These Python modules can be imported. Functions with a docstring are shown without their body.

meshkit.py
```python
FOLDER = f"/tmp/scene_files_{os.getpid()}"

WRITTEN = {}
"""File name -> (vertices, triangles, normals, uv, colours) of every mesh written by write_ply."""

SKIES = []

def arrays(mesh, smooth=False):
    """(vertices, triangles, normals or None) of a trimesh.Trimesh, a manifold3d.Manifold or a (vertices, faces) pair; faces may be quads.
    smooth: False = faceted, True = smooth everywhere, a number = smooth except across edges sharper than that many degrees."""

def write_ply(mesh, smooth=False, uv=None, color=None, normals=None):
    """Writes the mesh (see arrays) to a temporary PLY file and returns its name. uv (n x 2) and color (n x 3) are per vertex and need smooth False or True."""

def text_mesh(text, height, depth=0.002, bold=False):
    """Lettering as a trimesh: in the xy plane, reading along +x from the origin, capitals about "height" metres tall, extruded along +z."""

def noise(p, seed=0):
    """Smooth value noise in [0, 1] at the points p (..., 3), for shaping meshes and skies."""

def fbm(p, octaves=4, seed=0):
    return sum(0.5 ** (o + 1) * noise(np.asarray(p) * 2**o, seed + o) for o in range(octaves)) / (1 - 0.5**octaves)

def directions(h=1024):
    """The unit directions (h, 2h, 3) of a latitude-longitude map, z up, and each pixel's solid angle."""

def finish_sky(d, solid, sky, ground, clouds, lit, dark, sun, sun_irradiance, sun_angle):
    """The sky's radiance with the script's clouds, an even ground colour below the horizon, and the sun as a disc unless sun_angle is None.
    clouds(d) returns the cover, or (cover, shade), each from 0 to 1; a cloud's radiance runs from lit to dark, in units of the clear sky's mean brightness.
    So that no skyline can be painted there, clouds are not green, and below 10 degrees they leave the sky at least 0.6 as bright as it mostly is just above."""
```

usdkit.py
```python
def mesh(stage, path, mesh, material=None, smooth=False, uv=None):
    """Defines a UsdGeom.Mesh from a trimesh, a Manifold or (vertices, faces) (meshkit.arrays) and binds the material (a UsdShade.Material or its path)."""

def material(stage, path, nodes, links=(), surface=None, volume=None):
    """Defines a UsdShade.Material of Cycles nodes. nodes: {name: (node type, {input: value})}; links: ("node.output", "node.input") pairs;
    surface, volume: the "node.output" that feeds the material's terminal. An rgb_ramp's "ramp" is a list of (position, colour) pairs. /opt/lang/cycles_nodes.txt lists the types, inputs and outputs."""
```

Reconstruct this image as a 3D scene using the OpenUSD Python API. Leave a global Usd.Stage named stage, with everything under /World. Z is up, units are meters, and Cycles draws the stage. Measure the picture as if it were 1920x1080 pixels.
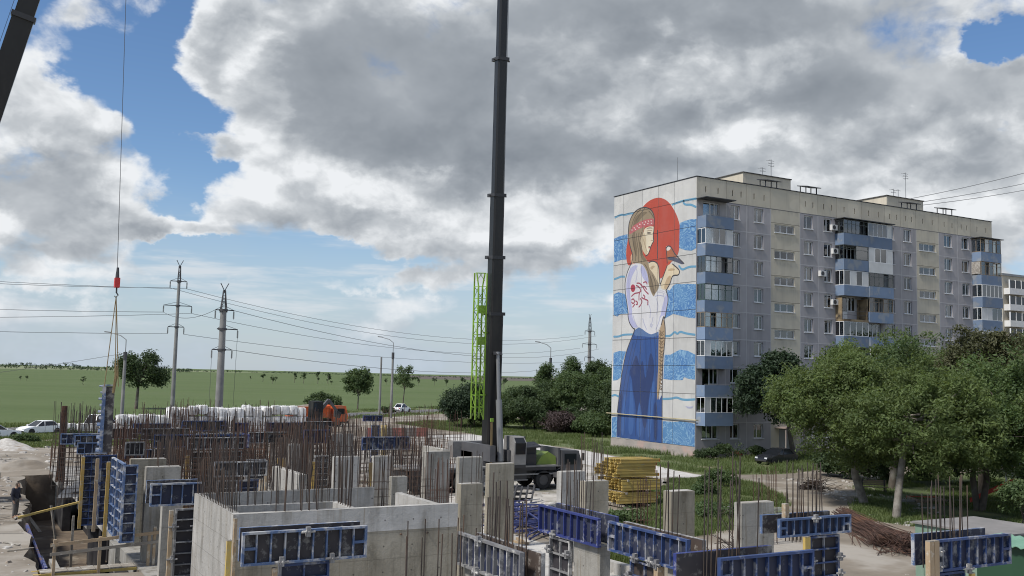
import math, random
import numpy as np
import trimesh, shapely
from shapely.geometry import Polygon, LineString, box as sbox, Point
from shapely.ops import unary_union
import usdkit, meshkit
from pxr import Usd, UsdGeom, UsdLux, UsdShade, Gf, Sdf, Vt

stage = Usd.Stage.CreateInMemory()
UsdGeom.SetStageUpAxis(stage, UsdGeom.Tokens.z)
UsdGeom.SetStageMetersPerUnit(stage, 1.0)
world = UsdGeom.Xform.Define(stage, '/World')
stage.SetDefaultPrim(world.GetPrim())
UsdGeom.Scope.Define(stage, '/World/Looks')

# ------------------------------------------------------------------ camera
YAW, PITCH, ROLL = 0.51405, 0.089413, 0.02353      # heading from +Y towards +X, upward tilt, roll
FOCAL_PX, EYE = 1830.95, np.array([0.0, 0.0, 7.616])
fw = np.array([math.sin(YAW) * math.cos(PITCH), math.cos(YAW) * math.cos(PITCH), math.sin(PITCH)])
_r0 = np.array([math.cos(YAW), -math.sin(YAW), 0.0])
_u0 = np.cross(_r0, fw)
right = math.cos(ROLL) * _r0 + math.sin(ROLL) * _u0
upv = -math.sin(ROLL) * _r0 + math.cos(ROLL) * _u0
cam = UsdGeom.Camera.Define(stage, '/World/camera')
cam.CreateHorizontalApertureAttr(36.0)
cam.CreateVerticalApertureAttr(20.25)
cam.CreateFocalLengthAttr(36.0 * FOCAL_PX / 1920.0)
cam.CreateClippingRangeAttr(Gf.Vec2f(0.1, 30000.0))
m = Gf.Matrix4d(*right, 0, *upv, 0, *(-fw), 0, *EYE, 1)
cam.AddTransformOp().Set(m)
cam.CreateExposureAttr(0.25)

# ------------------------------------------------------------------ sky and sun
SUN_AZ, SUN_EL = math.radians(-96.0), math.radians(52.0)     # azimuth = atan2(x, y)
sun_dir = np.array([math.sin(SUN_AZ) * math.cos(SUN_EL), math.cos(SUN_AZ) * math.cos(SUN_EL), math.sin(SUN_EL)])
SKY = 0.10
S = 1.0 / SKY


def sc(r, g_, b):
    return (r * S, g_ * S, b * S)


class Graph:
    """a small builder of node graphs"""
    def __init__(s):
        s.nodes, s.links, s.k = {}, [], 0

    def add(s, kind, out, link=None, **vals):
        s.k += 1
        n = 'n%03d' % s.k
        s.nodes[n] = (kind, vals)
        for i, src in (link or {}).items():
            s.links.append((src, n + '.' + i))
        return n + '.' + out

    def math(s, op, a, b=None, clamp=False):
        v, l = {'math_type': op, 'use_clamp': clamp}, {}
        for i, x in (('value1', a), ('value2', b)):
            if isinstance(x, str):
                l[i] = x
            elif x is not None:
                v[i] = float(x)
        return s.add('math', 'value', l, **v)

    def vmath(s, op, a, b, out='vector'):
        v, l = {'math_type': op}, {}
        for i, x in (('vector1', a), ('vector2', b)):
            if isinstance(x, str):
                l[i] = x
            else:
                v[i] = x
        return s.add('vector_math', out, l, **v)

    def rng(s, x, a, b, c=0.0, d=1.0, kind='linear'):
        return s.add('map_range', 'result', {'value': x}, range_type=kind, from_min=a, from_max=b, to_min=c, to_max=d, clamp=True)

    def noise(s, vec, scale, detail=4, rough=0.5, out='fac', **kw):
        return s.add('noise_texture', out, {'vector': vec} if vec else {}, scale=scale, detail=detail, roughness=rough, **kw)

    def mix(s, fac, a, b, kind='mix'):
        v, l = {'mix_type': kind}, {}
        for i, x in (('fac', fac), ('color1', a), ('color2', b)):
            if isinstance(x, str):
                l[i] = x
            else:
                v[i] = x
        return s.add('mix', 'color', l, **v)


def make_sky():
    g = Graph()
    d = g.add('texture_coordinate', 'generated')
    dv = g.vmath('normalize', d, (0, 0, 0))
    xyz = g.add('separate_xyz', 'x', {'vector': dv})
    nx = xyz[:-2]
    x, y, z = nx + '.x', nx + '.y', nx + '.z'
    az = g.math('subtract', g.math('degrees', g.math('arctan2', x, y)), math.degrees(YAW))
    el = g.math('degrees', g.math('arcsine', z))
    ang = g.add('combine_xyz', 'vector', {'x': az, 'y': el})
    # the clouds' billows: seamless noise on the direction, flattened towards the horizon
    flat = g.vmath('multiply', dv, (1.0, 1.0, 1.45))
    warp = g.add('noise_texture', 'color', {'vector': flat}, scale=7.0, detail=4.0, roughness=0.55)
    wv = g.vmath('subtract', warp, (0.5, 0.5, 0.5))
    p = g.add('vector_math', 'vector', {'vector1': wv, 'vector3': flat}, math_type='multiply_add', vector2=(0.06, 0.06, 0.05))
    n1 = g.noise(p, 6.0, 11, 0.56)
    # the same noise a little towards the light: slopes of the billows
    up = g.vmath('add', p, (-0.014, -0.004, 0.026))
    n2 = g.noise(up, 6.0, 8, 0.54)
    fine = g.noise(p, 30.0, 6, 0.6)
    puff = g.noise(p, 13.0, 6, 0.5)
    puff2 = g.noise(up, 13.0, 6, 0.5)
    wamp = g.vmath('subtract', g.add('noise_texture', 'color', {'vector': flat}, scale=8.0, detail=6.0, roughness=0.6), (0.5, 0.5, 0.5))
    ang2 = g.add('vector_math', 'vector', {'vector1': wamp, 'vector3': ang}, math_type='multiply_add', vector2=(9.0, 7.0, 0.0))

    def blobs(items):
        tot = None
        for (a, e, wa, we, w) in items:
            q = g.add('vector_math', 'vector', {'vector1': ang2}, math_type='subtract', vector2=(a, e, 0))
            q = g.vmath('multiply', q, (1.0 / wa, 1.0 / we, 0))
            r = g.vmath('length', q, (0, 0, 0), out='value')
            f = g.rng(r, 0.35, 1.0, w, 0.0, 'smoothstep')
            tot = f if tot is None else g.math('add', tot, f)
        return tot
    cover = blobs(COVER)
    dark = blobs(DARK)
    dens = g.math('add', g.math('subtract', g.math('multiply', n1, 2.9), 1.53), cover)
    dens = g.math('add', dens, g.math('multiply', g.math('subtract', puff, 0.5), 0.42))
    dens = g.math('add', dens, g.math('multiply', g.math('subtract', fine, 0.5), 0.16))
    # beyond the picture the same broken cloud goes on
    off = g.rng(g.math('absolute', az), 28.0, 40.0, 0.0, 0.18)
    offe = g.rng(el, 21.0, 28.0, 0.0, 0.18)
    dens = g.math('add', dens, g.math('maximum', off, offe))
    cov = g.rng(dens, -0.08, 0.34, 0.0, 1.0, 'smoothstep')
    slope = g.math('add', g.math('multiply', g.math('subtract', n1, n2), 4.0), g.math('multiply', g.math('subtract', puff, puff2), 2.0))
    calm = g.rng(dark, 0.1, 0.6, 1.0, 0.42)
    slope = g.math('multiply', slope, calm)
    thick = g.rng(dens, 0.05, 0.8, 0.20, -0.36)
    lit = g.math('add', g.math('add', slope, thick), 0.68)
    lit = g.math('add', lit, g.math('multiply', g.math('subtract', fine, 0.5), 0.16))
    lit = g.math('add', lit, g.math('multiply', g.math('multiply', g.math('subtract', puff, 0.5), 0.5), calm))
    lit = g.math('subtract', lit, dark)
    lit = g.rng(lit, -0.75, 0.98, 0.0, 1.0)
    ccol = g.add('rgb_ramp', 'color', {'fac': lit}, ramp=[(0.0, CL_DARK), (0.42, CL_MID), (0.72, CL_LIGHT), (1.0, CL_WHITE)])
    sky = g.add('sky_texture', 'color', None, sky_type='single_scattering', sun_disc=False, sun_elevation=SUN_EL, sun_rotation=SUN_AZ,
                altitude=100.0, air_density=1.0, aerosol_density=0.4, ozone_density=1.0)
    sky = g.mix(1.0, g.add('hsv', 'color', {'color': sky}, saturation=1.15, value=0.92), (0.95, 1.0, 1.10), 'multiply')
    # thin veil of pale air low down
    veil = g.rng(el, 0.0, 11.0, 0.75, 0.0, 'smoothstep')
    veil = g.math('add', veil, g.math('multiply', g.rng(n1, 0.42, 0.62, 0.0, 0.25), g.rng(el, 2.0, 12.0, 1.0, 0.0)), True)
    sky = g.mix(veil, sky, VEIL)
    lowfade = g.rng(el, 0.3, 4.5, 0.2, 1.0, 'smoothstep')
    bandv = g.add('combine_xyz', 'vector', {'x': g.math('multiply', az, 0.055), 'y': g.math('multiply', el, 0.42)})
    bands = g.noise(bandv, 1.6, 7, 0.6)
    bm = g.math('multiply', g.rng(bands, 0.47, 0.66, 0.0, 0.75, 'smoothstep'), g.math('multiply', g.rng(el, 1.2, 3.0), g.rng(el, 6.0, 9.5, 1.0, 0.0)))
    sky = g.mix(bm, sky, sc(.60, .635, .67))
    out = g.mix(g.math('multiply', cov, lowfade), sky, ccol)
    bg = g.add('background_shader', 'background', {'color': out}, strength=SKY)
    mat = usdkit.material(stage, '/World/Looks/sky', g.nodes, g.links, surface=bg)
    dome = UsdLux.DomeLight.Define(stage, '/World/sky')
    UsdShade.MaterialBindingAPI.Apply(dome.GetPrim()).Bind(mat)
    dome.GetPrim().SetCustomDataByKey('kind', 'structure')


CL_DARK, CL_MID, CL_LIGHT, CL_WHITE = sc(.20, .225, .258), sc(.30, .328, .362), sc(.46, .487, .515), sc(.72, .74, .76)
VEIL = sc(.40, .475, .56)
# (azimuth from the heading, elevation, half widths, weight), all in degrees
COVER = [(-26.2, 12.0, 8.0, 5.1, 0.46), (-23.9, 7.6, 7.6, 2.8, 0.34), (-26.5, 7.9, 5.1, 4.6, 0.3), (-19.2, 7.4, 5.1, 0.9, 0.22), (-25.0, 5.2, 9.7, 1.7, 0.3), (-20.0, 7.5, 4.6, 1.1, 0.26), (-23.7, 19.0, 5.1, 2.1, 0.3), (-20.7, 12.4, 3.4, 1.4, 0.32), (-17.3, 17.1, 3.6, 3.4, 0.5), (-15.4, 18.8, 2.5, 1.7, 0.3), (-14.0, 15.2, 5.5, 6.8, 0.3), (-6.7, 17.8, 16.9, 11.0, 0.6), (6.7, 17.8, 16.1, 11.0, 0.55), (18.3, 15.9, 20.3, 12.7, 0.62), (1.1, 11.7, 11.8, 6.3, 0.42), (-12.6, 9.4, 11.0, 3.0, 0.46), (-2.6, 7.7, 8.4, 3.4, 0.46), (-8.2, 8.6, 5.9, 2.1, 0.2), (2.2, 6.7, 4.6, 1.4, 0.28), (16.5, 8.9, 19.0, 5.9, 0.4), (24.8, 9.8, 10.6, 5.5, 0.4), (-8.1, 4.9, 10.1, 1.3, 0.36), (-17.0, 11.9, 2.5, 1.4, 0.62), (-19.6, 15.2, 2.1, 2.5, 0.22), (-9.9, 12.2, 11.0, 4.6, 0.32), (-16.3, 6.8, 2.1, 0.9, 0.15), (-11.8, 5.6, 1.3, 0.6, 0.2), (1.9, 5.2, 6.8, 1.3, 0.32), (-21.2, 3.4, 10.1, 0.8, 0.18), (-26.2, 3.9, 8.4, 1.0, 0.18), (-21.3, 15.6, 4.6, 6.3, -0.5), (-18.3, 13.0, 3.8, 4.6, -0.42), (-19.5, 18.3, 2.1, 2.5, -0.3), (-19.3, 8.8, 3.8, 1.0, -0.2), (-23.3, 16.2, 3.8, 2.5, -0.2), (-15.7, 6.1, 8.4, 1.4, -0.5), (-10.0, 6.0, 6.3, 1.1, -0.5), (-10.0, 7.4, 2.5, 0.7, -0.3), (-19.0, 8.6, 1.7, 1.7, -0.3), (-17.5, 10.7, 2.1, 1.3, -0.1), (4.1, 6.1, 3.8, 1.7, -0.3), (27.6, 17.9, 2.1, 1.7, -0.8), (27.2, 7.1, 2.5, 2.1, -0.5), (-19.3, 10.0, 3.0, 2.1, -0.15)]
DARK = [(-27.0, 8.7, 5.1, 2.3, 0.55), (-24.3, 11.0, 3.8, 1.7, 0.25), (-25.6, 5.7, 5.9, 0.8, 0.2), (-22.0, 7.2, 4.2, 0.7, 0.2), (-6.7, 16.6, 12.7, 5.5, 0.6), (-0.5, 12.9, 11.0, 2.5, 0.5), (0.9, 19.2, 10.6, 5.5, 0.26), (8.9, 20.9, 11.8, 2.5, 0.45), (18.3, 19.6, 17.7, 3.4, 0.36), (22.2, 16.4, 12.7, 3.0, 0.42), (10.2, 15.5, 3.8, 2.1, 0.35), (17.1, 15.1, 4.6, 2.3, 0.36), (-1.4, 12.2, 3.4, 1.7, 0.35), (5.2, 11.7, 5.5, 2.5, 0.32), (-10.5, 18.4, 5.1, 5.1, 0.12), (16.5, 11.6, 11.0, 2.1, 0.2), (-11.3, 9.2, 5.9, 0.9, 0.25), (26.4, 11.6, 5.1, 2.1, 0.2), (-1.9, 7.3, 6.8, 0.8, 0.15), (-14.6, 15.4, 2.5, 5.1, -0.4), (12.6, 17.9, 4.6, 4.2, -0.55), (14.5, 14.3, 4.2, 1.7, -0.35), (25.0, 18.2, 3.4, 1.9, -0.55), (26.2, 13.3, 5.1, 2.1, -0.28), (-3.6, 8.5, 9.7, 2.4, -0.3), (-12.6, 10.2, 9.7, 2.1, -0.3), (1.1, 11.1, 5.9, 1.7, -0.28), (-7.6, 8.9, 5.1, 1.1, 0.22), (-15.5, 8.8, 4.6, 0.8, 0.2), (-0.4, 7.3, 5.1, 0.8, 0.2), (-8.3, 11.4, 6.8, 1.5, -0.25), (3.6, 12.0, 2.5, 1.4, -0.3), (-25.5, 13.3, 6.3, 3.4, -0.3), (-17.1, 16.9, 3.8, 3.4, -0.35), (20.8, 10.4, 10.6, 2.1, -0.25), (8.6, 18.9, 2.1, 2.1, -0.3), (-22.8, 8.0, 8.4, 1.7, -0.15), (1.1, 11.7, 7.6, 1.3, -0.1)]
make_sky()

sun = UsdLux.DistantLight.Define(stage, '/World/sun')
sun.CreateIntensityAttr(1.0)
sun.CreateAngleAttr(8.0)
sun.CreateColorAttr(Gf.Vec3f(1.0, 0.95, 0.88))
sun.CreateNormalizeAttr(True)
_z = sun_dir
_x = np.cross([0, 0, 1.0], _z); _x /= np.linalg.norm(_x)
_y = np.cross(_z, _x)
sun.AddTransformOp().Set(Gf.Matrix4d(*_x, 0, *_y, 0, *_z, 0, 0, 0, 0, 1))

# ------------------------------------------------------------------ helpers
rng = np.random.default_rng(7)
random.seed(7)
_used = {}


def numbered(parent, name):
    k = _used.get((parent, name), 0)
    _used[(parent, name)] = k + 1
    return '%s/%s' % (parent, name if k == 0 else '%s_%03d' % (name, k))


def tagp(prim, label=None, cat=None, group=None, kind=None):
    for key, v in (('label', label), ('category', cat), ('group', group), ('kind', kind)):
        if v:
            prim.SetCustomDataByKey(key, v)
    return prim


def ppath(parent):
    return '/World' if parent is None else (parent if isinstance(parent, str) else str(parent.GetPath()))


def thing(name, label, cat, loc=(0, 0, 0), rz=0.0, group=None):
    x = UsdGeom.Xform.Define(stage, numbered('/World', name))
    x.AddTranslateOp().Set(Gf.Vec3d(*map(float, loc)))
    if rz:
        x.AddRotateZOp().Set(float(math.degrees(rz)))
    return tagp(x.GetPrim(), label, cat, group)


class MB:
    """collects boxes, bars and tubes into one mesh"""
    def __init__(s):
        s.v, s.f, s.n = [], [], 0

    def add(s, v, f):
        s.v.append(np.asarray(v, float)); s.f.append(np.asarray(f, int) + s.n); s.n += len(v)
        return s

    def tm(s, t):
        return s.add(t.vertices, t.faces)

    def box(s, x0, y0, z0, x1, y1, z1):
        v = [(x, y, z) for z in (z0, z1) for y in (y0, y1) for x in (x0, x1)]
        return s.add(v, BOXF)

    def bar(s, p, q, w, d=None, up=(0, 0, 1)):
        """a square bar from p to q"""
        p, q = np.asarray(p, float), np.asarray(q, float)
        d = w if d is None else d
        t = q - p; t /= np.linalg.norm(t)
        a = np.cross(t, up)
        if np.linalg.norm(a) < 1e-4:
            a = np.cross(t, (1, 0, 0))
        a /= np.linalg.norm(a); b = np.cross(a, t)
        v = [o + a * sx * w / 2 + b * sy * d / 2 for o in (p, q) for sy in (-1, 1) for sx in (-1, 1)]
        return s.add(v, BOXF)

    def tube(s, pts, r, n=6, cap=True):
        pts = np.asarray(pts, float); r = np.broadcast_to(np.asarray(r, float), len(pts))
        v, f = [], []
        for i, p in enumerate(pts):
            t = pts[min(i + 1, len(pts) - 1)] - pts[max(i - 1, 0)]
            t /= np.linalg.norm(t) + 1e-12
            a = np.cross(t, (0, 0, 1)) if abs(t[2]) < 0.95 else np.cross(t, (1, 0, 0))
            a /= np.linalg.norm(a); b = np.cross(t, a)
            th = np.arange(n) / n * 2 * np.pi
            v.append(p + r[i] * (np.cos(th)[:, None] * a + np.sin(th)[:, None] * b))
        v = np.vstack(v)
        for i in range(len(pts) - 1):
            for k in range(n):
                a_, b_ = i * n + k, i * n + (k + 1) % n
                f += [(a_, b_, b_ + n), (a_, b_ + n, a_ + n)]
        if cap:
            for k in range(1, n - 1):
                f.append((0, k + 1, k)); e = (len(pts) - 1) * n
                f.append((e, e + k, e + k + 1))
        return s.add(v, f)

    def poly(s, polygon, x0=None, depth=0.01):
        for g in getattr(polygon, 'geoms', [polygon]):
            if g.geom_type == 'Polygon' and g.area > 1e-5:
                s.tm(trimesh.creation.extrude_polygon(g, depth, engine='earcut'))
        return s

    def xf(s, fn):
        s.v = [fn(v) for v in s.v]
        return s

    def data(s):
        return (np.vstack(s.v), np.vstack(s.f)) if s.v else None


BOXF = np.array([(0, 2, 1), (1, 2, 3), (4, 5, 6), (5, 7, 6), (0, 1, 4), (1, 5, 4), (2, 6, 3), (3, 6, 7), (0, 4, 2), (2, 4, 6), (1, 3, 5), (3, 7, 5)])


def obj(name, mb, mat, parent=None, smooth=False, label=None, cat=None, group=None, kind=None, uv=None):
    data = mb.data() if isinstance(mb, MB) else mb
    if data is None:
        return None
    me = usdkit.mesh(stage, numbered(ppath(parent), name), data, MAT[mat] if isinstance(mat, str) else mat, smooth=smooth, uv=uv)
    p = me.GetPrim()
    tagp(p, label, cat, group, kind)
    return p


def box(x0, y0, z0, x1, y1, z1):
    return MB().box(min(x0, x1), min(y0, y1), min(z0, z1), max(x0, x1), max(y0, y1), max(z0, z1))


# ------------------------------------------------------------------ materials
MAT = {}


def mot(name, c1, c2, scale=2.0, rough=0.8, detail=6, c3=None, s3=0.35, bump=0.0, bscale=None, metallic=0.0, vary=0.0, stretch=None, t3=(0.5, 0.66), spec=0.5, obj_coords=False):
    """a surface mottled between two colours (and patches of a third), in metres"""
    g = Graph()
    pos = g.add('texture_coordinate', 'object') if obj_coords else g.add('geometry', 'position')
    if stretch:
        pos = g.vmath('multiply', pos, stretch)
    n = g.rng(g.noise(pos, scale, detail, 0.62), 0.33, 0.67)
    col = g.mix(n, c1, c2)
    if c3:
        n3 = g.rng(g.noise(pos, s3, 5, 0.6), t3[0], t3[1], 0.0, 1.0, 'smoothstep')
        col = g.mix(n3, col, c3)
    if vary:
        r = g.add('object_info', 'random')
        col = g.add('hsv', 'color', {'color': col, 'value': g.rng(r, 0, 1, 1 - vary, 1 + vary)})
    kw = {'base_color': col}
    if bump:
        h = g.noise(pos, bscale or scale * 4, 5, 0.6)
        kw['normal'] = g.add('bump', 'normal', {'height': h}, strength=min(1.0, bump), distance=0.02 * max(1.0, bump))
    out = g.add('principled_bsdf', 'BSDF', kw, roughness=rough, metallic=metallic, specular_ior_level=spec)
    MAT[name] = usdkit.material(stage, '/World/Looks/' + name, g.nodes, g.links, surface=out)


def wallmat(name, c1, c2, dirt, amount=0.5):
    g = Graph()
    pos = g.add('geometry', 'position')
    n = g.rng(g.noise(pos, 0.7, 7, 0.6), 0.33, 0.67)
    col = g.mix(n, c1, c2)
    run = g.noise(g.vmath('multiply', pos, (1.6, 1.6, 0.10)), 1.0, 7, 0.65)
    col = g.mix(g.rng(run, 0.50, 0.74, 0.0, amount), col, dirt)
    xyz = g.add('separate_xyz', 'z', {'vector': pos})
    under = g.math('fraction', g.math('multiply', g.math('subtract', xyz, 0.65), 1 / 2.79))
    edge = g.math('multiply', g.rng(under, 0.80, 1.0, 0.0, 0.55), g.rng(g.noise(g.vmath('multiply', pos, (2.5, 2.5, 0.2)), 1.0, 5, 0.6), 0.42, 0.62))
    col = g.mix(edge, col, dirt)
    patch = g.noise(g.vmath('add', pos, (31, 7, 3)), 0.33, 3, 0.4)
    col = g.mix(g.rng(patch, 0.60, 0.63, 0.0, 0.28), col, tuple(min(1, x * 1.25) for x in c1))
    r = g.add('object_info', 'random')
    col = g.add('hsv', 'color', {'color': col, 'value': g.rng(r, 0, 1, 0.93, 1.06)})
    nor = g.add('bump', 'normal', {'height': g.noise(pos, 14, 6, 0.65)}, strength=0.3, distance=0.02)
    out = g.add('principled_bsdf', 'BSDF', {'base_color': col, 'normal': nor}, roughness=0.9, specular_ior_level=0.3)
    MAT[name] = usdkit.material(stage, '/World/Looks/' + name, g.nodes, g.links, surface=out)


def plain(name, c, rough=0.6, metallic=0.0, spec=0.5):
    MAT[name] = usdkit.material(stage, '/World/Looks/' + name, {'p': ('principled_bsdf', {'base_color': c, 'roughness': rough, 'metallic': metallic, 'specular_ior_level': spec})}, surface='p.BSDF')


def glass(name, tint=(.75, .8, .82), extra=0.12):
    g = Graph()
    f = g.math('add', g.add('fresnel', 'fac', IOR=1.5), extra, True)
    t = g.add('transparent_bsdf', 'BSDF', color=tint)
    r = g.add('glossy_bsdf', 'BSDF', color=(.9, .92, .95), roughness=0.02)
    out = g.add('mix_closure', 'closure', {'fac': f, 'closure1': t, 'closure2': r})
    MAT[name] = usdkit.material(stage, '/World/Looks/' + name, g.nodes, g.links, surface=out)


def leaf(name, c1, c2, trans=0.35, clump=0.5):
    """leaves: their own tone each, lighter and darker twigs, some light through"""
    g = Graph()
    r = g.add('geometry', 'random_per_island')
    pos = g.add('geometry', 'position')
    n = g.rng(g.noise(pos, clump, 3, 0.6), 0.3, 0.7)
    f = g.math('add', g.math('multiply', r, 0.55), g.math('multiply', n, 0.45))
    col = g.mix(f, c1, c2)
    d = g.add('principled_bsdf', 'BSDF', {'base_color': col}, roughness=0.6, specular_ior_level=0.35)
    col2 = g.mix(0.5, col, (c2[0] * 1.3, c2[1] * 1.35, c2[2] * 0.7))
    t = g.add('translucent_bsdf', 'BSDF', {'color': col2})
    out = g.add('mix_closure', 'closure', {'closure1': d, 'closure2': t}, fac=trans)
    MAT[name] = usdkit.material(stage, '/World/Looks/' + name, g.nodes, g.links, surface=out)


def concrete(name, c1, c2, stain, seam=0.0):
    """board-cast concrete: mottled, dark damp runs, pale bloom, fine pores"""
    g = Graph()
    pos = g.add('geometry', 'position')
    n = g.rng(g.noise(pos, 1.1, 8, 0.65), 0.33, 0.67)
    col = g.mix(n, c1, c2)
    run = g.noise(g.vmath('multiply', pos, (2.2, 2.2, 0.35)), 1.0, 6, 0.62)
    col = g.mix(g.rng(run, 0.49, 0.68, 0.0, 0.85), col, stain)
    bl = g.noise(g.vmath('add', pos, (13, 5, 2)), 0.55, 6, 0.6)
    col = g.mix(g.rng(bl, 0.55, 0.72, 0.0, 0.6), col, (c1[0] * 1.35, c1[1] * 1.36, c1[2] * 1.4))
    xyz = g.add('separate_xyz', 'z', {'vector': pos})
    lift = g.math('fraction', g.math('multiply', g.math('add', xyz, g.math('multiply', n, 0.02)), 1 / 0.74))
    line = g.math('multiply', g.rng(lift, 0.0, 0.022, 1.0, 0.0), 0.35)
    col = g.mix(line, col, (stain[0] * .6, stain[1] * .6, stain[2] * .6))
    sx = g.add('separate_xyz', 'x', {'vector': pos})
    along = g.math('add', sx, sx[:-1] + 'y')
    fa = g.math('fraction', g.math('multiply', along, 1 / 0.9))
    vl = g.math('multiply', g.rng(fa, 0.0, 0.02, 1.0, 0.0), 0.30)
    col = g.mix(vl, col, (stain[0] * .7, stain[1] * .7, stain[2] * .7))
    ha = g.math('multiply', g.math('subtract', g.math('fraction', g.math('multiply', along, 1 / 0.9)), 0.4), 0.9)
    hz = g.math('multiply', g.math('subtract', lift, 0.5), 0.74)
    hole = g.rng(g.math('add', g.math('multiply', ha, ha), g.math('multiply', hz, hz)), 0.0005, 0.0009, 1.0, 0.0)
    col = g.mix(g.math('multiply', hole, 0.7), col, (.05, .045, .04))
    drip = g.noise(g.vmath('multiply', pos, (7.0, 7.0, 0.22)), 1.0, 5, 0.6)
    col = g.mix(g.rng(drip, 0.56, 0.70, 0.0, 0.6), col, (stain[0] * 1.1, stain[1] * .95, stain[2] * .75))
    r = g.add('object_info', 'random')
    col = g.add('hsv', 'color', {'color': col, 'value': g.rng(r, 0, 1, 0.80, 1.06)})
    h = g.math('add', g.noise(pos, 9, 8, 0.65), g.math('multiply', line, -0.8))
    nor = g.add('bump', 'normal', {'height': h}, strength=0.55, distance=0.03)
    out = g.add('principled_bsdf', 'BSDF', {'base_color': col, 'normal': nor}, roughness=0.88, specular_ior_level=0.3)
    MAT[name] = usdkit.material(stage, '/World/Looks/' + name, g.nodes, g.links, surface=out)


def worn(name, paint, paint2, under, amount=0.5, rough=0.5, scale=5.0):
    """paint worn and smeared with cement"""
    g = Graph()
    pos = g.add('geometry', 'position')
    r = g.add('object_info', 'random')
    col = g.mix(g.rng(g.noise(pos, 1.3, 4, 0.5), 0.35, 0.65), paint, paint2)
    sh = g.vmath('add', pos, (3.1, 7.7, 1.3))
    w = g.noise(sh, scale, 9, 0.68)
    w = g.math('add', w, g.math('multiply', g.math('subtract', r, 0.5), 0.12))
    col = g.mix(g.rng(w, 0.62 - 0.14 * amount, 0.70 - 0.10 * amount), col, under)
    rr = g.rng(w, 0.5, 0.65, rough, 0.9)
    out = g.add('principled_bsdf', 'BSDF', {'base_color': col, 'roughness': rr}, specular_ior_level=0.4)
    MAT[name] = usdkit.material(stage, '/World/Looks/' + name, g.nodes, g.links, surface=out)


concrete('concrete', (.33, .32, .295), (.24, .232, .21), (.145, .135, .112))
concrete('concrete_tan', (.30, .275, .222), (.22, .20, .158), (.12, .105, .078))
concrete('concrete_white', (.41, .40, .38), (.315, .31, .295), (.19, .18, .16))
wallmat('wall_lilac', (.355, .34, .35), (.315, .302, .312), (.215, .205, .21))
wallmat('wall_beige', (.52, .475, .385), (.465, .425, .345), (.33, .30, .255))
wallmat('wall_white', (.445, .445, .435), (.40, .40, .395), (.29, .285, .275), 0.4)
mot('joint_light', (.48, .47, .47), (.42, .41, .42), 1.5, 0.9)
mot('joint_dark', (.10, .10, .11), (.07, .07, .08), 1.5, 0.9)
mot('plinth', (.33, .295, .27), (.25, .23, .215), 0.9, 0.92, c3=(.36, .27, .24), s3=0.4)
mot('balcony_blue', (.145, .20, .295), (.115, .165, .25), 0.9, 0.75, c3=(.21, .235, .27), s3=0.9, vary=0.2, detail=9)
plain('frame_white', (.62, .63, .64), 0.45)
plain('frame_dark', (.06, .07, .07), 0.5)
plain('frame_green', (.05, .09, .08), 0.5)
plain('frame_brown', (.22, .17, .12), 0.6)
mot('panel_white', (.60, .60, .59), (.52, .52, .51), 1.2, 0.6)
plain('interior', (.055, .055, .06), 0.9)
plain('curtain', (.42, .41, .39), 0.9)
plain('curtain_dim', (.17, .17, .18), 0.9)
glass('glass')
mot('roof_felt', (.06, .06, .06), (.09, .085, .08), 0.5, 0.9)
plain('metal_dark', (.035, .035, .038), 0.5)
plain('metal_grey', (.22, .225, .23), 0.45, 0.3)
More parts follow.
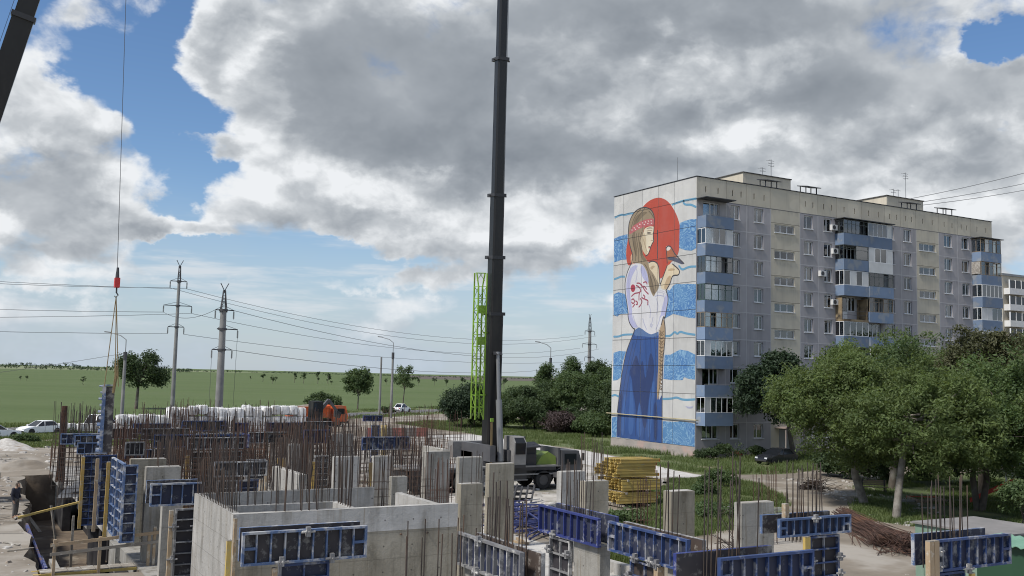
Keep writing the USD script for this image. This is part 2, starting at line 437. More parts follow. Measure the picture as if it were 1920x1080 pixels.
mot('soot', (.28, .22, .13), (.12, .08, .055), 0.9, 0.95, c3=(.02, .018, .016), s3=0.7)
mot('mesh_stone', (.40, .38, .35), (.16, .14, .12), 6.0, 0.9)
plain('ac_white', (.55, .55, .54), 0.5)
plain('sign_red', (.42, .07, .05), 0.6)
mot('pipe_yellow', (.42, .36, .20), (.34, .30, .20), 1.0, 0.6)
# the mural's flat paints
for _n, _c in dict(sun=(.36, .055, .035), hair=(.23, .18, .12), hair_dark=(.15, .115, .075), face=(.55, .49, .37), face_shade=(.42, .35, .24), neck=(.46, .30, .20),
                   headband=(.36, .10, .11), band_dots=(.58, .45, .42), eye=(.05, .04, .035), lips=(.30, .12, .10), blouse=(.50, .50, .52), blouse_shade=(.33, .34, .50),
                   flower=(.30, .035, .06), hands=(.52, .44, .31), hand_shade=(.36, .27, .17), bird=(.30, .11, .055), bird_head=(.55, .50, .46), bird_wing=(.06, .065, .10),
                   skirt=(.020, .062, .205), skirt_dark=(.014, .032, .11), skirt_light=(.035, .092, .26), waist=(.07, .13, .27), braid=(.30, .22, .14), braid_dark=(.12, .085, .055),
                   squig=(.10, .25, .38), outline=(.045, .042, .05), embroid=(.25, .06, .09), strand=(.075, .058, .042), fold=(.30, .31, .42), pleat=(.016, .035, .11), braidline=(.11, .08, .05), facial=(.22, .16, .11), sleeve=(.36, .36, .42)).items():
    _f = tuple(x * 0.86 + 0.016 for x in _c)
    mot('paint_' + _n, _c, tuple(x * 0.88 for x in _c), 0.8, 0.85, detail=9, c3=_f, s3=0.7, stretch=(1, 1, .45), t3=(.46, .64), bump=0.3, bscale=14)


def make_wave_paint():
    g = Graph()
    pos = g.vmath('multiply', g.add('geometry', 'position'), (0.0, 1.0, 1.0))
    w = g.add('noise_texture', 'fac', {'vector': pos}, scale=0.42, detail=2.0, roughness=0.5, distortion=2.2)
    s = g.math('fraction', g.math('multiply', w, 9.0))
    ln = g.rng(g.math('absolute', g.math('subtract', s, 0.5)), 0.10, 0.2, 1.0, 0.0)
    tone = g.rng(g.noise(pos, 0.3, 2, 0.5), 0.4, 0.6)
    base = g.mix(tone, (.055, .15, .33), (.075, .185, .35))
    col = g.mix(g.math('multiply', ln, 0.8), base, (.19, .33, .47))
    out = g.add('principled_bsdf', 'BSDF', {'base_color': col}, roughness=0.75)
    MAT['paint_waves'] = usdkit.material(stage, '/World/Looks/paint_waves', g.nodes, g.links, surface=out)


make_wave_paint()

# ------------------------------------------------------------------ the apartment block with the mural
BX, BY, BW, BL, FH, PL = 63.527, 75.251, 14.21, 47.14, 2.79, 0.65
bl = thing('apartment_building', 'nine storey panel block with a mural of a woman and bird', 'apartment building', (BX, BY, 0))
# everything of it in its own coordinates: x along the long front, y into the building, z up


def facade_panel(x0, x1, z0, z1, holes, mat, name='wall_panel', y0=0.0, th=0.28, label=None):
    p = sbox(x0 + 0.02, z0 + 0.02, x1 - 0.02, z1 - 0.02)
    for h in holes:
        p = p.difference(sbox(*h))
    m = MB().poly(p, depth=th).xf(lambda v: np.stack([v[:, 0], y0 + th - v[:, 2], v[:, 1]], 1))
    m.f = [f[:, ::-1] for f in m.f]
    return obj(name, m, mat, bl, label=label)


def window(x0, x1, z0, z1, n=2, mat='frame_white', y=0.10, split=0.5, sill=True, curtain=None):
    y = y + .06 if y == .10 else y
    """frame > pane, sill"""
    w = 0.095
    m = MB().box(x0, y, z0, x1, y + .07, z0 + w).box(x0, y, z1 - w, x1, y + .07, z1)
    xs = [x0, x1] if n == 1 else ([x0, x0 + (x1 - x0) * split, x1] if n == 2 else list(np.linspace(x0, x1, n + 1)))
    for i, x in enumerate(xs):
        a = x if i == 0 else (x - w if i == len(xs) - 1 else x - w / 2)
        m.box(a, y, z0 + w, a + w, y + .07, z1 - w)
    f = obj('window', m, mat, bl)
    obj('pane', box(x0 + w, y + .03, z0 + w, x1 - w, y + .036, z1 - w), 'glass', f)
    if sill:
        obj('sill', box(x0 - .06, -.10, z0 - .06, x1 + .06, y, z0 - .002), 'frame_white', f)
    r = random.random() if curtain is None else curtain
    if r < 0.55:
        a, b = (x0, x1)
        k = random.random()
        if k < .35:
            b = x0 + (x1 - x0) * random.uniform(.3, .6)
        elif k < .6:
            a = x0 + (x1 - x0) * random.uniform(.4, .7)
        obj('curtain', box(a + .03, y + .22, z0 - .1, b - .03, y + .24, z1 + .1), 'curtain' if random.random() < .6 else 'curtain_dim', f)
    return f


COLS = [(0, 3.9, 'bal', .85, 3.0), (3.9, 6.7, 'win', 4.5, 5.75), (6.7, 10.05, 'win', 7.72, 9.0), (10.05, 14.3, 'stair', 10.58, 13.48), (14.3, 17.0, 'win', 14.88, 16.2),
        (17.0, 19.9, 'win', 17.9, 19.12), (19.9, 23.8, 'bal', 20.6, 22.9), (23.8, 27.7, 'bal', 24.6, 26.9), (27.7, 30.4, 'win', 28.02, 29.2), (30.4, 33.0, 'win', 30.8, 32.1),
        (33.0, 37.05, 'stair', 33.5, 36.42), (37.05, 40.5, 'win', 38.02, 39.42), (40.5, 43.0, 'win', 41.28, 42.62), (43.0, 47.14, 'bal', 44.0, 46.2)]
ATT0, ATT1 = PL + 9 * FH, 28.0
for (x0, x1, kind, a, b) in COLS:
    beige = kind == 'stair'
    if beige:                                            # the stair: panels half a storey up
        zs = [PL] + [PL + FH * k + 1.35 for k in range(1, 9)] + [ATT0]
        for k in range(len(zs) - 1):
            z0, z1 = zs[k], zs[k + 1]
            if k == 0:
                facade_panel(x0, x1, z0, z1, [(11.2 + x0 - 10.05, PL, 12.9 + x0 - 10.05, 2.75)], 'wall_beige')
                continue
            zc = z0 + 1.78
            facade_panel(x0, x1, z0, z1, [(a, zc, b, zc + .9)] if k < 9 and zc + .9 < z1 else [], 'wall_beige')
            if zc + .9 < z1:
                window(a, b, zc, zc + .9, 3, curtain=1)
    else:
        for k in range(9):
            z0 = PL + FH * k
            hole = (a, z0 + 1.15, b, z0 + 2.6) if not (kind == 'bal' and k) else (a, z0 + .1, b, z0 + 2.55)
            facade_panel(x0, x1, z0, z0 + FH, [hole], 'wall_lilac')
            if kind == 'bal' and k:
                window(a + 1.0, b, z0 + .95, z0 + 2.55, 2, sill=False)
                f = obj('balcony_door', MB().box(a, .1, z0 + .1, a + .08, .17, z0 + 2.55).box(a + .9, .1, z0 + .1, a + .98, .17, z0 + 2.55).box(a + .08, .1, z0 + .1, a + .9, .17, z0 + .9).box(a + .08, .1, z0 + 2.47, a + .9, .17, z0 + 2.55), 'frame_white', bl)
                obj('pane', box(a + .08, .13, z0 + .9, a + .9, .136, z0 + 2.47), 'glass', f)
                obj('lower_wall', box(a + .99, .08, z0 + .1, b, .2, z0 + .94), 'wall_lilac', bl)
            else:
                window(hole[0], hole[2], hole[1], hole[3], 3 if kind == 'bal' else 2, split=random.choice([.38, .42, .6, .5]))
    w = (x1 - x0)
    slots = [(x0 + w * t - .07, ATT0 + .75, x0 + w * t + .07, ATT0 + 1.35) for t in (.3, .72)]
    facade_panel(x0, x1, ATT0, ATT1, [] if beige and x0 < 20 else slots, 'wall_beige')
# joints between panels: light mortar set back
obj('joint_mortar', box(.02, .03, PL, BL - .02, .26, ATT1 - .05).xf(lambda v: v), 'joint_light', bl) if False else None
jm = MB()
for (x0, x1, kind, a, b) in COLS:
    if kind != 'stair':
        for k in range(10):
            z = PL + FH * k
            jm.box(x0 + .03, -.004, z - .035, x1 - .03, .1, z + .035)
    jm.box(x1 - .035, -.006, PL + .02, x1 + .035, .1, ATT0 - .02)
obj('joint_mortar', jm, 'joint_light', bl)
obj('joint_mortar', MB().box(0, -.005, ATT0 - .03, BL, .1, ATT0 + .03), 'joint_dark', bl)
# the end wall: five columns of panels, the mural painted on them
SJ = [0, 1.8, 5.28, 8.02, 10.74, BW]
ZJ = [1.06] + [PL + FH * k for k in range(1, 10)] + [28.0]
cells = []
for i in range(5):
    for j in range(10):
        c = sbox(SJ[i] + .025, ZJ[j] + .025, SJ[i + 1] - .025, ZJ[j + 1] - .025)
        cells.append(c)
        m = MB().poly(c, depth=.3).xf(lambda v: np.stack([.3 - v[:, 2], BW - v[:, 0], v[:, 1]], 1))
        obj('wall_panel', m, 'wall_white', bl)
obj('joint_mortar', box(.035, .02, 1.0, .28, BW - .02, 27.9), 'joint_dark', bl)
face_all = unary_union(cells)


MURAL = {'sun':[[(2.7,19.91),(2.34,21.33),(2.64,22.61),(3.36,24.64),(5.26,26.11),(6.4,26.67),(8.03,26.82),(9.53,26.27),(10.71,25.08),(11.45,23.87),(11.75,22.73),(11.64,21.28),(11.31,20.15),(10.02,19.59),(9.06,18.43),(8.47,17.92),(7.85,19.28),(6.2,20.31),(3.46,20.04)]],'hair':[[(3.57,20.16),(3.74,20.93),(3.32,21.76),(2.93,22.72),(2.77,24.05),(3.03,25.01),(3.88,25.78),(5.05,26.06),(6.21,25.9),(6.98,25.46),(7.38,24.75),(7.36,24.26),(7.11,24.61),(5.51,23.85),(5.54,22.56),(5.36,21.03),(5.78,20.61),(6.41,20.04),(6.63,19.26),(7.66,18.54),(8.48,17.35),(7.69,16.59),(7.4,16.13),(6.56,17.36),(6.44,18.64),(5.59,19.83),(4.32,20.1)]],'hair_dark':[[(3.68,24.86),(4.43,25.42),(5.48,25.6),(6.32,25.42),(5.49,25.15),(4.44,24.5),(3.93,23.65),(4.16,22.45),(4.51,21.37),(4.31,20.62),(3.86,21.44),(3.51,22.78)],[(5.0,23.01),(5.33,22.32),(5.24,21.56),(5.57,20.75),(6.21,20.18),(5.58,20.11),(4.94,20.94),(4.75,22.0)],[(6.64,18.75),(7.16,18.07),(7.49,16.92),(7.36,16.3),(6.71,17.35)]],'face':[[(5.72,23.83),(7.37,23.84),(7.32,23.25),(7.2,22.95),(7.36,22.17),(7.08,21.98),(6.96,21.83),(6.79,21.76),(6.88,21.61),(6.63,21.55),(6.7,21.35),(6.4,20.83),(6.03,20.75),(5.46,21.28),(5.19,22.08),(4.95,22.56),(5.53,23.21)]],'face_shade':[[(5.73,23.25),(6.06,22.5),(6.01,21.61),(6.3,20.85),(6.03,20.75),(5.48,21.28),(5.21,22.08),(4.97,22.56),(5.53,23.21)]],'neck':[[(3.33,21.23),(3.7,20.93),(4.1,20.14),(3.42,20.02),(3.23,20.59)]],'headband':[[(2.87,23.31),(3.06,23.82),(3.59,24.28),(5.29,24.66),(6.54,24.68),(7.11,24.65),(7.38,24.39),(7.39,23.88),(5.72,23.93),(4.14,23.69)]],'band_dots':[[(3.27,23.89),(3.47,23.9),(3.58,23.8),(3.4,23.75)],[(3.7,24.07),(3.89,24.09),(4.0,23.98),(3.83,23.94)],[(4.24,24.2),(4.43,24.22),(4.54,24.11),(4.37,24.07)],[(4.7,24.34),(4.89,24.36),(5.0,24.25),(4.83,24.21)],[(5.19,24.44),(5.38,24.45),(5.48,24.35),(5.32,24.3)],[(5.71,24.47),(5.9,24.49),(6.0,24.38),(5.84,24.34)],[(6.23,24.5),(6.42,24.51),(6.52,24.41),(6.36,24.37)],[(6.71,24.48),(6.89,24.49),(6.99,24.39),(6.83,24.34)],[(5.51,24.21),(5.69,24.23),(5.8,24.13),(5.63,24.08)],[(6.13,24.24),(6.32,24.26),(6.42,24.15),(6.26,24.11)],[(6.75,24.19),(6.94,24.2),(7.04,24.1),(6.88,24.06)],[(3.92,23.89),(4.11,23.9),(4.22,23.8),(4.05,23.75)],[(4.56,23.99),(4.75,24.01),(4.86,23.91),(4.69,23.86)]],'eye':[[(6.05,23.21),(6.36,23.26),(6.77,23.19),(6.94,23.07),(6.57,23.05),(6.26,23.09)],[(5.89,23.65),(6.45,23.76),(7.07,23.64),(7.13,23.55),(6.51,23.65)],[(6.34,21.69),(6.63,21.72),(6.84,21.63),(6.59,21.58)]],'lips':[[(6.34,21.6),(6.59,21.65),(6.88,21.61),(6.63,21.51),(6.47,21.47)]],'blouse':[[(3.29,20.12),(2.71,19.32),(2.3,18.17),(2.37,16.99),(2.73,15.66),(2.97,14.61),(2.9,14.55),(3.03,13.96),(3.29,13.51),(3.9,12.98),(4.9,13.1),(5.52,12.89),(6.15,12.56),(6.96,12.27),(7.53,12.36),(8.09,12.51),(8.74,13.25),(9.13,14.21),(9.36,13.96),(9.54,14.69),(9.93,15.9),(9.51,16.79),(8.49,16.98),(7.69,16.66),(7.42,16.1),(6.56,17.36),(5.8,19.45),(5.27,20.01)]],'blouse_shade':[[(3.46,19.85),(2.72,18.93),(2.47,17.64),(2.67,16.32),(3.14,14.86),(2.97,14.48),(3.03,14.1),(3.36,13.51),(3.95,13.03),(4.9,13.11),(4.13,13.63),(3.63,14.37),(3.67,15.22),(3.2,16.8),(3.28,18.36),(4.22,19.46),(4.75,19.86)],[(9.32,14.09),(9.5,14.94),(9.84,15.91),(9.57,16.54),(9.1,15.7),(8.72,14.73),(8.54,13.87),(8.63,13.47),(7.97,12.58),(7.07,12.31),(7.63,12.8),(8.29,13.48),(8.73,14.16),(9.08,14.21)],[(5.38,19.94),(6.23,18.91),(6.56,17.87),(6.25,17.76),(5.41,18.46),(4.97,19.39)]],'flower':[[(3.3,17.45),(3.44,17.76),(3.76,17.85),(4.11,17.68),(4.2,17.36),(4.06,17.04),(3.74,16.94),(3.43,17.12)]],'hands':[[(6.42,19.85),(6.99,20.05),(7.64,19.93),(8.19,19.48),(8.31,18.24),(8.42,17.48),(8.08,17.76),(7.36,18.69),(6.67,19.25)],[(8.49,17.08),(8.79,17.95),(9.44,19.02),(9.63,19.35),(10.21,19.51),(10.79,19.37),(11.52,18.82),(11.67,18.47),(11.41,18.22),(10.84,18.29),(10.42,18.18),(10.16,17.48),(9.47,16.79)]],'hand_shade':[[(9.64,18.88),(10.22,19.08),(10.99,18.89),(10.8,18.76),(10.03,18.75)],[(6.67,19.38),(7.24,19.61),(7.65,19.42),(7.35,19.32),(7.09,19.09)],[(9.46,17.9),(10.03,18.35),(10.33,18.18),(10.08,17.51),(9.47,16.84),(9.08,17.06)]],'bird':[[(9.45,21.19),(9.7,21.42),(10.19,21.28),(10.7,20.61),(11.26,20.09),(10.82,19.76),(10.01,19.71),(9.57,19.82),(9.62,20.31),(9.49,20.75)]],'bird_head':[[(9.39,21.26),(9.54,21.43),(9.83,21.46),(10.19,21.3),(10.15,21.0),(9.71,20.88),(9.45,21.01)]],'bird_wing':[[(9.62,20.27),(10.49,20.22),(11.26,20.03),(12.3,19.35),(12.02,19.27),(11.07,19.62),(10.21,19.88),(9.72,19.99)]],'waves':[[(0.1,23.23),(1.18,23.41),(2.63,23.46),(2.66,22.88),(2.34,21.59),(2.47,20.66),(1.47,20.72),(0.8,20.61),(0.16,20.57)],[(11.61,23.58),(12.43,23.71),(13.36,23.75),(14.23,23.66),(14.21,20.74),(13.48,20.53),(12.47,20.7),(11.53,21.04)],[(0.16,16.96),(1.1,17.13),(2.26,16.86),(2.8,15.53),(2.95,14.67),(1.38,14.68),(0.94,14.43),(0.22,14.59)],[(9.67,16.84),(10.06,16.75),(10.63,17.21),(11.1,17.36),(11.95,17.26),(12.69,17.25),(14.3,17.1),(14.15,13.71),(13.1,13.81),(11.61,14.11),(10.67,14.3),(9.28,13.87),(9.78,15.66)],[(0.3,10.4),(1.38,10.6),(2.62,10.53),(2.08,9.46),(1.75,7.7),(1.08,7.4),(0.27,7.32)],[(9.34,10.13),(10.32,10.13),(11.06,10.39),(11.8,10.63),(13.05,10.48),(14.17,10.1),(14.13,7.64),(13.08,7.72),(12.46,7.87),(12.25,7.57),(10.35,7.55),(9.16,7.66)],[(9.16,3.32),(11.05,3.33),(12.3,3.46),(14.18,3.32),(14.16,1.09),(9.15,1.1)],[(0.17,3.27),(1.22,3.39),(1.03,1.16),(0.15,1.1)]],'skirt':[[(4.26,12.87),(4.9,13.1),(5.52,12.89),(6.15,12.56),(6.96,12.27),(7.53,12.36),(8.27,12.53),(8.32,12.09),(8.41,8.76),(8.36,6.55),(8.53,5.45),(8.97,6.02),(9.05,4.65),(9.04,1.05),(5.32,1.13),(1.1,1.16),(1.14,2.88),(1.28,4.34),(1.82,7.56),(2.39,9.75),(2.97,11.05),(3.68,11.91)]],'skirt_dark':[[(4.55,10.31),(4.09,9.6),(3.28,8.16),(3.77,7.59),(3.92,6.44),(4.55,4.47),(4.48,2.35),(5.05,5.2),(5.39,4.93),(5.8,2.56),(6.34,2.31),(6.64,4.56),(6.89,6.1),(7.71,8.2),(7.5,9.73),(6.94,10.57),(6.56,9.03),(6.13,7.2),(5.67,9.88),(5.17,8.74)],[(7.55,4.59),(7.87,5.43),(8.26,4.62),(8.32,1.2),(7.71,1.3)],[(1.17,3.75),(1.5,5.22),(1.85,6.4),(2.11,5.82),(1.87,3.5),(1.72,1.32),(1.12,1.28)]],'skirt_light':[[(3.53,7.58),(3.84,6.44),(4.2,4.46),(4.13,1.62),(3.18,1.56),(3.36,4.42)],[(6.85,5.68),(7.6,7.78),(7.78,6.54),(7.33,3.75),(7.1,1.53),(6.58,1.5),(6.7,3.72)],[(2.14,4.38),(2.59,6.41),(2.75,4.4),(2.57,1.45),(1.91,1.41)],[(5.06,5.06),(5.3,4.78),(5.64,2.41),(5.43,1.42),(4.89,1.46),(4.7,3.06)]],'waist':[[(4.26,12.87),(4.9,13.1),(5.52,12.89),(6.15,12.56),(6.96,12.27),(7.53,12.36),(8.27,12.53),(8.27,12.09),(7.19,11.97),(5.34,12.16),(3.97,12.19)]],'braid':[[(8.44,12.81),(8.85,13.32),(9.07,13.87),(9.23,13.45),(9.41,12.54),(9.22,10.82),(9.04,9.72),(8.83,7.66),(8.58,6.55),(8.34,5.24),(8.1,5.99),(8.21,7.65),(8.32,9.03),(8.28,11.53)]],'braid_dark':[[(8.4,12.5),(8.76,12.32),(9.15,12.45),(8.8,12.16)],[(8.41,12.03),(8.77,11.85),(9.14,11.98),(8.81,11.69)],[(8.41,11.56),(8.77,11.38),(9.13,11.51),(8.82,11.22)],[(8.42,11.08),(8.78,10.91),(9.13,11.05),(8.83,10.75)],[(8.43,10.61),(8.79,10.44),(9.12,10.58),(8.83,10.28)],[(8.44,10.14),(8.79,9.97),(9.11,10.11),(8.84,9.81)],[(8.44,9.67),(8.8,9.5),(9.1,9.64),(8.85,9.34)],[(8.45,9.2),(8.81,9.03),(9.09,9.17),(8.86,8.87)],[(8.46,8.73),(8.82,8.57),(9.09,8.71),(8.86,8.4)],[(8.47,8.26),(8.82,8.1),(9.08,8.24),(8.87,7.93)],[(8.47,7.79),(8.83,7.63),(9.07,7.77),(8.88,7.47)],[(8.48,7.32),(8.84,7.16),(9.06,7.31),(8.88,7.0)],[(8.49,6.86),(8.85,6.7),(9.06,6.84),(8.89,6.53)]]}
MURAL_LINES = {'squig':[[(12.22,25.79),(12.19,25.55),(12.41,25.4),(12.79,25.31),(13.34,25.26),(14.07,24.92)],[(11.55,19.15),(12.03,18.68),(13.04,18.96),(14.22,18.88)],[(0.28,18.65),(1.07,18.76),(1.51,18.86),(2.13,18.78)],[(0.33,12.2),(1.22,12.18),(1.96,12.38),(3.79,12.37)],[(9.42,12.06),(10.29,12.04),(10.93,12.5),(11.36,12.18),(11.78,12.48),(12.61,12.25),(14.05,12.08)],[(9.04,5.58),(10.6,5.66),(11.33,5.84),(12.28,5.58),(14.11,5.7)],[(0.16,5.65),(0.67,5.78),(1.32,5.62)],[(0.22,25.64),(1.35,25.83),(2.02,25.67),(2.9,25.75),(4.1,25.62)],[(10.41,25.68),(11.47,25.78),(12.41,25.82),(14.16,25.75)]],'outline':[[(3.42,20.11),(3.7,20.93),(3.2,21.9),(2.84,22.86),(2.74,24.05),(3.01,25.01),(3.88,25.82),(5.05,26.1),(6.2,25.94),(7.02,25.48),(7.42,24.74),(7.37,23.84),(7.32,23.25),(7.2,22.95),(7.36,22.17),(7.08,21.98),(6.84,21.63),(6.7,21.35),(6.4,20.83),(5.95,20.72)],[(3.37,20.11),(2.71,19.32),(2.26,18.17),(2.35,16.99),(2.73,15.66),(2.97,14.61),(2.9,14.55),(3.03,13.96),(3.29,13.51),(3.9,12.98),(4.26,12.93),(2.97,11.05),(2.39,9.75),(1.82,7.7),(1.16,3.9)],[(6.52,19.96),(7.03,20.07),(7.68,19.95),(8.21,19.5),(8.35,18.24),(8.48,17.35),(8.79,17.95),(9.44,19.02),(9.63,19.38)],[(10.5,19.45),(11.52,18.82),(11.67,18.47),(11.41,18.22),(10.84,18.27),(10.42,18.18),(10.16,17.48),(9.47,16.77)],[(9.47,16.79),(9.93,15.9),(9.54,14.69),(9.32,13.78),(9.13,14.21),(8.74,13.25)],[(9.45,21.19),(9.7,21.44),(10.22,21.29),(10.73,20.61),(11.31,20.09),(12.3,19.35)],[(9.41,21.26),(9.54,20.5),(9.63,19.62)],[(7.95,23.24),(8.0,20.27)],[(9.18,13.86),(9.46,12.54),(9.27,10.82),(9.06,9.72),(8.98,6.56),(9.06,1.09)]],'embroid':[[(3.53,16.53),(4.06,16.82),(4.85,16.83),(5.22,17.0)],[(4.37,17.64),(4.84,17.48),(5.22,17.07),(4.85,16.7),(4.86,16.06)],[(3.54,16.14),(3.86,16.25),(4.15,15.91),(3.81,15.67),(3.55,15.88)],[(4.29,15.97),(4.62,15.82),(4.62,15.56),(4.37,15.6)],[(5.11,17.71),(5.53,17.43),(5.85,17.02),(6.48,16.6)],[(5.32,17.44),(5.84,17.47),(6.16,17.13)],[(5.13,16.17),(5.45,15.9),(5.25,15.53),(4.88,15.29)],[(5.65,16.53),(5.97,16.32),(5.66,16.08),(5.4,16.29)],[(3.77,15.35),(4.09,15.59)],[(5.87,16.07),(6.49,15.91),(6.39,15.47)],[(4.47,17.89),(4.89,17.88),(5.32,17.63)],[(5.63,17.87),(6.04,17.97),(6.25,17.7)]],'strand':[[(5.05,25.99),(4.1,25.46),(3.47,24.62),(3.27,23.73)],[(5.68,25.92),(4.85,25.36),(4.22,24.79)],[(3.5,23.24),(3.74,22.23),(4.19,21.15),(4.14,20.37)],[(4.25,23.35),(4.38,22.3),(4.76,21.22),(4.7,20.19)],[(4.72,23.36),(4.65,22.66),(4.96,21.72),(5.36,20.9)],[(5.21,23.37),(4.94,22.88)],[(6.68,18.74),(7.11,17.83),(7.45,16.67)],[(7.16,18.58),(7.78,17.65),(7.53,16.54)],[(6.42,25.54),(6.98,25.08),(7.23,24.73)],[(5.8,19.84),(6.43,19.15),(6.55,18.37)]],'fold':[[(3.25,19.67),(2.89,18.39),(3.05,16.81),(3.45,15.23)],[(4.11,19.86),(4.55,19.04),(4.25,18.03)],[(5.6,19.47),(6.07,18.41),(6.25,17.51)],[(7.7,16.28),(8.3,16.37),(9.09,16.2)],[(7.9,16.02),(8.22,15.25),(7.97,14.39)],[(9.09,16.44),(9.3,15.57),(8.96,14.6)],[(6.29,15.73),(6.91,15.07),(6.83,14.06)],[(6.95,13.1),(7.17,13.52),(7.34,14.08)],[(6.26,12.84),(5.83,13.42),(5.59,14.0)],[(4.61,13.18),(4.13,13.77),(3.87,14.36)],[(7.86,12.8),(8.34,13.48),(8.55,14.17)],[(7.28,13.3),(7.06,12.96),(6.89,13.39)],[(12.8,4.94),(13.31,4.88),(13.84,4.98)],[(13.01,4.85),(13.35,4.81),(13.76,4.88)]],'pleat':[[(4.75,12.17),(4.19,10.74),(3.39,8.44),(2.61,5.26),(2.45,1.51)],[(5.34,12.08),(5.15,10.16),(4.84,7.6),(4.58,5.32),(4.49,1.5)],[(6.16,12.02),(6.19,10.16),(6.4,7.62),(6.21,5.38),(6.01,1.32)],[(6.97,11.98),(7.12,9.87),(7.28,7.08),(7.05,4.57),(6.93,1.24)],[(7.64,12.03),(7.86,9.73),(8.0,6.82),(7.78,3.77),(7.72,1.16)],[(3.93,11.47),(3.25,9.74),(2.33,6.99),(1.79,3.49),(1.72,1.32)]],'braidline':[[(8.4,12.64),(8.84,12.41),(9.19,12.59)],[(8.4,12.31),(8.85,12.07),(9.18,12.26)],[(8.41,11.97),(8.86,11.74),(9.17,11.93)],[(8.41,11.64),(8.86,11.41),(9.16,11.6)],[(8.42,11.31),(8.87,11.08),(9.15,11.27)],[(8.42,10.97),(8.87,10.75),(9.14,10.93)],[(8.43,10.64),(8.88,10.41),(9.13,10.6)],[(8.43,10.31),(8.88,10.08),(9.12,10.27)],[(8.44,9.97),(8.89,9.75),(9.11,9.94)],[(8.45,9.64),(8.89,9.42),(9.1,9.61)],[(8.45,9.31),(8.9,9.09),(9.09,9.28)],[(8.46,8.98),(8.9,8.76),(9.08,8.95)],[(8.46,8.65),(8.91,8.43),(9.07,8.62)],[(8.47,8.32),(8.91,8.1),(9.05,8.29)],[(8.47,7.98),(8.92,7.77),(9.04,7.96)],[(8.48,7.65),(8.92,7.44),(9.03,7.63)],[(8.48,7.32),(8.93,7.11),(9.02,7.31)],[(8.49,6.99),(8.93,6.78),(9.01,6.98)],[(8.49,6.66),(8.94,6.45),(9.0,6.65)],[(8.58,12.64),(8.75,10.14),(8.65,7.66),(8.41,6.0)]],'facial':[[(6.15,23.39),(6.56,23.44),(7.01,23.34)],[(7.24,22.94),(7.19,22.44),(7.36,22.16)],[(6.83,22.26),(7.03,22.34),(7.19,22.22)],[(5.54,22.56),(5.8,21.89),(6.23,21.14)]],'sleeve':[[(8.19,16.77),(8.69,16.82),(9.38,16.58)],[(8.09,16.63),(8.69,16.64),(9.58,16.34)]]}

def smoothed(p, closed=True, it=2):
    q = np.array(p, float)
    for _ in range(it):
        a, b = (q, np.roll(q, -1, 0)) if closed else (q[:-1], q[1:])
        n_ = np.empty((2 * len(a), 2)); n_[0::2] = a * .75 + b * .25; n_[1::2] = a * .25 + b * .75
        q = n_ if closed else np.vstack([q[:1], n_, q[-1:]])
    return q


order = ['sun', 'waves', 'neck', 'hair', 'hair_dark', 'face', 'face_shade', 'headband', 'band_dots', 'eye', 'lips', 'blouse', 'blouse_shade', 'flower', 'skirt', 'skirt_dark', 'skirt_light', 'waist', 'braid', 'braid_dark', 'hands', 'hand_shade', 'bird', 'bird_head', 'bird_wing']
WID = dict(squig=.22, outline=.13, embroid=.16, strand=.09, fold=.10, pleat=.09, braidline=.08, facial=.07, sleeve=.07)
shapes = []
for nme in order:
    shapes.append((nme, unary_union([Polygon(smoothed(p) if len(p) > 4 and nme not in ('waves', 'skirt') else p).buffer(0) for p in MURAL[nme]])))
shapes.insert(2, ('squig', unary_union([LineString(smoothed(l, False)).buffer(WID['squig'] / 2) for l in MURAL_LINES['squig']])))
for nme in ('strand', 'fold', 'pleat', 'braidline', 'sleeve', 'facial', 'embroid', 'outline'):
    shapes.append((nme, unary_union([LineString(smoothed(l, False)).buffer(WID[nme] / 2) for l in MURAL_LINES[nme]])))
top = Polygon()
names = dict(sun='painted_sun', waves='painted_waves', squig='painted_ripples', hair='painted_hair', face='painted_face', blouse='painted_blouse', skirt='painted_skirt', outline='painted_outline', bird='painted_bird')
for nme, shp in reversed(shapes):
    vis = shp.difference(top).intersection(face_all)
    top = top.union(shp).buffer(0)
    if not vis.is_empty:
        parts_ = [vis]
        if nme == 'waves':
            parts_ = [vis.intersection(Polygon(p).buffer(0)) for p in MURAL[nme]]
        elif nme == 'squig':
            parts_ = [vis.intersection(LineString(smoothed(l, False)).buffer(WID['squig'] / 2 + .001)) for l in MURAL_LINES['squig']]
        for vis_ in parts_:
          if vis_.is_empty: continue
          m = MB().poly(vis_, depth=.012).xf(lambda v: np.stack([-v[:, 2], BW - v[:, 0], v[:, 1]], 1))
          obj(names.get(nme, 'painted_' + nme), m, 'paint_' + nme, bl)
# plinth, inner floors, roof
obj('plinth', MB().box(-.04, .32, -1, BL - .3, BW - .1, .62).box(.0, .02, -1, .3, BW, 1.05).box(0.3, -.03, -1, BL, .32, PL - .01), 'plinth', bl)
for k in range(1, 10):
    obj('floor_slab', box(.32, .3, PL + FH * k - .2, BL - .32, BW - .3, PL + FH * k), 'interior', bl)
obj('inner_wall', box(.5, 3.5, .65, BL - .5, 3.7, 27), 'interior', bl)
obj('rear_wall', MB().box(0.31, BW - .3, .62, BL, BW, 28).box(BL - .3, .29, .62, BL - .001, BW - .31, 27.98), 'wall_beige', bl)
rf = obj('roof', box(.3, .29, 27.2, BL - .3, BW - .31, 27.5), 'roof_felt', bl)
obj('parapet_cap', MB().box(-.05, -.05, 28.0, BL + .05, .35, 28.08).box(-.05, .35, 28.0, .35, BW + .05, 28.08).box(BL - .35, .35, 28.0, BL + .05, BW + .05, 28.08), 'metal_dark', rf)
for (x0, x1) in ((9.5, 16.6), (32.4, 39.0)):
    ph = obj('stair_head', box(x0, 3.6, 27.5, x1, 9.5, 30.2), 'wall_beige', bl)
    obj('stair_head_cap', box(x0 - .1, 3.5, 30.2, x1 + .1, 9.6, 30.3), 'roof_felt', ph)
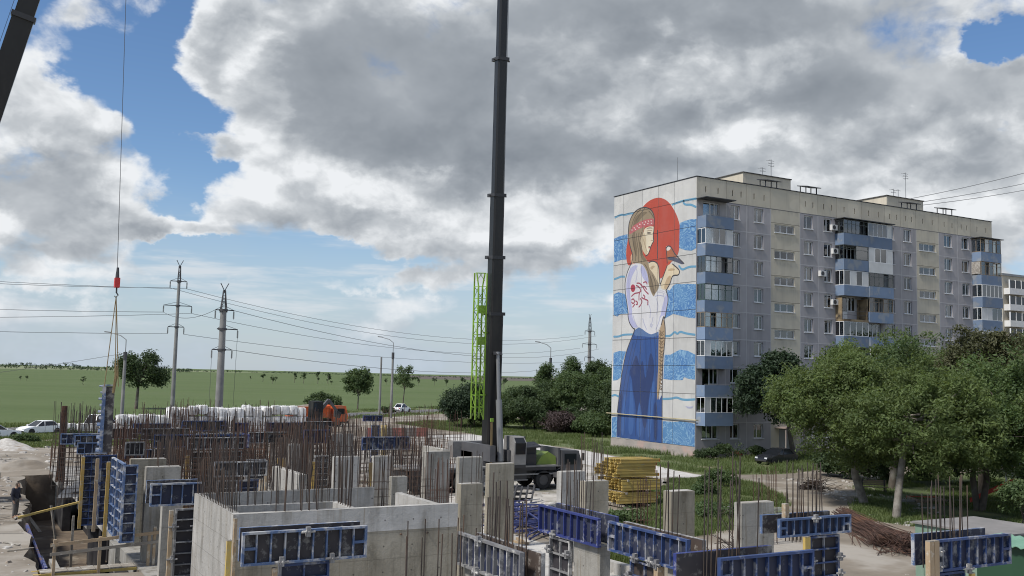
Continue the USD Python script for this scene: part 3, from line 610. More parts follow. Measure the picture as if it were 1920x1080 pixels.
for x in (9.3, 15.2, 31.6, 38.0):
    t = MB().box(x, -.2, 28.75, x + 2.1, 1.3, 28.83).xf(lambda v: np.stack([v[:, 0], v[:, 1], v[:, 2] + (v[:, 1]) * .18], 1))
    h = obj('vent_hood', t, 'metal_dark', bl)
    obj('hood_post', MB().box(x + .2, .2, 28.08, x + .28, .28, 28.78).box(x + 1.8, .2, 28.08, x + 1.88, .28, 28.78).box(x + .2, 1.0, 27.5, x + .28, 1.08, 28.9).box(x + 1.8, 1.0, 27.5, x + 1.88, 1.08, 28.9), 'metal_dark', h)
for (x, y, z, h, arms) in ((15.0, 5, 30.3, 2.3, 3), (14.2, 5.5, 30.3, 1.4, 2), (37.6, 5, 30.3, 3.6, 3), (36.6, 6, 30.3, 1.6, 2), (38.2, 6.6, 30.3, 1.8, 1), (-.0 + .3, 3.4, 28.0, 2.6, 0)):
    m = MB().tube([(x, y, z), (x, y, z + h)], .035, 6)
    for k in range(arms):
        zz = z + h - .15 - .3 * k
        m.tube([(x - .45, y, zz), (x + .45, y, zz)], .025, 5)
        m.tube([(x - .45 + .3 * k, y - .3, zz), (x - .45 + .3 * k, y + .3, zz)], .02, 5)
    obj('antenna', m, 'metal_grey', bl)


def glazing(par, x0, x1, y0, z0, z1, n, fmat, side=True, sideside=None, back=.05, open_frac=0.0, panel_at=()):
    m = MB(); w = .06
    m.box(x0, y0, z0, x1, y0 + w, z0 + w).box(x0, y0, z1 - w, x1, y0 + w, z1)
    for x in np.linspace(x0, x1 - w, n + 1):
        m.box(x, y0 + .001, z0 + w, x + w, y0 + w - .001, z1 - w)
    m.box(x0 + .002, y0 + .002, z0 + (z1 - z0) * .68, x1 - .002, y0 + w - .002, z0 + (z1 - z0) * .68 + .045) if fmat != 'frame_white' else None
    for xs in (x0, x1 - w):
        m.box(xs, y0 + w, z0, xs + w, -.02, z0 + w).box(xs, y0 + w, z1 - w, xs + w, -.02, z1).box(xs + .002, y0 * .5, z0 + w, xs + w - .002, y0 * .5 + w, z1 - w)
    obj('glazing_frame', m, fmat, par)
    st = (x1 - x0) / n
    for k in range(n):
        if k not in panel_at and random.random() >= open_frac:
            obj('pane', box(x0 + st * k + w, y0 + .025, z0 + w, x0 + st * (k + 1) - .01, y0 + .031, z1 - w), 'glass', par)
    for xs in (x0 + .025, x1 - .031):
        obj('pane', box(xs, y0 + w, z0 + w, xs + .006, -.02, z1 - w), 'glass', par)
    for k in panel_at:
        obj('infill_panel', box(x0 + st * k + w, y0 + .02, z0 + w, x0 + st * (k + 1), y0 + .04, z1 - w), 'panel_white', par)


def balcony(x0, x1, floor, kind, n=4, label=None, pmat='balcony_blue', out=1.2, panel_at=(), parapet=True):
    z = PL + FH * (floor - 1)
    out = out + random.choice([-.06, 0, .0, .08])
    zb, zt = z - .24 + random.uniform(-.03, .03), z + .95 + random.uniform(-.08, .06)
    sl = obj('balcony', MB().box(x0, -out, zb, x1, -.005, z - .02), 'wall_lilac' if pmat != 'soot' else 'soot', bl, label=label)
    if parapet:
        obj('parapet', MB().box(x0 - .02, -out - .05, zb - .02, x1 + .02, -out + .03, zt).box(x0 - .02, -out + .03, zb - .015, x0 + .05, -.006, zt - .002).box(x1 - .05, -out + .03, zb - .015, x1 + .02, -.006, zt - .002), pmat, sl)
    if kind == 'open':
        obj('railing', MB().tube([(x0, -out, zt + .08), (x1, -out, zt + .08)], .02, 5).tube([(x0, -out, zt), (x0, -out, zt + .08)], .015, 5).tube([(x1, -out, zt), (x1, -out, zt + .08)], .015, 5), 'metal_grey', sl)
    elif kind:
        glazing(sl, x0, x1, -out - .02, zt + .01, z + FH - .28, n, kind, open_frac=.25 if kind in ('frame_dark', 'frame_brown') else 0.0, panel_at=panel_at)
        if kind in ('frame_white', 'frame_green') and random.random() < .9:
            k = random.uniform(.3, .8)
            obj('curtain', box(x0 + .15, -out + .12, zt, x0 + (x1 - x0) * k, -out + .14, z + FH - .4), 'curtain' if kind == 'frame_white' else 'curtain_dim', sl)
    return sl


for fl, kind, n, pa in ((9, 'open', 0, ()), (8, 'frame_white', 4, (3,)), (7, 'frame_dark', 5, ()), (6, 'frame_green', 4, ()), (5, 'frame_brown', 5, ()), (4, 'frame_white', 5, (0,)), (3, 'open', 0, ()), (2, 'frame_white', 5, (0,))):
    balcony(.12, 3.7, fl, kind, n or 4, panel_at=pa, label={9: 'open balcony under a dark canopy', 6: 'balcony with dark green glazing', 7: 'balcony with dark framed glazing'}.get(fl))
obj('balcony_canopy', box(-.05, -1.5, ATT0 - .06, 3.9, -.005, ATT0 + .02), 'metal_dark', bl)
obj('balcony_canopy', box(19.4, -1.5, ATT0 - .2, 27.6, -.005, ATT0 - .12), 'metal_dark', bl)
for fl in range(9, 1, -1):
    lk, ln, rk, rn, lp, rp = {9: ('frame_dark', 6, 'frame_white', 5, (), (4,)), 8: ('frame_dark', 2, 'frame_white', 4, (), (0, 3)), 7: ('frame_white', 4, 'frame_dark', 5, (1, 3), ()), 6: (None, 0, 'frame_brown', 5, (), ()),
                              5: ('frame_white', 4, 'open', 0, (), ()), 4: ('open', 0, 'frame_white', 4, (), ()), 3: ('frame_brown', 4, 'frame_white', 4, (), ()), 2: ('frame_white', 4, 'open', 0, (), ())}[fl]
    if fl == 6:
        b = balcony(19.6, 23.45, fl, None, pmat='soot', parapet=False, label='burnt balcony without parapet, soot stained')
        z = PL + FH * 5
        obj('burnt_wall', MB().box(19.6, -.9, z, 19.72, -.006, z + 2.3).box(23.3, -1.1, z, 23.44, -.006, z + 2.3).box(19.75, -.05, z, 20.55, -.004, z + 2.3).box(22.95, -.05, z, 23.28, -.004, z + 2.3), 'soot', b)
        obj('railing', MB().tube([(19.6, -1.15, z + .9), (23.4, -1.15, z + .9)], .02, 5).tube([(19.6, -1.15, z + .45), (23.4, -1.15, z + .45)], .02, 5), 'metal_dark', b)
    else:
        balcony(19.6, 23.45, fl, lk, ln or 4, panel_at=lp)
    balcony(23.55, 27.4, fl, rk, rn or 4, panel_at=rp, pmat='panel_white' if fl == 8 else 'balcony_blue', label='balcony closed with white panels' if fl == 8 else None)
    k, n, pa = {9: ('frame_brown', 5, (1,)), 8: ('frame_brown', 5, ()), 7: ('frame_white', 5, ()), 6: ('frame_white', 4, (0, 1)), 5: ('frame_white', 4, ()), 4: ('open', 0, ()), 3: ('frame_white', 4, ()), 2: ('frame_dark', 4, ())}[fl]
    b = balcony(43.15, 47.05, fl, k, n or 4, panel_at=pa)
    if fl == 8:
        obj('side_screen', box(43.05, -1.15, PL + FH * 7 + 1, 43.1, -.01, PL + FH * 8 - .3), 'mesh_stone', b)
obj('balcony_canopy', box(42.9, -1.5, ATT0 - .2, 47.3, -.005, ATT0 - .12), 'metal_dark', bl)
for (x, z) in ((19.15, 24.6), (17.35, 19.4), (19.2, 16.4), (20.6, 14.15), (19.3, 27.0 - 5.0)):
    a = obj('air_conditioner', box(x - .42, -.42 if z > 14.3 else -1.1, z - .3, x + .42, -.06 if z > 14.3 else -.75, z + .3), 'ac_white', bl)
    yy = -.425 if z > 14.3 else -1.105
    t = trimesh.creation.cylinder(.24, .01, sections=20); t.apply_transform(trimesh.transformations.rotation_matrix(math.pi / 2, (1, 0, 0))); t.apply_translation((x - .1, yy, z))
    obj('fan_grille', MB().tm(t), 'metal_dark', a)
# entrance, gas pipe, red notice
for x in (11.2, 34.1):
    d = obj('entrance_door', box(x + .1, .1, .0, x + 1.6, .16, 2.7), 'metal_grey', bl)
    obj('entrance_canopy', MB().box(x - .6, -1.6, 2.85, x + 2.3, -.005, 3.0).box(x - .5, -1.5, 0, x - .38, -1.38, 2.85).box(x + 2.05, -1.5, 0, x + 2.17, -1.38, 2.85), 'plinth', bl)
    obj('entrance_step', box(x - .5, -1.5, -.2, x + 2.2, -.035, .16), 'concrete', bl)
pm = MB().tube([(-.14, BW + .7, 3.72), (-.14, -.35, 3.68), (1.2, -.35, 3.68)], .05, 8)
obj('gas_pipe', pm, 'pipe_yellow', bl, smooth=40)
obj('pipe_bracket', MB().box(-.14, 3, 3.62, .02, 3.04, 3.66).box(-.14, 8, 3.62, .02, 8.04, 3.66).box(-.14, 12, 3.62, .02, 12.04, 3.66), 'metal_grey', bl)
obj('notice_board', box(5.0, -.06, .15, 6.1, -.032, .62), 'sign_red', bl)

# ------------------------------------------------------------------ ground, roads, fields
mot('dirt', (.215, .185, .148), (.15, .128, .10), 0.45, 0.95, detail=9, c3=(.285, .262, .228), s3=0.16, bump=0.9, bscale=6.0, t3=(.48, .62))
mot('pit_earth', (.15, .115, .08), (.08, .06, .045), 0.9, 0.97, detail=8, c3=(.22, .19, .15), s3=0.5, bump=1.0, bscale=4.0)
mot('slab_dust', (.47, .46, .435), (.31, .30, .28), 0.8, 0.92, detail=9, c3=(.27, .25, .22), s3=0.4, bump=0.5, bscale=5.0, t3=(.5, .66))
mot('gravel', (.50, .49, .47), (.34, .33, .315), 2.5, 0.95, detail=10, c3=(.27, .25, .22), s3=0.2, bump=1.0, bscale=9.0, t3=(.55, .7))
mot('yard', (.46, .44, .41), (.28, .26, .23), 0.6, 0.95, detail=9, c3=(.17, .16, .12), s3=0.22, bump=0.9, bscale=7.0, t3=(.52, .64))
mot('asphalt', (.115, .115, .115), (.085, .085, .088), 0.7, 0.9, c3=(.15, .145, .14), s3=0.1, bump=0.3, bscale=30)
mot('grass_ground', (.075, .105, .034), (.105, .12, .048), 0.8, 0.95, detail=8, c3=(.16, .145, .085), s3=0.25, bump=1.0, bscale=5.0, t3=(.52, .68))
mot('lawn_ground', (.060, .088, .028), (.085, .105, .038), 0.8, 0.95, detail=8, c3=(.12, .115, .06), s3=0.25, bump=1.0, bscale=5.0, t3=(.55, .72))
leaf('grass_blade', (.085, .125, .04), (.16, .185, .07), 0.35, 0.6)
mot('verge', (.080, .110, .040), (.12, .14, .06), 0.25, 0.95, detail=8, c3=(.15, .15, .085), s3=0.06, bump=1.0, bscale=3.0)
mot('ploughed', (.085, .07, .055), (.07, .056, .045), 0.02, 0.95, stretch=(1, .1, 1))
mot('pale_field', (.165, .185, .095), (.125, .15, .07), 0.004, 0.95, stretch=(.3, 1.5, 1))


def make_field():
    g = Graph()
    pos = g.add('geometry', 'position')
    rot = g.add('vector_rotate', 'vector', {'vector': pos}, rotate_type='z_axis', angle=0.55)
    a = g.rng(g.noise(g.vmath('multiply', rot, (.004, .05, 0)), 1.0, 6, 0.62), 0.35, 0.65)
    b = g.rng(g.noise(g.vmath('multiply', rot, (.006, .014, 0)), 1.0, 4, 0.6), 0.38, 0.62)
    c = g.rng(g.noise(g.vmath('multiply', pos, (.6, .6, .6)), 1.0, 8, 0.7), 0.3, 0.7)
    col = g.mix(a, (.072, .104, .036), (.092, .128, .048))
    col = g.mix(g.math('multiply', b, 0.7), col, (.100, .130, .056))
    col = g.mix(g.math('multiply', c, 0.35), col, (.056, .082, .028))
    nor = g.add('bump', 'normal', {'height': c}, strength=0.8, distance=0.15)
    out = g.add('principled_bsdf', 'BSDF', {'base_color': col, 'normal': nor}, roughness=0.9, specular_ior_level=0.2)
    MAT['field'] = usdkit.material(stage, '/World/Looks/field', g.nodes, g.links, surface=out)


make_field()


def sheet(name, poly, z, mat, kind='structure', label=None, cat=None, seg=None):
    m = MB()
    for gme in getattr(poly, 'geoms', [poly]):
        if gme.geom_type != 'Polygon' or gme.area < 1e-3:
            continue
        if seg:
            gme = gme.segmentize(seg)
        v, f = trimesh.creation.triangulate_polygon(gme, engine='earcut')
        m.add(np.column_stack([v, np.full(len(v), z)]), f)
    return obj(name, m, mat, kind=kind, label=label, cat=cat)


def ragged(pts, amp, step, seed=0, closed=True):
    """an outline with uneven edges"""
    r = np.random.default_rng(seed)
    p = Polygon(pts).segmentize(step)
    c = np.array(p.exterior.coords)[:-1]
    n = meshkit.noise(np.column_stack([c / step * .6, np.full(len(c), seed)]), seed)
    n2 = meshkit.noise(np.column_stack([c / step * .6, np.full(len(c), seed + 40)]), seed + 3)
    return Polygon(c + amp * 2 * np.column_stack([n - .5, n2 - .5])).buffer(0)


ROADC = [(-160, 24), (-60, 82), (-5, 119.5), (6, 127.5), (66, 170.5), (95, 191.5), (140, 224), (300, 340), (900, 760)]
road = LineString(ROADC).buffer(3.6, cap_style=2)
roadside = LineString(ROADC).buffer(9.5, cap_style=2)
ploughed = Polygon([(560, 1240), (800, 1290), (1100, 1750), (2400, 3700), (1260, 2900), (800, 1900)])
pale = Polygon([(-1900, 900), (-300, 1250), (300, 1900), (700, 2300), (400, 4500), (-2500, 4500)])
far_side = Polygon([(-160, 24)] + ROADC[1:] + [(900, 760), (6500, 4700), (6500, 9000), (-5000, 9000), (-5000, -200)]).difference(roadside)
field = far_side.difference(ploughed).difference(pale)
pit = ragged([(3.2, 39.6), (3.0, 44), (3.3, 48), (3.1, 52), (3.2, 56), (3.9, 61), (3.6, 66), (4.0, 71), (4.4, 75.5), (6.6, 75.8), (6.6, 39.2)], .35, .8, 3).union(sbox(5.9, 39.6, 6.6, 75.6)).intersection(sbox(0, 30, 6.6, 90)).difference(sbox(-5, 20, 3, 39.4))
slab_area = sbox(6.6, 8, 23.9, 81)
gravel_p = ragged([(50.5, 112), (58, 112), (57.6, 95), (57.2, 82), (54.3, 72), (52.2, 61), (48.2, 60), (47.5, 68), (50, 80), (50.5, 95)], .7, 2.0, 5)
yard_p = ragged([(24.2, 49), (34, 49), (40, 52), (47, 60), (49.5, 80), (50, 112), (24.2, 108)], .8, 2.5, 6).difference(gravel_p)
verge_p = ragged([(58.2, 113), (57.9, 95), (57.5, 82), (54.6, 72), (52.6, 62), (60, 60), (72, 64), (80, 69), (84, 74.5), (63.3, 74.8), (63.3, 89.6), (100, 92), (110, 130), (84, 150), (58, 138)], .5, 2.0, 7).difference(gravel_p).difference(sbox(63.3, 74.9, 112, 90))
patch_p = ragged([(33, 38.5), (40, 39.8), (45, 45), (50, 52), (52.5, 58), (47, 58.5), (41, 53), (36, 46), (29.5, 44), (25.5, 41.5), (27, 37.5)], .9, 1.6, 8)
patch2_p = ragged([(24.3, 33), (27.3, 30.5), (29, 34), (28, 38), (25.0, 37.5)], .4, 1.2, 9).difference(patch_p)
lawn_p = ragged([(45, 39.5), (52, 44.5), (58, 51), (66, 55), (95, 58), (120, 50), (95, 12), (60, 22), (46, 33)], .7, 2.2, 10).difference(patch_p)
taken = unary_union([roadside, far_side, ploughed, pale, pit, slab_area, gravel_p, yard_p, verge_p, patch_p, patch2_p, lawn_p])
big = sbox(-5000, -300, 6500, 9000)
ground_p = big.difference(taken)
sheet('ground', ground_p.intersection(sbox(-200, -100, 300, 400)), 0.0, 'dirt')
sheet('outer_ground', ground_p.difference(sbox(-200, -100, 300, 400)), 0.0, 'verge')
sheet('road', road, 0.012, 'asphalt')
sheet('road_verge', roadside.difference(road).intersection(big), 0.0, 'verge')
sheet('green_field', field, 0.0, 'field')
sheet('pale_field', pale.intersection(far_side).difference(ploughed), 0.0, 'pale_field')
sheet('ploughed_field', ploughed.intersection(far_side), 0.0, 'ploughed')
sheet('gravel_track', gravel_p, 0.0, 'gravel')
sheet('works_yard', yard_p, 0.0, 'yard')
sheet('grass_verge', verge_p, 0.0, 'grass_ground')
sheet('grass_patch', patch_p, 0.0, 'grass_ground')
sheet('grass_patch', patch2_p, 0.0, 'grass_ground')
sheet('lawn', lawn_p, 0.0, 'lawn_ground')
# the pit beside the basement: earth sides and floor
PITZ = -3.1
pv = MB()
c = np.array(pit.segmentize(.5).exterior.coords)[:-1]
cc = np.array(pit.centroid.coords[0])
inner = cc + (c - cc) * np.array([.80, .98])
inner[:, 0] = np.where(c[:, 0] > 6.55, 6.6, inner[:, 0])
n = len(c)
LV = 9
rows_ = []
for k in range(LV):
    t_ = k / (LV - 1)
    q = c * (1 - t_ ** .8) + inner * t_ ** .8
    zz = np.full(n, PITZ * t_)
    if 0 < k < LV - 1:
        nz = meshkit.noise(np.column_stack([c * 1.3, np.full(n, k * .9)]), 5) - .5
        q = q + np.column_stack([nz * .5 * (c[:, 0] < 6.5), np.zeros(n)])
        zz = zz + .25 * (meshkit.noise(np.column_stack([c * 1.7, np.full(n, k * 1.1)]), 6) - .5)
    rows_.append(np.column_stack([q, zz]))
v = np.vstack(rows_)
f = []
for r_ in range(LV - 1):
    for k in range(n):
        a, b = r_ * n + k, r_ * n + (k + 1) % n
        if not (c[k][0] > 6.45 and c[(k + 1) % n][0] > 6.45):
            f += [(a, b, b + n), (a, b + n, a + n)]
pv.add(v, f)
obj('pit_side', pv, 'pit_earth', kind='structure', smooth=50)
sheet('pit_floor', Polygon(inner).buffer(.05), PITZ + .01, 'pit_earth')


# ------------------------------------------------------------------ grass and weeds standing on it
def blades(area, n, h0, h1, seed, w=.018, tuft=5, spread=.12, margin=None):
    r = np.random.default_rng(seed)
    x0, y0, x1, y1 = area.bounds
    prep = shapely.prepare(area)
    pts = np.column_stack([r.uniform(x0, x1, n * 4), r.uniform(y0, y1, n * 4)])
    ok = shapely.contains_xy(area, pts[:, 0], pts[:, 1])
    keep = meshkit.noise(np.column_stack([pts * .35, np.full(len(pts), seed)]), seed) > .36
    pts = pts[ok & keep][:n]
    k = len(pts)
    size = .6 + .8 * meshkit.noise(np.column_stack([pts * .22, np.full(k, seed + 9)]), seed + 1)
    P = np.repeat(pts, tuft, 0) + r.normal(0, spread, (k * tuft, 2))
    H = r.uniform(h0, h1, k * tuft) * np.repeat(size, tuft)
    a = r.uniform(0, 2 * np.pi, k * tuft)
    d = np.column_stack([np.cos(a), np.sin(a)])
    lean = r.uniform(.1, .55, k * tuft)[:, None] * H[:, None]
    b = np.column_stack([-d[:, 1], d[:, 0]]) * w * (.6 + H[:, None] / h1)
    base = np.column_stack([P, np.full(len(P), -.01)])
    m_ = np.column_stack([P + d * lean * .35, H * .6])
    t = np.column_stack([P + d * lean, H])
    bb = np.column_stack([b, np.zeros(len(b))])
    V = np.stack([base - bb, base + bb, m_ + bb * .8, m_ - bb * .8, t], 1).reshape(-1, 3)
    i = np.arange(len(P))[:, None] * 5
    F = np.vstack([i + [0, 1, 2], i + [0, 2, 3], i + [3, 2, 4]])
    return (V, F)


def grass(area, n, h0, h1, seed, label, mat='grass_blade', **kw):
    obj('grass', blades(area, n, h0, h1, seed, **kw), mat, kind='stuff', label=label, cat='grass')


grass(verge_p, 16000, .15, .5, 1, 'tall rough grass on the bank between gravel track and mural wall', w=.016, spread=.3, tuft=8)
grass(patch_p, 14000, .1, .38, 2, 'weedy grass around the foot of the concrete pylons and the beam stack', w=.012, spread=.25, tuft=8)
grass(patch2_p, 2000, .15, .5, 3, 'small grass patch behind the pile of blue steel props', w=.012, tuft=8)
grass(lawn_p.intersection(sbox(44, 25, 75, 60)), 14000, .08, .26, 4, 'green lawn under the trees by the playground', w=.013, spread=.25, tuft=8)
grass(Polygon([(-8, 100), (14, 100), (22, 108), (20, 128), (4, 118), (-8, 112)]), 5000, .12, .42, 5, 'rough grass between dirt ground and road beside the white cars', w=.02, spread=.35, tuft=8)
grass(roadside.difference(road.buffer(.4)).intersection(sbox(-10, 100, 130, 230)), 9000, .12, .42, 6, 'tall grass along both edges of the road', w=.035, spread=.6, tuft=8)


# scattered stones and crumbs of concrete
def rubble(area, n, s0, s1, seed):
    r = np.random.default_rng(seed)
    x0, y0, x1, y1 = area.bounds
    m = MB()
    base = np.array([(-1, -1, -.5), (1, -1, -.6), (1, 1, -.5), (-1, 1, -.5), (-.7, -.6, .6), (.7, -.7, .5), (.6, .7, .7), (-.6, .6, .5)])
    F = np.array([(0, 2, 1), (0, 3, 2), (4, 5, 6), (4, 6, 7), (0, 1, 5), (0, 5, 4), (1, 2, 6), (1, 6, 5), (2, 3, 7), (2, 7, 6), (3, 0, 4), (3, 4, 7)])
    k = 0
    while k < n:
        p = r.uniform((x0, y0), (x1, y1))
        if not area.contains(Point(p)):
            continue
        if meshkit.noise(np.array([[p[0] * .5, p[1] * .5, seed]]), seed)[0] < .45:
            k += .25
            continue
        k += 1
        s = s0 + (s1 - s0) * r.random() ** 3
        v = base * r.uniform(.6, 1.3, (8, 3)) * s * np.array([r.uniform(.6, 1.6), 1, r.uniform(.3, .8)])
        a = r.uniform(0, 6.28)
        v = v @ np.array([[math.cos(a), -math.sin(a), 0], [math.sin(a), math.cos(a), 0], [0, 0, 1]])
        m.add(v + (p[0], p[1], s * .15), F)
    return m


mot('rubble', (.44, .43, .41), (.28, .26, .235), 3.0, 0.95, c3=(.24, .20, .16), s3=1.0)
left_bank = Polygon([(-2, 40), (2.9, 40), (2.9, 56), (3.2, 66), (3.8, 78), (-4, 80)])
obj('rubble', rubble(left_bank, 520, .03, .18, 21), 'rubble', kind='stuff', label='pale broken concrete and stones strewn along the edge of the pit', cat='rubble')
obj('rubble', rubble(Polygon([(-6, 80), (6, 78), (20, 84), (24, 104), (8, 108), (-6, 100)]), 420, .05, .3, 22), 'rubble', kind='stuff', label='white rubble heaps on dirt ground beyond the basement wall', cat='rubble')
obj('rubble', rubble(yard_p, 700, .05, .4, 23), 'rubble', kind='stuff', label='pale concrete crumbs and stones over the works yard around the crane', cat='rubble')
obj('rubble', rubble(sbox(7, 14, 23.5, 80), 900, .03, .16, 24), 'rubble', kind='stuff', label='concrete crumbs and dirt lying on the building slab', cat='rubble')
obj('rubble', rubble(Polygon([(26, 25), (36, 28), (44, 36), (52, 48), (60, 62), (66, 66), (60, 50), (50, 36), (38, 22)]), 600, .03, .22, 25), 'rubble', kind='stuff', label='small stones on the tan dirt between pylons and trees', cat='rubble')

# ------------------------------------------------------------------ the concrete frame going up
mot('bitumen', (.016, .016, .020), (.028, .028, .032), 1.2, 0.6, c3=(.06, .06, .06), s3=0.6)
mot('rust', (.085, .042, .028), (.05, .029, .022), 2.0, 0.85, c3=(.12, .058, .032), s3=0.6, vary=0.25)
mot('rebar_dark', (.060, .044, .036), (.036, .030, .027), 2.0, 0.8, c3=(.085, .055, .038), s3=0.8, vary=0.2)
worn('form_blue', (.035, .066, .175), (.024, .042, .115), (.27, .275, .29), 0.85, scale=3.2)
worn('form_royal', (.030, .044, .175), (.022, .032, .125), (.30, .31, .35), 0.55, scale=3.0)
worn('form_light', (.085, .135, .25), (.06, .10, .20), (.36, .365, .375), 0.85, scale=3.2)
worn('form_grey', (.20, .20, .20), (.13, .13, .14), (.46, .45, .43), 0.7)
worn('ply_dark', (.028, .026, .032), (.045, .04, .042), (.19, .185, .175), 0.6, 0.6, 3.0)
worn('ply_brown', (.075, .055, .045), (.05, .04, .036), (.22, .20, .18), 0.4, 0.6)
worn('ply_blue', (.022, .028, .060), (.03, .034, .055), (.19, .195, .205), 0.55, 0.6, 3.0)
worn('timber_yellow', (.52, .385, .115), (.43, .31, .095), (.40, .33, .20), 0.35, 0.6)
worn('timber_prop', (.40, .27, .075), (.30, .20, .06), (.34, .27, .17), 0.55, 0.7)
worn('timber_raw', (.36, .27, .17), (.27, .20, .13), (.42, .38, .31), 0.5, 0.8, 4.0)
worn('timber_grey', (.27, .245, .205), (.19, .17, .145), (.40, .385, .35), 0.6, 0.85, 4.0)
worn('prop_blue', (.05, .066, .19), (.035, .045, .13), (.13, .09, .08), 0.6)
ST = 3.7       # top of the cast pylons
FT = 3.95      # top of the formwork

slab = thing('basement_slab', 'pale concrete ground slab with black coated basement wall beside the pit', 'slab', (6.6, 8, 0))
L_ = 73.0
obj('slab', MB().box(0, 0, -.3, 17.3, L_, 0.0), 'slab_dust', slab)
obj('basement_wall', MB().box(.25, 0, -3.2, .55, 33.5, -.3).box(.25, 37, -3.2, .55, 41.8, -.3).box(.25, 45.5, -3.2, .55, 50.5, -.3).box(.02, 62.3, -3.2, .5, L_, -.302), 'bitumen', slab)
obj('edge_beam', MB().box(-.05, 51.9, -.55, 1.4, 53.8, .10).box(-.35, 46.2, -.62, 1.0, 49.8, .06).box(-.12, 30, -.5, .9, 36.5, .05).box(-.3, 36.4, -1.0, .8, 38.3, .04), 'concrete', slab)
obj('wall_block', MB().box(-.25, 62.4, -.38, 2.4, 72.4, .12), 'concrete_white', slab)
obj('basement_back', box(1.3, .3, -3.2, 1.5, L_ - .3, -.302), 'bitumen', slab)
obj('basement_floor', box(-.2, .2, -3.3, 17.2, L_ - .2, -3.12), 'pit_earth', slab)


def rebar(par, x, y, z0, z1, r=.014, mat='rebar_dark', lean=.02, name='starter_bar'):
    dx, dy = random.gauss(0, lean) * (z1 - z0), random.gauss(0, lean) * (z1 - z0)
    return obj(name, MB().tube([(x, y, z0), (x + dx, y + dy, z1)], r, 5), mat, par)


def bars_on(par, x0, x1, y0, y1, z0, z1, step=.2, mat='rebar_dark', jit=.25, r=.014, rows=2, skip=.0):
    long_x = abs(x1 - x0) >= abs(y1 - y0)
    n = max(2, int(round((abs(x1 - x0) if long_x else abs(y1 - y0)) / step)) + 1)
    for k in range(n):
        t = k / (n - 1)
        for s in range(rows):
            if random.random() < skip:
                continue
            q = (s / (rows - 1)) if rows > 1 else .5
            x = x0 + (x1 - x0) * (t if long_x else q)
            y = y0 + (y1 - y0) * (q if long_x else t)
            rebar(par, x, y, z0, z1 + random.uniform(-jit, jit), r, mat)


def pylon(label, x0, x1, y0, y1, zt=ST, bars=1.2, mat='concrete', step=.2, group=None, inset=.05, skip=.15, rows=2, z0=0.0, bmat='rebar_dark', r=.014):
    t = thing('concrete_pylon', label, 'pylon', (x0, y0, z0), group=group)
    w, d, h = x1 - x0, y1 - y0, zt - z0
    c = .012
    P = sbox(0, 0, w, d)
    m = MB().poly(P, depth=h - c)
    top = MB()
    ins = P.buffer(-c, join_style=2)
    a = np.array(P.exterior.coords)[:4]; b = np.array(ins.exterior.coords)[:4]
    if len(b) == 4:
        bo = np.array([b[np.argmin(((b - q) ** 2).sum(1))] for q in a])
        v = np.vstack([np.column_stack([a, np.full(4, h - c)]), np.column_stack([bo, np.full(4, h)])])
        f = []
        for k in range(4):
            q = (k + 1) % 4
            f += [(k, q, 4 + q), (k, 4 + q, 4 + k)]
        f += [(4, 5, 6), (4, 6, 7)]
        f = np.array(f)
        nrm = np.cross(v[f[:, 1]] - v[f[:, 0]], v[f[:, 2]] - v[f[:, 0]])
        if nrm[-1][2] < 0:
            f = f[:, ::-1]
        m.add(v, f)
    obj('shaft', m, mat, t)
    obj('cast_crust', MB().box(.03, .03, h - .01, w - .03, d - .03, h + .012), 'slab_dust', t)
    if bars:
        bars_on(t, inset, w - inset, inset, d - inset, h - .1, h + bars, step, bmat, .12, r, rows, skip)
    return t


def formwork(label, org, direction, L, H, z0, mats=('form_blue', 'ply_dark'), ribs=None, upright=False, back=False, group=None, clamps=(), end_cells=(True, True), th=.12, name='wall_formwork', cat='formwork'):
    """a steel framed panel: face sheet, rails, end rails, ribs. org: its left end seen from the ribbed side"""
    rz = {'x': 0.0, 'y': -math.pi / 2, 'xr': math.pi, 'yr': math.pi / 2}[direction] if isinstance(direction, str) else direction
    t = thing(name, label, cat, (org[0], org[1], z0), rz, group)
    fm, pm = mats
    R = .055
    obj('face_sheet', box(.004, th - .018, .004, L - .004, th, H - .004), pm, t)
    obj('top_rail', box(0, 0, H - R, L, th - .019, H), fm, t)
    obj('bottom_rail', box(0, 0, 0, L, th - .019, R), fm, t)
    for x in (0, L - R):
        obj('end_rail', box(x, .002, R, x + R, th - .02, H - R), fm, t)
    if upright:
        n = ribs or max(3, int(round(H / .33)))
        for k in range(1, n):
            z = H * k / n
            obj('rib', box(R, .012, z - .018, L - R, th - .02, z + .018), fm, t)
        if L > .7:
            obj('centre_rib', MB().box(L / 2 - .02, .03, R, L / 2 + .02, th - .021, H - R), fm, t)
    else:
        n = ribs or max(3, int(round(L / .32)))
        for k in range(1, n):
            x = L * k / n
            obj('rib', box(x - .016, .012, R, x + .016, th - .02, H - R), fm, t)
        for e, (a, b) in zip(end_cells, ((R, L / n - .017), (L - L / n + .017, L - R))):
            if e:
                obj('stiffener', box(a, .02, H / 2 - .03, b, th - .02, H / 2 + .03), fm, t)
    for cx, cz in clamps:
        cl = MB().box(cx - .05, -.10, cz - .11, cx + .05, -.002, cz + .11).tube([(cx - .16, -.07, cz), (cx + .16, -.07, cz)], .03, 6).tube([(cx, -.16, cz), (cx, -.02, cz)], .022, 6)
        obj('clamp', cl, 'form_grey', t)
    return t


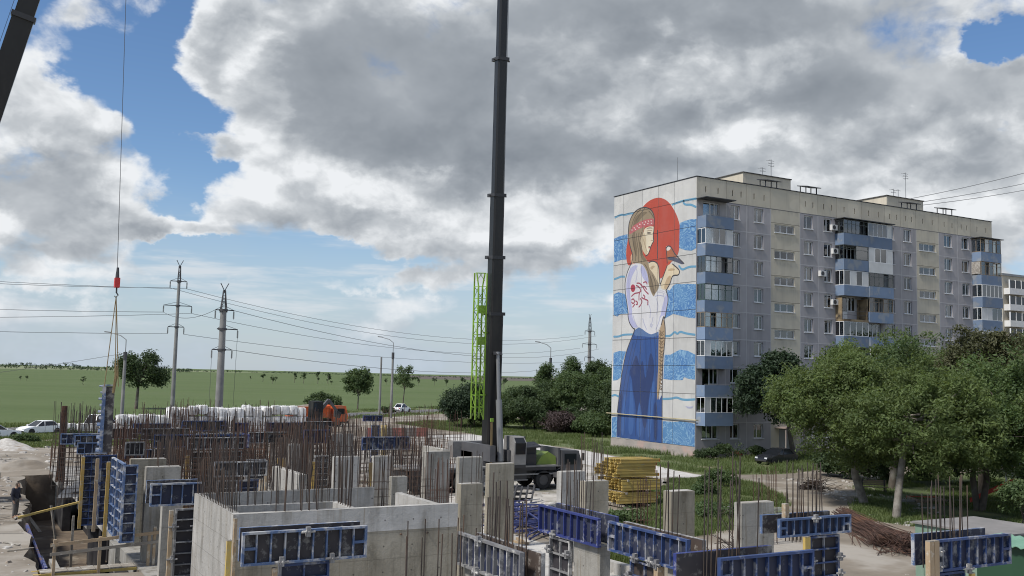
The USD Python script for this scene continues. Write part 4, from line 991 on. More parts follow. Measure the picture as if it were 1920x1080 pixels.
def waler(label, p, q, w=.1, d=.14, mat='timber_yellow', group=None, name='timber_post', cat='timber post'):
    """a timber: body and two end plates"""
    p, q = np.array(p, float), np.array(q, float)
    t = thing(name, label, cat, p, group=group)
    v = q - p
    obj('beam', MB().bar((0, 0, 0), v, w, d), mat, t)
    e = v / np.linalg.norm(v)
    obj('end_cap', MB().bar(-e * .02, e * .0, w * .98, d * .98).bar(v, v + e * .02, w * .98, d * .98), 'timber_grey', t)
    return t


def cage(label, x0, x1, y0, y1, z0, z1, step=.2, ties=.3, mat='rebar_dark', r=.014, rows=2, name='rebar_cage', jit=.3, skip=.05, tie_to=None):
    t = thing(name, label, 'rebar cage', (x0, y0, z0))
    bars_on(t, 0, x1 - x0, 0, y1 - y0, 0, z1 - z0, step, mat, jit, r, rows, skip)
    zz = .2
    top = (tie_to or z1) - z0
    while zz < top - .3:
        a, b = (x1 - x0), (y1 - y0)
        m = MB()
        if a >= b:
            for yy in ((0, b) if rows > 1 else (b / 2,)):
                m.tube([(-.04, yy - .02, zz), (a + .04, yy - .02, zz + random.uniform(-.02, .02))], .008, 4)
        else:
            for xx in ((0, a) if rows > 1 else (a / 2,)):
                m.tube([(xx - .02, -.04, zz), (xx - .02, b + .04, zz)], .008, 4)
        obj('tie_bar', m, mat, t)
        zz += ties
    return t


# --- the lift and stair core
core = thing('core_walls', 'large pale concrete core box with light top edges and rebar around it', 'core', (6.78, 27.0, 0))
K = .22
obj('front_wall', box(0, 0, 0, 6.75, K, ST), 'concrete_tan', core)
obj('top_lift', box(-.012, -.012, 3.02, 6.755, K + .01, ST + .004), 'concrete_white', core)
obj('left_wall', box(0, K + .012, 0, K, 5.0, ST - .003), 'concrete_white', core)
obj('rear_wall', box(K + .002, 4.8, 0, 5.95, 5.02, ST - .006), 'concrete_white', core)
obj('right_wall', box(6.05, K + .012, 0, 6.27, 3.2, ST - .006), 'concrete_white', core)
obj('inner_wall', box(K + .002, 1.75, 0, 3.4, 1.95, ST - .02), 'concrete_white', core)
obj('cross_wall', box(3.402, K + .012, 0, 3.6, 1.95, ST - .02), 'concrete_white', core)
obj('floor', box(K + .002, K + .012, 1.0, 6.0, 4.8, 1.1), 'concrete', core)
bars_on(core, .06, .16, .4, 4.9, ST - .1, ST + 1.15, .2, 'rebar_dark', .25, .013, 2, .1)
bars_on(core, .4, 5.8, 4.86, 4.96, ST - .1, ST + 1.2, .21, 'rebar_dark', .3, .013, 2, .15)
bars_on(core, .4, 3.3, 1.8, 1.9, ST - .1, ST + 1.1, .22, 'rebar_dark', .3, .013, 2, .2)
bars_on(core, 3.45, 3.55, .4, 1.8, ST - .1, ST + 2.0, .2, 'rebar_dark', .4, .015, 2, .1)
bars_on(core, 1.2, 2.6, .06, .16, ST - .1, ST + 1.6, .24, 'rebar_dark', .5, .016, 2, .2)
for x in (3.62, 4.9, 5.75):
    obj('form_tie', MB().tube([(x, -.07, 2.9), (x, 0, 2.9)], .03, 6), 'rebar_dark', core)
waler('raw brown timber post at the left corner of the concrete core', (6.80, 26.87, .2), (6.80, 26.87, 3.6), .11, .08, 'timber_raw')
waler('bright yellow timber post at the left corner of the concrete core', (6.6, 26.72, 0), (6.62, 26.72, 3.05), .09, .12, 'timber_yellow')
# --- tall starter bars standing before the core's front wall
c1 = thing('starter_bars', 'tall thin rusty bars standing before the front wall of the concrete core', 'rebar cage', (9.0, 20.4, 0))
for k, (px, zt) in enumerate(((.0, 4.0), (.13, 4.3), (.42, 4.35), (.48, 3.9), (.78, 4.0), (.88, 4.3), (1.18, 4.35), (1.3, 3.95), (1.36, 4.1), (1.5, 4.35), (1.74, 3.95), (1.82, 4.05), (2.14, 4.4), (2.2, 3.9))):
    rebar(c1, px, (k % 2) * .25, -.2, zt, .015, 'rebar_dark', .01)
# --- pylons along the right hand side of the slab, near to far
pylon('squarish concrete pylon nearest the trees, thin dark bars rising before it', 22.2, 23.6, 24.0, 24.35, bars=0, mat='concrete')
pylon('stained concrete pylon with flat white top, right of the yellow beams', 22.0, 23.05, 27.3, 27.75, bars=0, mat='concrete_tan')
pylon('concrete pylon with a pale cap lift, left of the yellow beam stack', 20.9, 21.98, 31.05, 31.4, bars=1.1, mat='concrete_tan', step=.24, skip=.3)
pylon('pale concrete pylon half hidden behind the pale capped one', 22.0, 23.2, 34.45, 34.8, bars=0, mat='concrete_white')
pylon('wide pale concrete pylon right of the yellow crane rope', 20.78, 22.05, 38.45, 38.8, bars=0, mat='concrete_tan')
pylon('tall grey concrete pylon left of the crane boom foot', 20.95, 22.2, 41.75, 42.1, bars=0, mat='concrete')
pylon('short tan concrete pylon with rebar standing on its top', 15.98, 16.85, 31.66, 32.0, bars=1.15, mat='concrete_tan', step=.2, r=.013)
pylon('clean pale grey pylon between core and crane', 20.88, 22.16, 45.26, 45.6, bars=0, mat='concrete')
pylon('grey pylon return behind the clean pale one, bars on top', 22.3, 22.62, 46.4, 49.0, bars=.9, mat='concrete', step=.3)
pylon('far pale pylon with thick bars between two blue panels', 20.72, 22.16, 59.2, 59.55, bars=1.2, mat='concrete_white', step=.22)
pylon('pale low pylon behind the core with many tall bars', 15.39, 16.6, 43.4, 43.75, bars=1.9, mat='concrete_white', step=.17, r=.016, skip=.05)
pylon('pale pylon under the flat grey blue panel', 19.44, 20.55, 48.8, 49.15, zt=3.2, bars=0, mat='concrete_white')
pylon('short pylon stub with dark bars right of the grey blue panel', 16.05, 16.75, 38.2, 38.5, zt=3.3, bars=1.3, step=.18)
pylon('narrow pale pylon between yellow timbers in the rebar field', 15.66, 16.25, 51.4, 51.75, bars=1.0, mat='concrete_white', step=.2)
pylon('long pale wall stretching back behind the core', 11.5, 11.8, 36.3, 39.9, bars=1.2, mat='concrete_white', step=.28)
pylon('broad tan pylon beside the blue corner formwork', 6.70, 8.15, 44.4, 44.75, bars=.0, mat='concrete_tan', z0=.0)
bars_on(thing('starter_bars', 'few dark bars on top of the broad tan pylon', 'rebar cage', (7.3, 44.5, ST - .1)), 0, .8, 0, .1, 0, .8, .3)
pylon('grey damp stained pylon before the broad tan one', 6.74, 8.05, 40.7, 41.1, bars=.9, mat='concrete', step=.4, skip=.3)
pylon('damp grey pylon behind the brown timber post', 6.38, 7.05, 35.0, 35.35, zt=3.3, bars=0, mat='concrete')
# --- bars before the squarish pylon, beside the beam stack, and so on
cage('tall dark bars before the squarish pylon, rising from the near blue panel', 13.9, 15.3, 16.1, 16.4, 2.6, 5.75, .19, 9, skip=.1, jit=.35)
cage('short rusty starter bars before the yellow beam stack', 27.2, 28.5, 36.2, 36.5, 0, 2.9, .22, .5, 'rust', tie_to=1.6)
cage('three dark bars before the stained concrete pylon', 15.0, 15.15, 18.6, 19.2, 3.3, 5.6, .28, 9, skip=.1)
cage('dark bars sticking up from the long royal blue panel', 15.02, 15.2, 22.2, 23.5, 3.4, 5.05, .2, 9)
cage('row of dark bars rising from the cement smeared panel', 10.62, 10.85, 18.3, 19.9, 3.0, 5.1, .2, 9, r=.016)
cage('thin bars above the short blue T shaped formwork', 20.4, 21.6, 20.05, 20.3, 3.2, 5.15, .16, 9)
cage('brown bars behind the blue panel near the green shed', 20.75, 22.1, 15.85, 16.1, 3.2, 5.15, .17, 9)
cage('thin bars far behind the squarish pylon', 33.0, 34.4, 34.5, 34.8, 0, 3.4, .22, .6, 'rust', tie_to=1.2)

# --- near formwork
C3 = [(.5, .1), (1.5, .62), (2.4, .1)]
formwork('long weathered blue panel across the front of the concrete core', (5.85, 22.4), 'x', 2.98, .75, 3.2, ('form_light', 'ply_dark'), 9, clamps=[(.9, .06), (1.5, .70), (2.1, .06)])
formwork('panel behind the weathered blue one, only its top rail showing', (8.8, 22.95), 'xr', 2.9, .75, 3.24, ('form_light', 'ply_dark'), 9)
formwork('dark blue upright panel below the weathered blue panel', (6.75, 22.5), 'x', 1.2, 3.15, 0.02, ('form_blue', 'ply_blue'), 9, upright=True, clamps=[(.05, 2.4), (1.15, 2.4), (.05, 1.8)])
waler('raw timber post left of the dark blue upright panel', (6.62, 22.45, 0), (6.62, 22.45, 3.1), .12, .1, 'timber_raw')
formwork('royal blue long panel sloping towards the yellow beams', (14.82, 24.4), 'y', 3.0, .75, 3.2, ('form_royal', 'ply_blue'), 9, clamps=[(.9, .04)], end_cells=(False, False))
formwork('royal blue panel paired behind the long royal one', (15.42, 21.3), 'yr', 2.95, .75, 3.24, ('form_royal', 'ply_blue'), 9)
formwork('cement smeared upright panel below the royal blue panel', (14.86, 23.85), 'y', 1.05, 3.1, .04, ('form_grey', 'ply_dark'), 7, upright=True, clamps=[(.05, 2.75), (1.0, 2.75), (.05, 1.2), (1.0, 1.3)])
pylon('concrete pylon still in its form below the royal blue panel', 14.98, 15.3, 21.5, 22.75, zt=3.2, bars=0, mat='concrete')
formwork('blue panel with ten cells in the middle foreground right', (14.85, 21.0), 'y', 3.15, .75, 3.2, ('form_blue', 'ply_blue'), 10, clamps=[(1.25, .02), (1.85, .04), (2.1, .02)], end_cells=(True, True))
formwork('grey edged panel paired behind the ten celled blue one', (15.38, 17.8), 'yr', 3.1, .75, 3.18, ('form_grey', 'ply_brown'), 10)
formwork('brown faced upright panel below the ten celled blue panel', (14.9, 20.1), 'y', 1.1, 3.1, .04, ('form_blue', 'ply_brown'), 8, upright=True, clamps=[(.04, 2.7), (1.06, 2.5)])
waler('brown wooden post right of the brown faced upright panel', (14.88, 18.9, 0), (14.88, 18.9, 3.15), .16, .2, 'timber_raw')
pylon('concrete end below the ten celled blue panel', 14.98, 15.3, 17.9, 18.7, zt=3.2, bars=0, mat='concrete')
formwork('cement smeared grey panel with dark cells left of the royal blue panel', (10.45, 20.85), 'y', 2.95, .75, 3.2, ('form_grey', 'ply_blue'), 10, clamps=[(1.1, .02), (2.0, .0), (1.2, .72)], end_cells=(False, False))
formwork('brown inside of the panel paired behind the cement smeared grey one', (10.98, 17.75), 'yr', 2.9, .75, 3.18, ('form_grey', 'ply_brown'), 9)
formwork('blue upright panel below the cement smeared grey panel', (10.5, 19.7), 'y', 1.2, 3.1, .04, ('form_blue', 'ply_blue'), 8, upright=True, clamps=[(.02, 2.9)])
pylon('concrete pylon below the cement smeared grey panel', 10.6, 10.95, 19.75, 20.7, zt=3.2, bars=0, mat='concrete')
formwork('bright blue panel at the lower edge, two celled at both ends', (14.0, 15.75), 'x', 2.7, .75, 3.2, ('form_blue', 'ply_blue'), 8)
formwork('dark inner face of the panel behind the bright blue lower one', (16.1, 16.55), 'xr', 2.7, .75, 3.22, ('form_royal', 'ply_dark'), 8)
formwork('small blue panel forming the bar of a T right of the squarish pylon', (19.6, 19.7), 'x', 2.75, .5, 3.42, ('form_light', 'ply_blue'), 10, clamps=[(1.3, .47)])
formwork('panel paired behind the bar of the T', (22.15, 20.42), 'xr', 2.6, .5, 3.45, ('form_light', 'ply_dark'), 9)
formwork('dark upright panel forming the stem of the T', (20.75, 19.72), 'x', 1.15, 3.35, .04, ('form_blue', 'ply_dark'), 9, upright=True, clamps=[(.03, 2.7), (1.12, 2.75), (.03, 2.2), (1.12, 2.3)])
waler('yellow timber on the left of the stem of the T, taller one', (20.55, 19.66, 0), (20.55, 19.66, 3.4), .09, .2, 'timber_yellow')
waler('yellow timber on the left of the stem of the T, shorter outer one', (20.33, 19.6, 0), (20.33, 19.6, 3.05), .09, .2, 'timber_yellow')
waler('raw wooden block standing on the bar of the T', (20.2, 20.1, 3.9), (20.2, 20.1, 4.25), .14, .14, 'timber_raw')
formwork('long blue panel before the green shed', (20.45, 15.55), 'x', 2.95, .75, 3.2, ('form_blue', 'ply_blue'), 9, clamps=[(.1, .5), (.1, .15), (1.2, .02)], end_cells=(False, True))
formwork('panel paired behind the long blue one before the green shed', (23.2, 16.25), 'xr', 2.7, .75, 3.26, ('form_light', 'ply_blue'), 9)
formwork('blue upright panel below the long blue panel before the shed', (20.5, 15.6), 'x', 1.15, 3.12, .04, ('form_blue', 'ply_blue'), 9, upright=True, clamps=[(.1, 2.6), (1.1, 2.6), (.1, 2.1)])
for x, lab in ((20.22, 'left brown'), (20.40, 'right brown')):
    waler(lab + ' wooden block left of the long blue panel before the shed', (x, 15.5, 3.0), (x, 15.5, 3.95), .13, .16, 'timber_raw')
for x, lab in ((20.20, 'outer'), (20.36, 'inner')):
    waler(lab + ' yellow timber below the wooden blocks before the shed', (x, 15.45, 0), (x, 15.45, 2.98), .1, .16, 'timber_yellow')
waler('yellow timber right of the upright panel before the shed', (21.75, 15.5, 0), (21.75, 15.5, 3.1), .08, .14, 'timber_yellow')
# --- formwork left of the core
formwork('blue grey panel over the narrow upright left of the core', (5.62, 33.0), 'x', 1.66, .72, 3.2, ('form_light', 'ply_blue'), 5, end_cells=(True, False))
formwork('panel paired behind the blue grey one left of the core', (7.2, 33.7), 'xr', 1.6, .72, 3.24, ('form_light', 'ply_dark'), 5)
formwork('dark upright panel with pale rungs left of the core', (6.35, 32.6), 'x', .62, 3.15, .0, ('form_grey', 'ply_dark'), 9, upright=True, clamps=[(-.05, 2.6), (.62, 2.6), (-.05, 1.6), (-.05, .7)])
formwork('narrow light blue upright panel turned sideways by the core wall', (7.0, 32.45), 'y', .95, 2.95, .0, ('form_light', 'ply_blue'), 9, upright=True)
waler('brown timber post left of the dark rung panel', (6.22, 32.6, 0), (6.22, 32.6, 3.1), .1, .12, 'timber_raw')
# --- the blue corner at the slab's left edge
formwork('tall blue panel wall seen from its side at the slab edge, far half', (5.72, 42.8), 'y', 1.5, 2.95, 1.0, ('form_light', 'ply_blue'), 8, upright=True)
formwork('tall blue panel wall seen from its side at the slab edge, near half', (5.74, 41.25), 'y', 1.5, 2.95, 1.0, ('form_light', 'ply_blue'), 8, upright=True)
formwork('narrow dark blue end panel closing the tall blue wall', (5.78, 39.7), 'x', .5, 2.9, 1.0, ('form_light', 'ply_blue'), 8, upright=True)
formwork('blue panel row above the yellow props at far left, topmost', (5.2, 58.8), 'x', 2.2, .6, 3.3, ('form_light', 'ply_blue'), 7)
formwork('blue panel row above the yellow props at far left, second', (5.75, 57.3), 'x', 1.5, .6, 3.3, ('form_light', 'ply_dark'), 5)
formwork('blue panel row above the yellow props at far left, lowest', (5.25, 51.0), 'x', 1.35, .55, 3.4, ('form_light', 'ply_blue'), 4)
formwork('dark blue rung panel behind the yellow props, left one', (5.55, 50.9), 'x', .75, 3.3, .05, ('form_blue', 'ply_blue'), 10, upright=True)
formwork('dark blue rung panel behind the yellow props, right one', (6.32, 50.9), 'x', .72, 3.3, .05, ('form_blue', 'ply_blue'), 10, upright=True)
for x, y, mt, lb in ((5.5, 50.5, 'timber_prop', 'leftmost yellow prop before the dark blue rung panels'), (6.0, 49.4, 'timber_raw', 'middle brown prop before the dark blue rung panels'), (6.25, 47.6, 'timber_prop', 'nearest yellow prop before the dark blue rung panels')):
    waler(lb, (x, y, 0), (x, y, 3.3), .14, .14, mt)
t = thing('steel_prop', 'thin grey steel prop right of the yellow props', 'steel prop', (6.45, 46.5, 0))
obj('tube', MB().tube([(0, 0, 0), (0, 0, 2.6)], .03, 6), 'metal_grey', t); obj('base_plate', box(-.08, -.08, .0, .08, .08, .01), 'metal_grey', t)
col = thing('rebar_column', 'tall tapering rust brown column cage on the far left basement wall', 'rebar cage', (6.3, 69.8, .12))
for a in np.linspace(0, 2 * np.pi, 18, endpoint=False):
    obj('bar', MB().tube([(.26 * math.cos(a), .26 * math.sin(a), 0), (.15 * math.cos(a), .15 * math.sin(a), 4.85)], .024, 5), 'rust', col)
for z in np.arange(.1, 4.8, .18):
    r_ = .26 - .11 * z / 4.85
    obj('hoop', MB().tube([(r_ * math.cos(a), r_ * math.sin(a), z) for a in np.linspace(0, 2 * np.pi, 13)], .016, 4), 'rust', col)
col2 = cage('short rusty cage left of the tall column cage', 5.9, 6.1, 72.5, 72.8, 0.1, 2.3, .08, .2, 'rust')
# --- the dense field of formwork and rebar behind
far_forms = [
    ((13.9, 70.8), 2.98, .7, 3.25, ('form_blue', 'ply_brown'), 'brown and blue panel before the white bags, left part'),
    ((9.6, 56.2), 2.85, .7, 3.25, ('form_blue', 'ply_dark'), 'dark blue panel in the rusty rebar field, second row'),
    ((10.9, 53.8), 3.0, .65, 3.3, ('form_grey', 'ply_dark'), 'dark framed panel with blue cells in the rebar field'),
    ((7.4, 51.0), .9, .65, 3.3, ('form_grey', 'ply_dark'), 'small dark panel right of the hanging blue panel'),
    ((9.1, 39.6), 2.1, .6, 3.35, ('form_grey', 'ply_dark'), 'dark grey edged panel just behind the core'),
    ((19.1, 59.7), 1.75, .85, 3.1, ('form_blue', 'ply_blue'), 'blue two row panel left of the far pale pylon'),
    ((22.2, 69.7), 2.2, .8, 3.15, ('form_grey', 'ply_dark'), 'dark panel before the orange dump truck'),
    ((19.1, 68.3), 2.65, .75, 3.2, ('form_blue', 'ply_blue'), 'dark slate panel left of the orange dump truck'),
    ((17.0, 68.8), 1.0, .7, 3.2, ('form_royal', 'ply_blue'), 'small dark blue panel before the white bags'),
    ((30.3, 78.8), 1.75, .5, 3.45, ('form_royal', 'ply_blue'), 'small violet blue panel right of the dump truck'),
    ((20.3, 52.8), 2.95, .75, 3.2, ('form_blue', 'ply_blue'), 'flat grey blue panel over the pale pylon right of the core'),
    ((8.0, 66.8), 2.4, .7, 3.0, ('form_grey', 'ply_brown'), 'brown grey panel low before the left end of the white bags'),
    ((11.2, 74.0), 2.6, .7, 2.9, ('form_blue', 'ply_dark'), 'blue framed dark panel just before the white bags, left of the brown and blue one'),
    ((16.2, 61.8), 2.6, .7, 3.0, ('form_grey', 'ply_dark'), 'grey framed dark panel in the right part of the rebar field'),
    ((15.9, 75.2), 2.2, .7, 2.9, ('form_blue', 'ply_blue'), 'blue panel close before the middle of the white bags'),
    ((13.2, 64.6), 2.3, .7, 2.6, ('form_grey', 'ply_brown'), 'low brown panel in the middle of the rebar field'),
    ((8.3, 57.2), 1.5, .7, 2.4, ('form_light', 'ply_dark'), 'low light blue panel right of the hanging blue panel'),
    ((12.2, 58.0), 2.6, .7, 3.2, ('form_grey', 'ply_dark'), 'dark panel deep in the rebar field'),
    ((10.0, 63.0), 2.9, .7, 3.2, ('form_grey', 'ply_brown'), 'brown panel deep in the rebar field below the bags'),
]
for (o, L, H, z, mt, lab) in far_forms:
    formwork(lab, o, 'x', L, H, z, mt, max(4, int(L / .3)), end_cells=(L > 1.5, L > 1.5))
formwork('bright royal blue short panel in the middle of the rebar field', (14.6, 57.1), 'y', 1.35, .75, 3.2, ('form_royal', 'ply_blue'), 5)
formwork('blue panel left of the royal blue short one', (12.9, 56.6), 'x', 1.7, .7, 3.2, ('form_blue', 'ply_blue'), 6)
for (o, L, mt, lab) in (((12.8, 48.9), .95, ('form_grey', 'ply_dark'), 'dark rung panel below the royal blue short panel'), ((16.7, 50.2), .78, ('form_grey', 'ply_dark'), 'dark rung panel left of the many barred pylon'),
                        ((30.7, 77.8), .7, ('form_blue', 'ply_blue'), 'blue rung panel under the small violet blue panel'), ((9.3, 39.9), .8, ('form_grey', 'ply_brown'), 'brown upright panel below the dark grey edged one'),
                        ((10.2, 39.85), .75, ('form_blue', 'ply_blue'), 'blue upright panel below the dark grey edged one'), ((11.2, 54.0), 1.3, ('form_grey', 'ply_brown'), 'rust stained upright panel under the dark framed one, left'),
                        ((12.55, 54.0), 1.3, ('form_grey', 'ply_brown'), 'rust stained upright panel under the dark framed one, right'), ((20.7, 59.9), .02 + .9, ('form_grey', 'ply_dark'), 'dark upright panel below the blue two row panel'),
                        ((9.7, 56.35), 1.3, ('form_grey', 'ply_brown'), 'brown upright panel at the left of the rebar field')):
    formwork(lab, o, 'x', L, 3.15, .03, mt, 10, upright=True)
for (x, y, z1, mt, lab) in ((15.1, 51.2, 3.0, 'timber_prop', 'orange yellow post left of the narrow pale pylon, outer'), (15.32, 51.1, 3.0, 'timber_prop', 'orange yellow post left of the narrow pale pylon, inner'),
                            (16.55, 49.9, 2.9, 'timber_prop', 'yellow post left of the dark rung panel'), (19.2, 48.6, 2.9, 'timber_prop', 'ochre post left of the pale pylon under the grey blue panel'),
                            (31.6, 77.6, 3.2, 'timber_yellow', 'yellow post right of the blue rung panel, left'), (31.9, 77.6, 3.2, 'timber_yellow', 'yellow post right of the blue rung panel, right'),
                            (13.75, 48.7, 3.1, 'timber_raw', 'raw post right of the dark rung panel in the rebar field'), (10.95, 39.5, 3.2, 'timber_raw', 'raw post right of the blue upright panel behind the core'),
                            (10.9, 53.6, 3.0, 'timber_prop', 'yellow brown post at the left of the rust stained panels')):
    waler(lab, (x, y, 0), (x, y, z1), .13, .15, mt)
cages = [
    (5.3, 7.4, 59.2, 59.5, 0.1, 5.1, .17, 'rebar_dark', 'dark bars rising over the blue panel row at far left'),
    (5.5, 8.2, 66.0, 66.3, 0.1, 5.0, .22, 'rebar_dark', 'brown bars behind the blue panel row at far left'),
    (7.6, 9.9, 60.4, 60.7, 0, 4.8, .15, 'rust', 'dense rust brown cage right of the hanging blue panel'),
    (7.4, 8.3, 54.6, 54.9, 0, 4.6, .12, 'rust', 'narrow dense cage just right of the hanging blue panel'),
    (9.8, 12.4, 61.2, 61.5, 0, 5.0, .17, 'rebar_dark', 'wide dark cage before the left end of the white bags'),
    (10.4, 13.2, 66.5, 66.8, 0, 5.0, .18, 'rust', 'rust cage before the white bags, second from left'),
    (12.4, 15.0, 60.3, 60.6, 0, 4.8, .17, 'rebar_dark', 'wide dark cage in the middle of the rebar field'),
    (13.6, 16.6, 72.0, 72.3, 0, 5.1, .2, 'rust', 'cage behind the brown and blue panel before the bags'),
    (15.6, 18.2, 64.5, 64.8, 0, 5.0, .18, 'rebar_dark', 'dark cage before the middle of the white bags'),
    (16.8, 18.9, 56.0, 56.3, 0, 4.6, .17, 'rebar_dark', 'dark cage left of the blue two row panel'),
    (18.4, 20.9, 71.5, 71.8, 0, 5.0, .2, 'rebar_dark', 'cage before the orange tipper body'),
    (22.0, 24.0, 71.2, 71.5, 0, 4.5, .17, 'rust', 'cage before the cab of the dump truck'),
    (9.6, 12.1, 52.0, 52.3, 0, 4.4, .17, 'rust', 'rust red cage under the dark framed panels'),
    (8.6, 10.6, 48.6, 48.9, 0, 4.6, .17, 'rebar_dark', 'dark cage left of the two workers'),
    (12.3, 14.1, 50.3, 50.6, 0, 4.8, .16, 'rust', 'rust cage behind the dark rung panel'),
    (14.6, 16.6, 47.4, 47.7, 0, 4.7, .16, 'rebar_dark', 'dark cage behind the long pale wall'),
    (17.6, 19.1, 53.5, 53.8, 0, 4.9, .16, 'rust', 'rust cage between yellow post and rung panel'),
    (18.6, 20.0, 64.0, 64.3, 0, 4.6, .16, 'rebar_dark', 'cage behind the blue two row panel'),
    (22.2, 23.5, 56.0, 56.3, 0, 4.5, .16, 'rebar_dark', 'dark bars right of the far pale pylon'),
    (20.3, 22.6, 53.2, 53.5, 0, 4.8, .19, 'rebar_dark', 'thin bars behind the flat grey blue panel'),
    (32.2, 37.5, 79.5, 79.8, 0, 4.6, .24, 'rust', 'low rust mesh right of the small violet blue panel'),
    (28.0, 31.0, 66.5, 66.8, 0, 4.2, .2, 'rust', 'brown cage before the dark bushes'),
    (31.6, 34.6, 68.5, 68.8, 0, 4.4, .2, 'rust', 'brown cage left of the crane'),
    (24.5, 27.2, 61.0, 61.3, 0, 4.2, .2, 'rebar_dark', 'thin cage right of the flat grey blue panel'),
    (10.2, 10.5, 41.0, 45.2, 0, 4.5, .22, 'rebar_dark', 'cage running back behind the core'),
    (8.6, 8.9, 45.2, 50.0, 0, 4.5, .24, 'rebar_dark', 'cage running back behind the broad tan pylon'),
    (13.0, 13.3, 40.5, 45.5, 0, 4.6, .24, 'rebar_dark', 'cage running back right of the long pale wall'),
    (36.2, 38.4, 73.5, 73.8, 0, 3.2, .22, 'rebar_dark', 'thin bars behind the operator cab of the crane'),
]
for (x0, x1, y0, y1, z0, z1, st, mt, lab) in cages:
    cage(lab, x0, x1, y0, y1, z0, z1, st, .28, mt, .015, 2, jit=.45, skip=.08, tie_to=z1 - .9)
cage('bars standing on the pale capped pylon side, far', 24.4, 25.5, 36.4, 36.7, 0, 4.9, .2, 9, skip=.1)
# the blue panel hanging from the crane: a ribbed panel seen from its side, dark ply turned to us
hp = thing('hanging_panel', 'tall blue corner panel hanging upright from the crane slings', 'formwork panel', (6.0, 47.9, 3.72), -.12)
obj('face_sheet', box(-.02, 0, 0, 0, 2.2, 3.0), 'ply_dark', hp)
obj('dark_leaf', box(.0, -.03, 0, .36, -.005, 2.98), 'ply_dark', hp)
obj('corner_rail', MB().box(-.16, -.06, 0, -.005, -.0, 3.02), 'form_light', hp)
for k in range(11):
    z = .03 + k * .294
    obj('rib', box(-.30 if k % 2 == 0 else -.24, .02, z - .02, -.021, 2.15, z + .02), 'form_light', hp)
for y in (.01, 1.1, 2.16):
    obj('side_rail', box(-.15, y, .06, -.022, y + .05, 2.95), 'form_blue', hp)
obj('top_rail', box(-.16, .0, 3.0, .36, .05, 3.06), 'form_light', hp)
rr_ = random.Random(77)
for k, (x0, y0, L_c, z1, mt, lab) in enumerate(((17.4, 40.2, 1.5, 4.4, 'rebar_dark', 'dark bars right behind the core, left of the clean pale pylon'), (18.6, 44.6, 1.7, 4.2, 'rebar_dark', 'dark bars just left of the clean pale pylon'), (22.6, 52.0, 1.2, 4.6, 'rust', 'rust bars behind the clean pale pylon'),
        (17.0, 36.4, 1.0, 4.2, 'rust', 'few rust bars before the pylon stub behind the core'), (14.4, 37.4, 1.2, 4.6, 'rebar_dark', 'dark bars over the right rear corner of the core'), (23.0, 63.5, 1.8, 4.4, 'rust', 'rust bars far behind the grey blue panel'),
        (25.6, 70.0, 2.2, 3.6, 'rebar_dark', 'low dark bars between grey blue panel and crane'), (19.6, 55.6, 1.3, 4.5, 'rust', 'rust bars before the far pale pylon'), (26.0, 56.0, 1.6, 3.4, 'rust', 'low rust bars left of the crane carrier'))):
    cage(lab, x0, x0 + L_c, y0, y0 + .3, 0, z1, .16, .3, mt, .015, 2, jit=.5, skip=.1, tie_to=z1 - 1.0)
more = []
for k in range(26):
    x = rr_.uniform(7.6, 20.5); y = rr_.uniform(52, 79)
    L_c = rr_.uniform(1.6, 3.2)
    if x + L_c > 22: x -= 3
    more.append((x, x + L_c, y, y + .3, 0, rr_.uniform(3.4, 4.6), rr_.choice([.13, .16, .19]), rr_.choice(['rust', 'rust', 'rebar_dark'])))
more.sort(key=lambda c_: c_[2])
ordn = 'first second third fourth fifth sixth seventh eighth ninth tenth eleventh twelfth thirteenth fourteenth fifteenth sixteenth seventeenth eighteenth nineteenth twentieth'.split()
for k, (x0, x1, y0, y1, z0, z1, st, mt) in enumerate(more):
    w_ = ('rust red' if mt == 'rust' else 'dark brown')
    half = 'left' if x0 < 12 else ('middle' if x0 < 16.5 else 'right')
    cage('%s rebar cage in the dense rebar field, %s, %s' % (w_, half + ' part', ordn[k] + ' from the front' if k < 20 else ordn[25 - k] + ' from the back'), x0, x1, y0, y1, z0, z1, st, .26, mt, .016, 2, jit=.4, skip=.05, tie_to=z1 - .4)

# ------------------------------------------------------------------ cranes and vehicles
mot('boom_black', (.005, .005, .006), (.009, .009, .010), 1.5, 0.38, c3=(.018, .017, .016), s3=0.7, stretch=(1, 1, .25))
plain('crane_dark', (.03, .03, .033), 0.5)
mot('crane_grey', (.10, .10, .105), (.065, .065, .07), 1.0, 0.5)
mot('crane_light', (.27, .265, .255), (.17, .165, .16), 1.0, 0.6)
mot('lime', (.24, .42, .035), (.19, .34, .03), 1.5, 0.5, c3=(.16, .24, .05), s3=0.9)
mot('lime_dull', (.20, .28, .05), (.16, .22, .045), 1.5, 0.6)
plain('tyre', (.022, .022, .022), 0.85)
plain('rim', (.25, .25, .255), 0.4, 0.5)
plain('rim_dark', (.07, .07, .072), 0.5)
plain('car_white', (.78, .79, .80), 0.25)
plain('car_black', (.012, .013, .016), 0.2)
plain('car_glass', (.012, .014, .017), 0.06)
plain('lamp_clear', (.6, .62, .65), 0.15)
plain('lamp_red', (.35, .02, .02), 0.3)
mot('truck_orange', (.56, .11, .025), (.46, .085, .02), 0.8, 0.5, c3=(.36, .12, .06), s3=0.8)
plain('stripe_white', (.7, .7, .68), 0.6)
plain('stripe_red', (.5, .06, .04), 0.6)
mot('bag_white', (.70, .70, .695), (.56, .56, .56), 1.2, 0.75, c3=(.44, .43, .42), s3=0.5, bump=0.6, bscale=5)
plain('hook_red', (.48, .03, .03), 0.5)
mot('sling_tan', (.25, .18, .085), (.18, .125, .06), 2.0, 0.9)
plain('cable', (.05, .05, .055), 0.6)


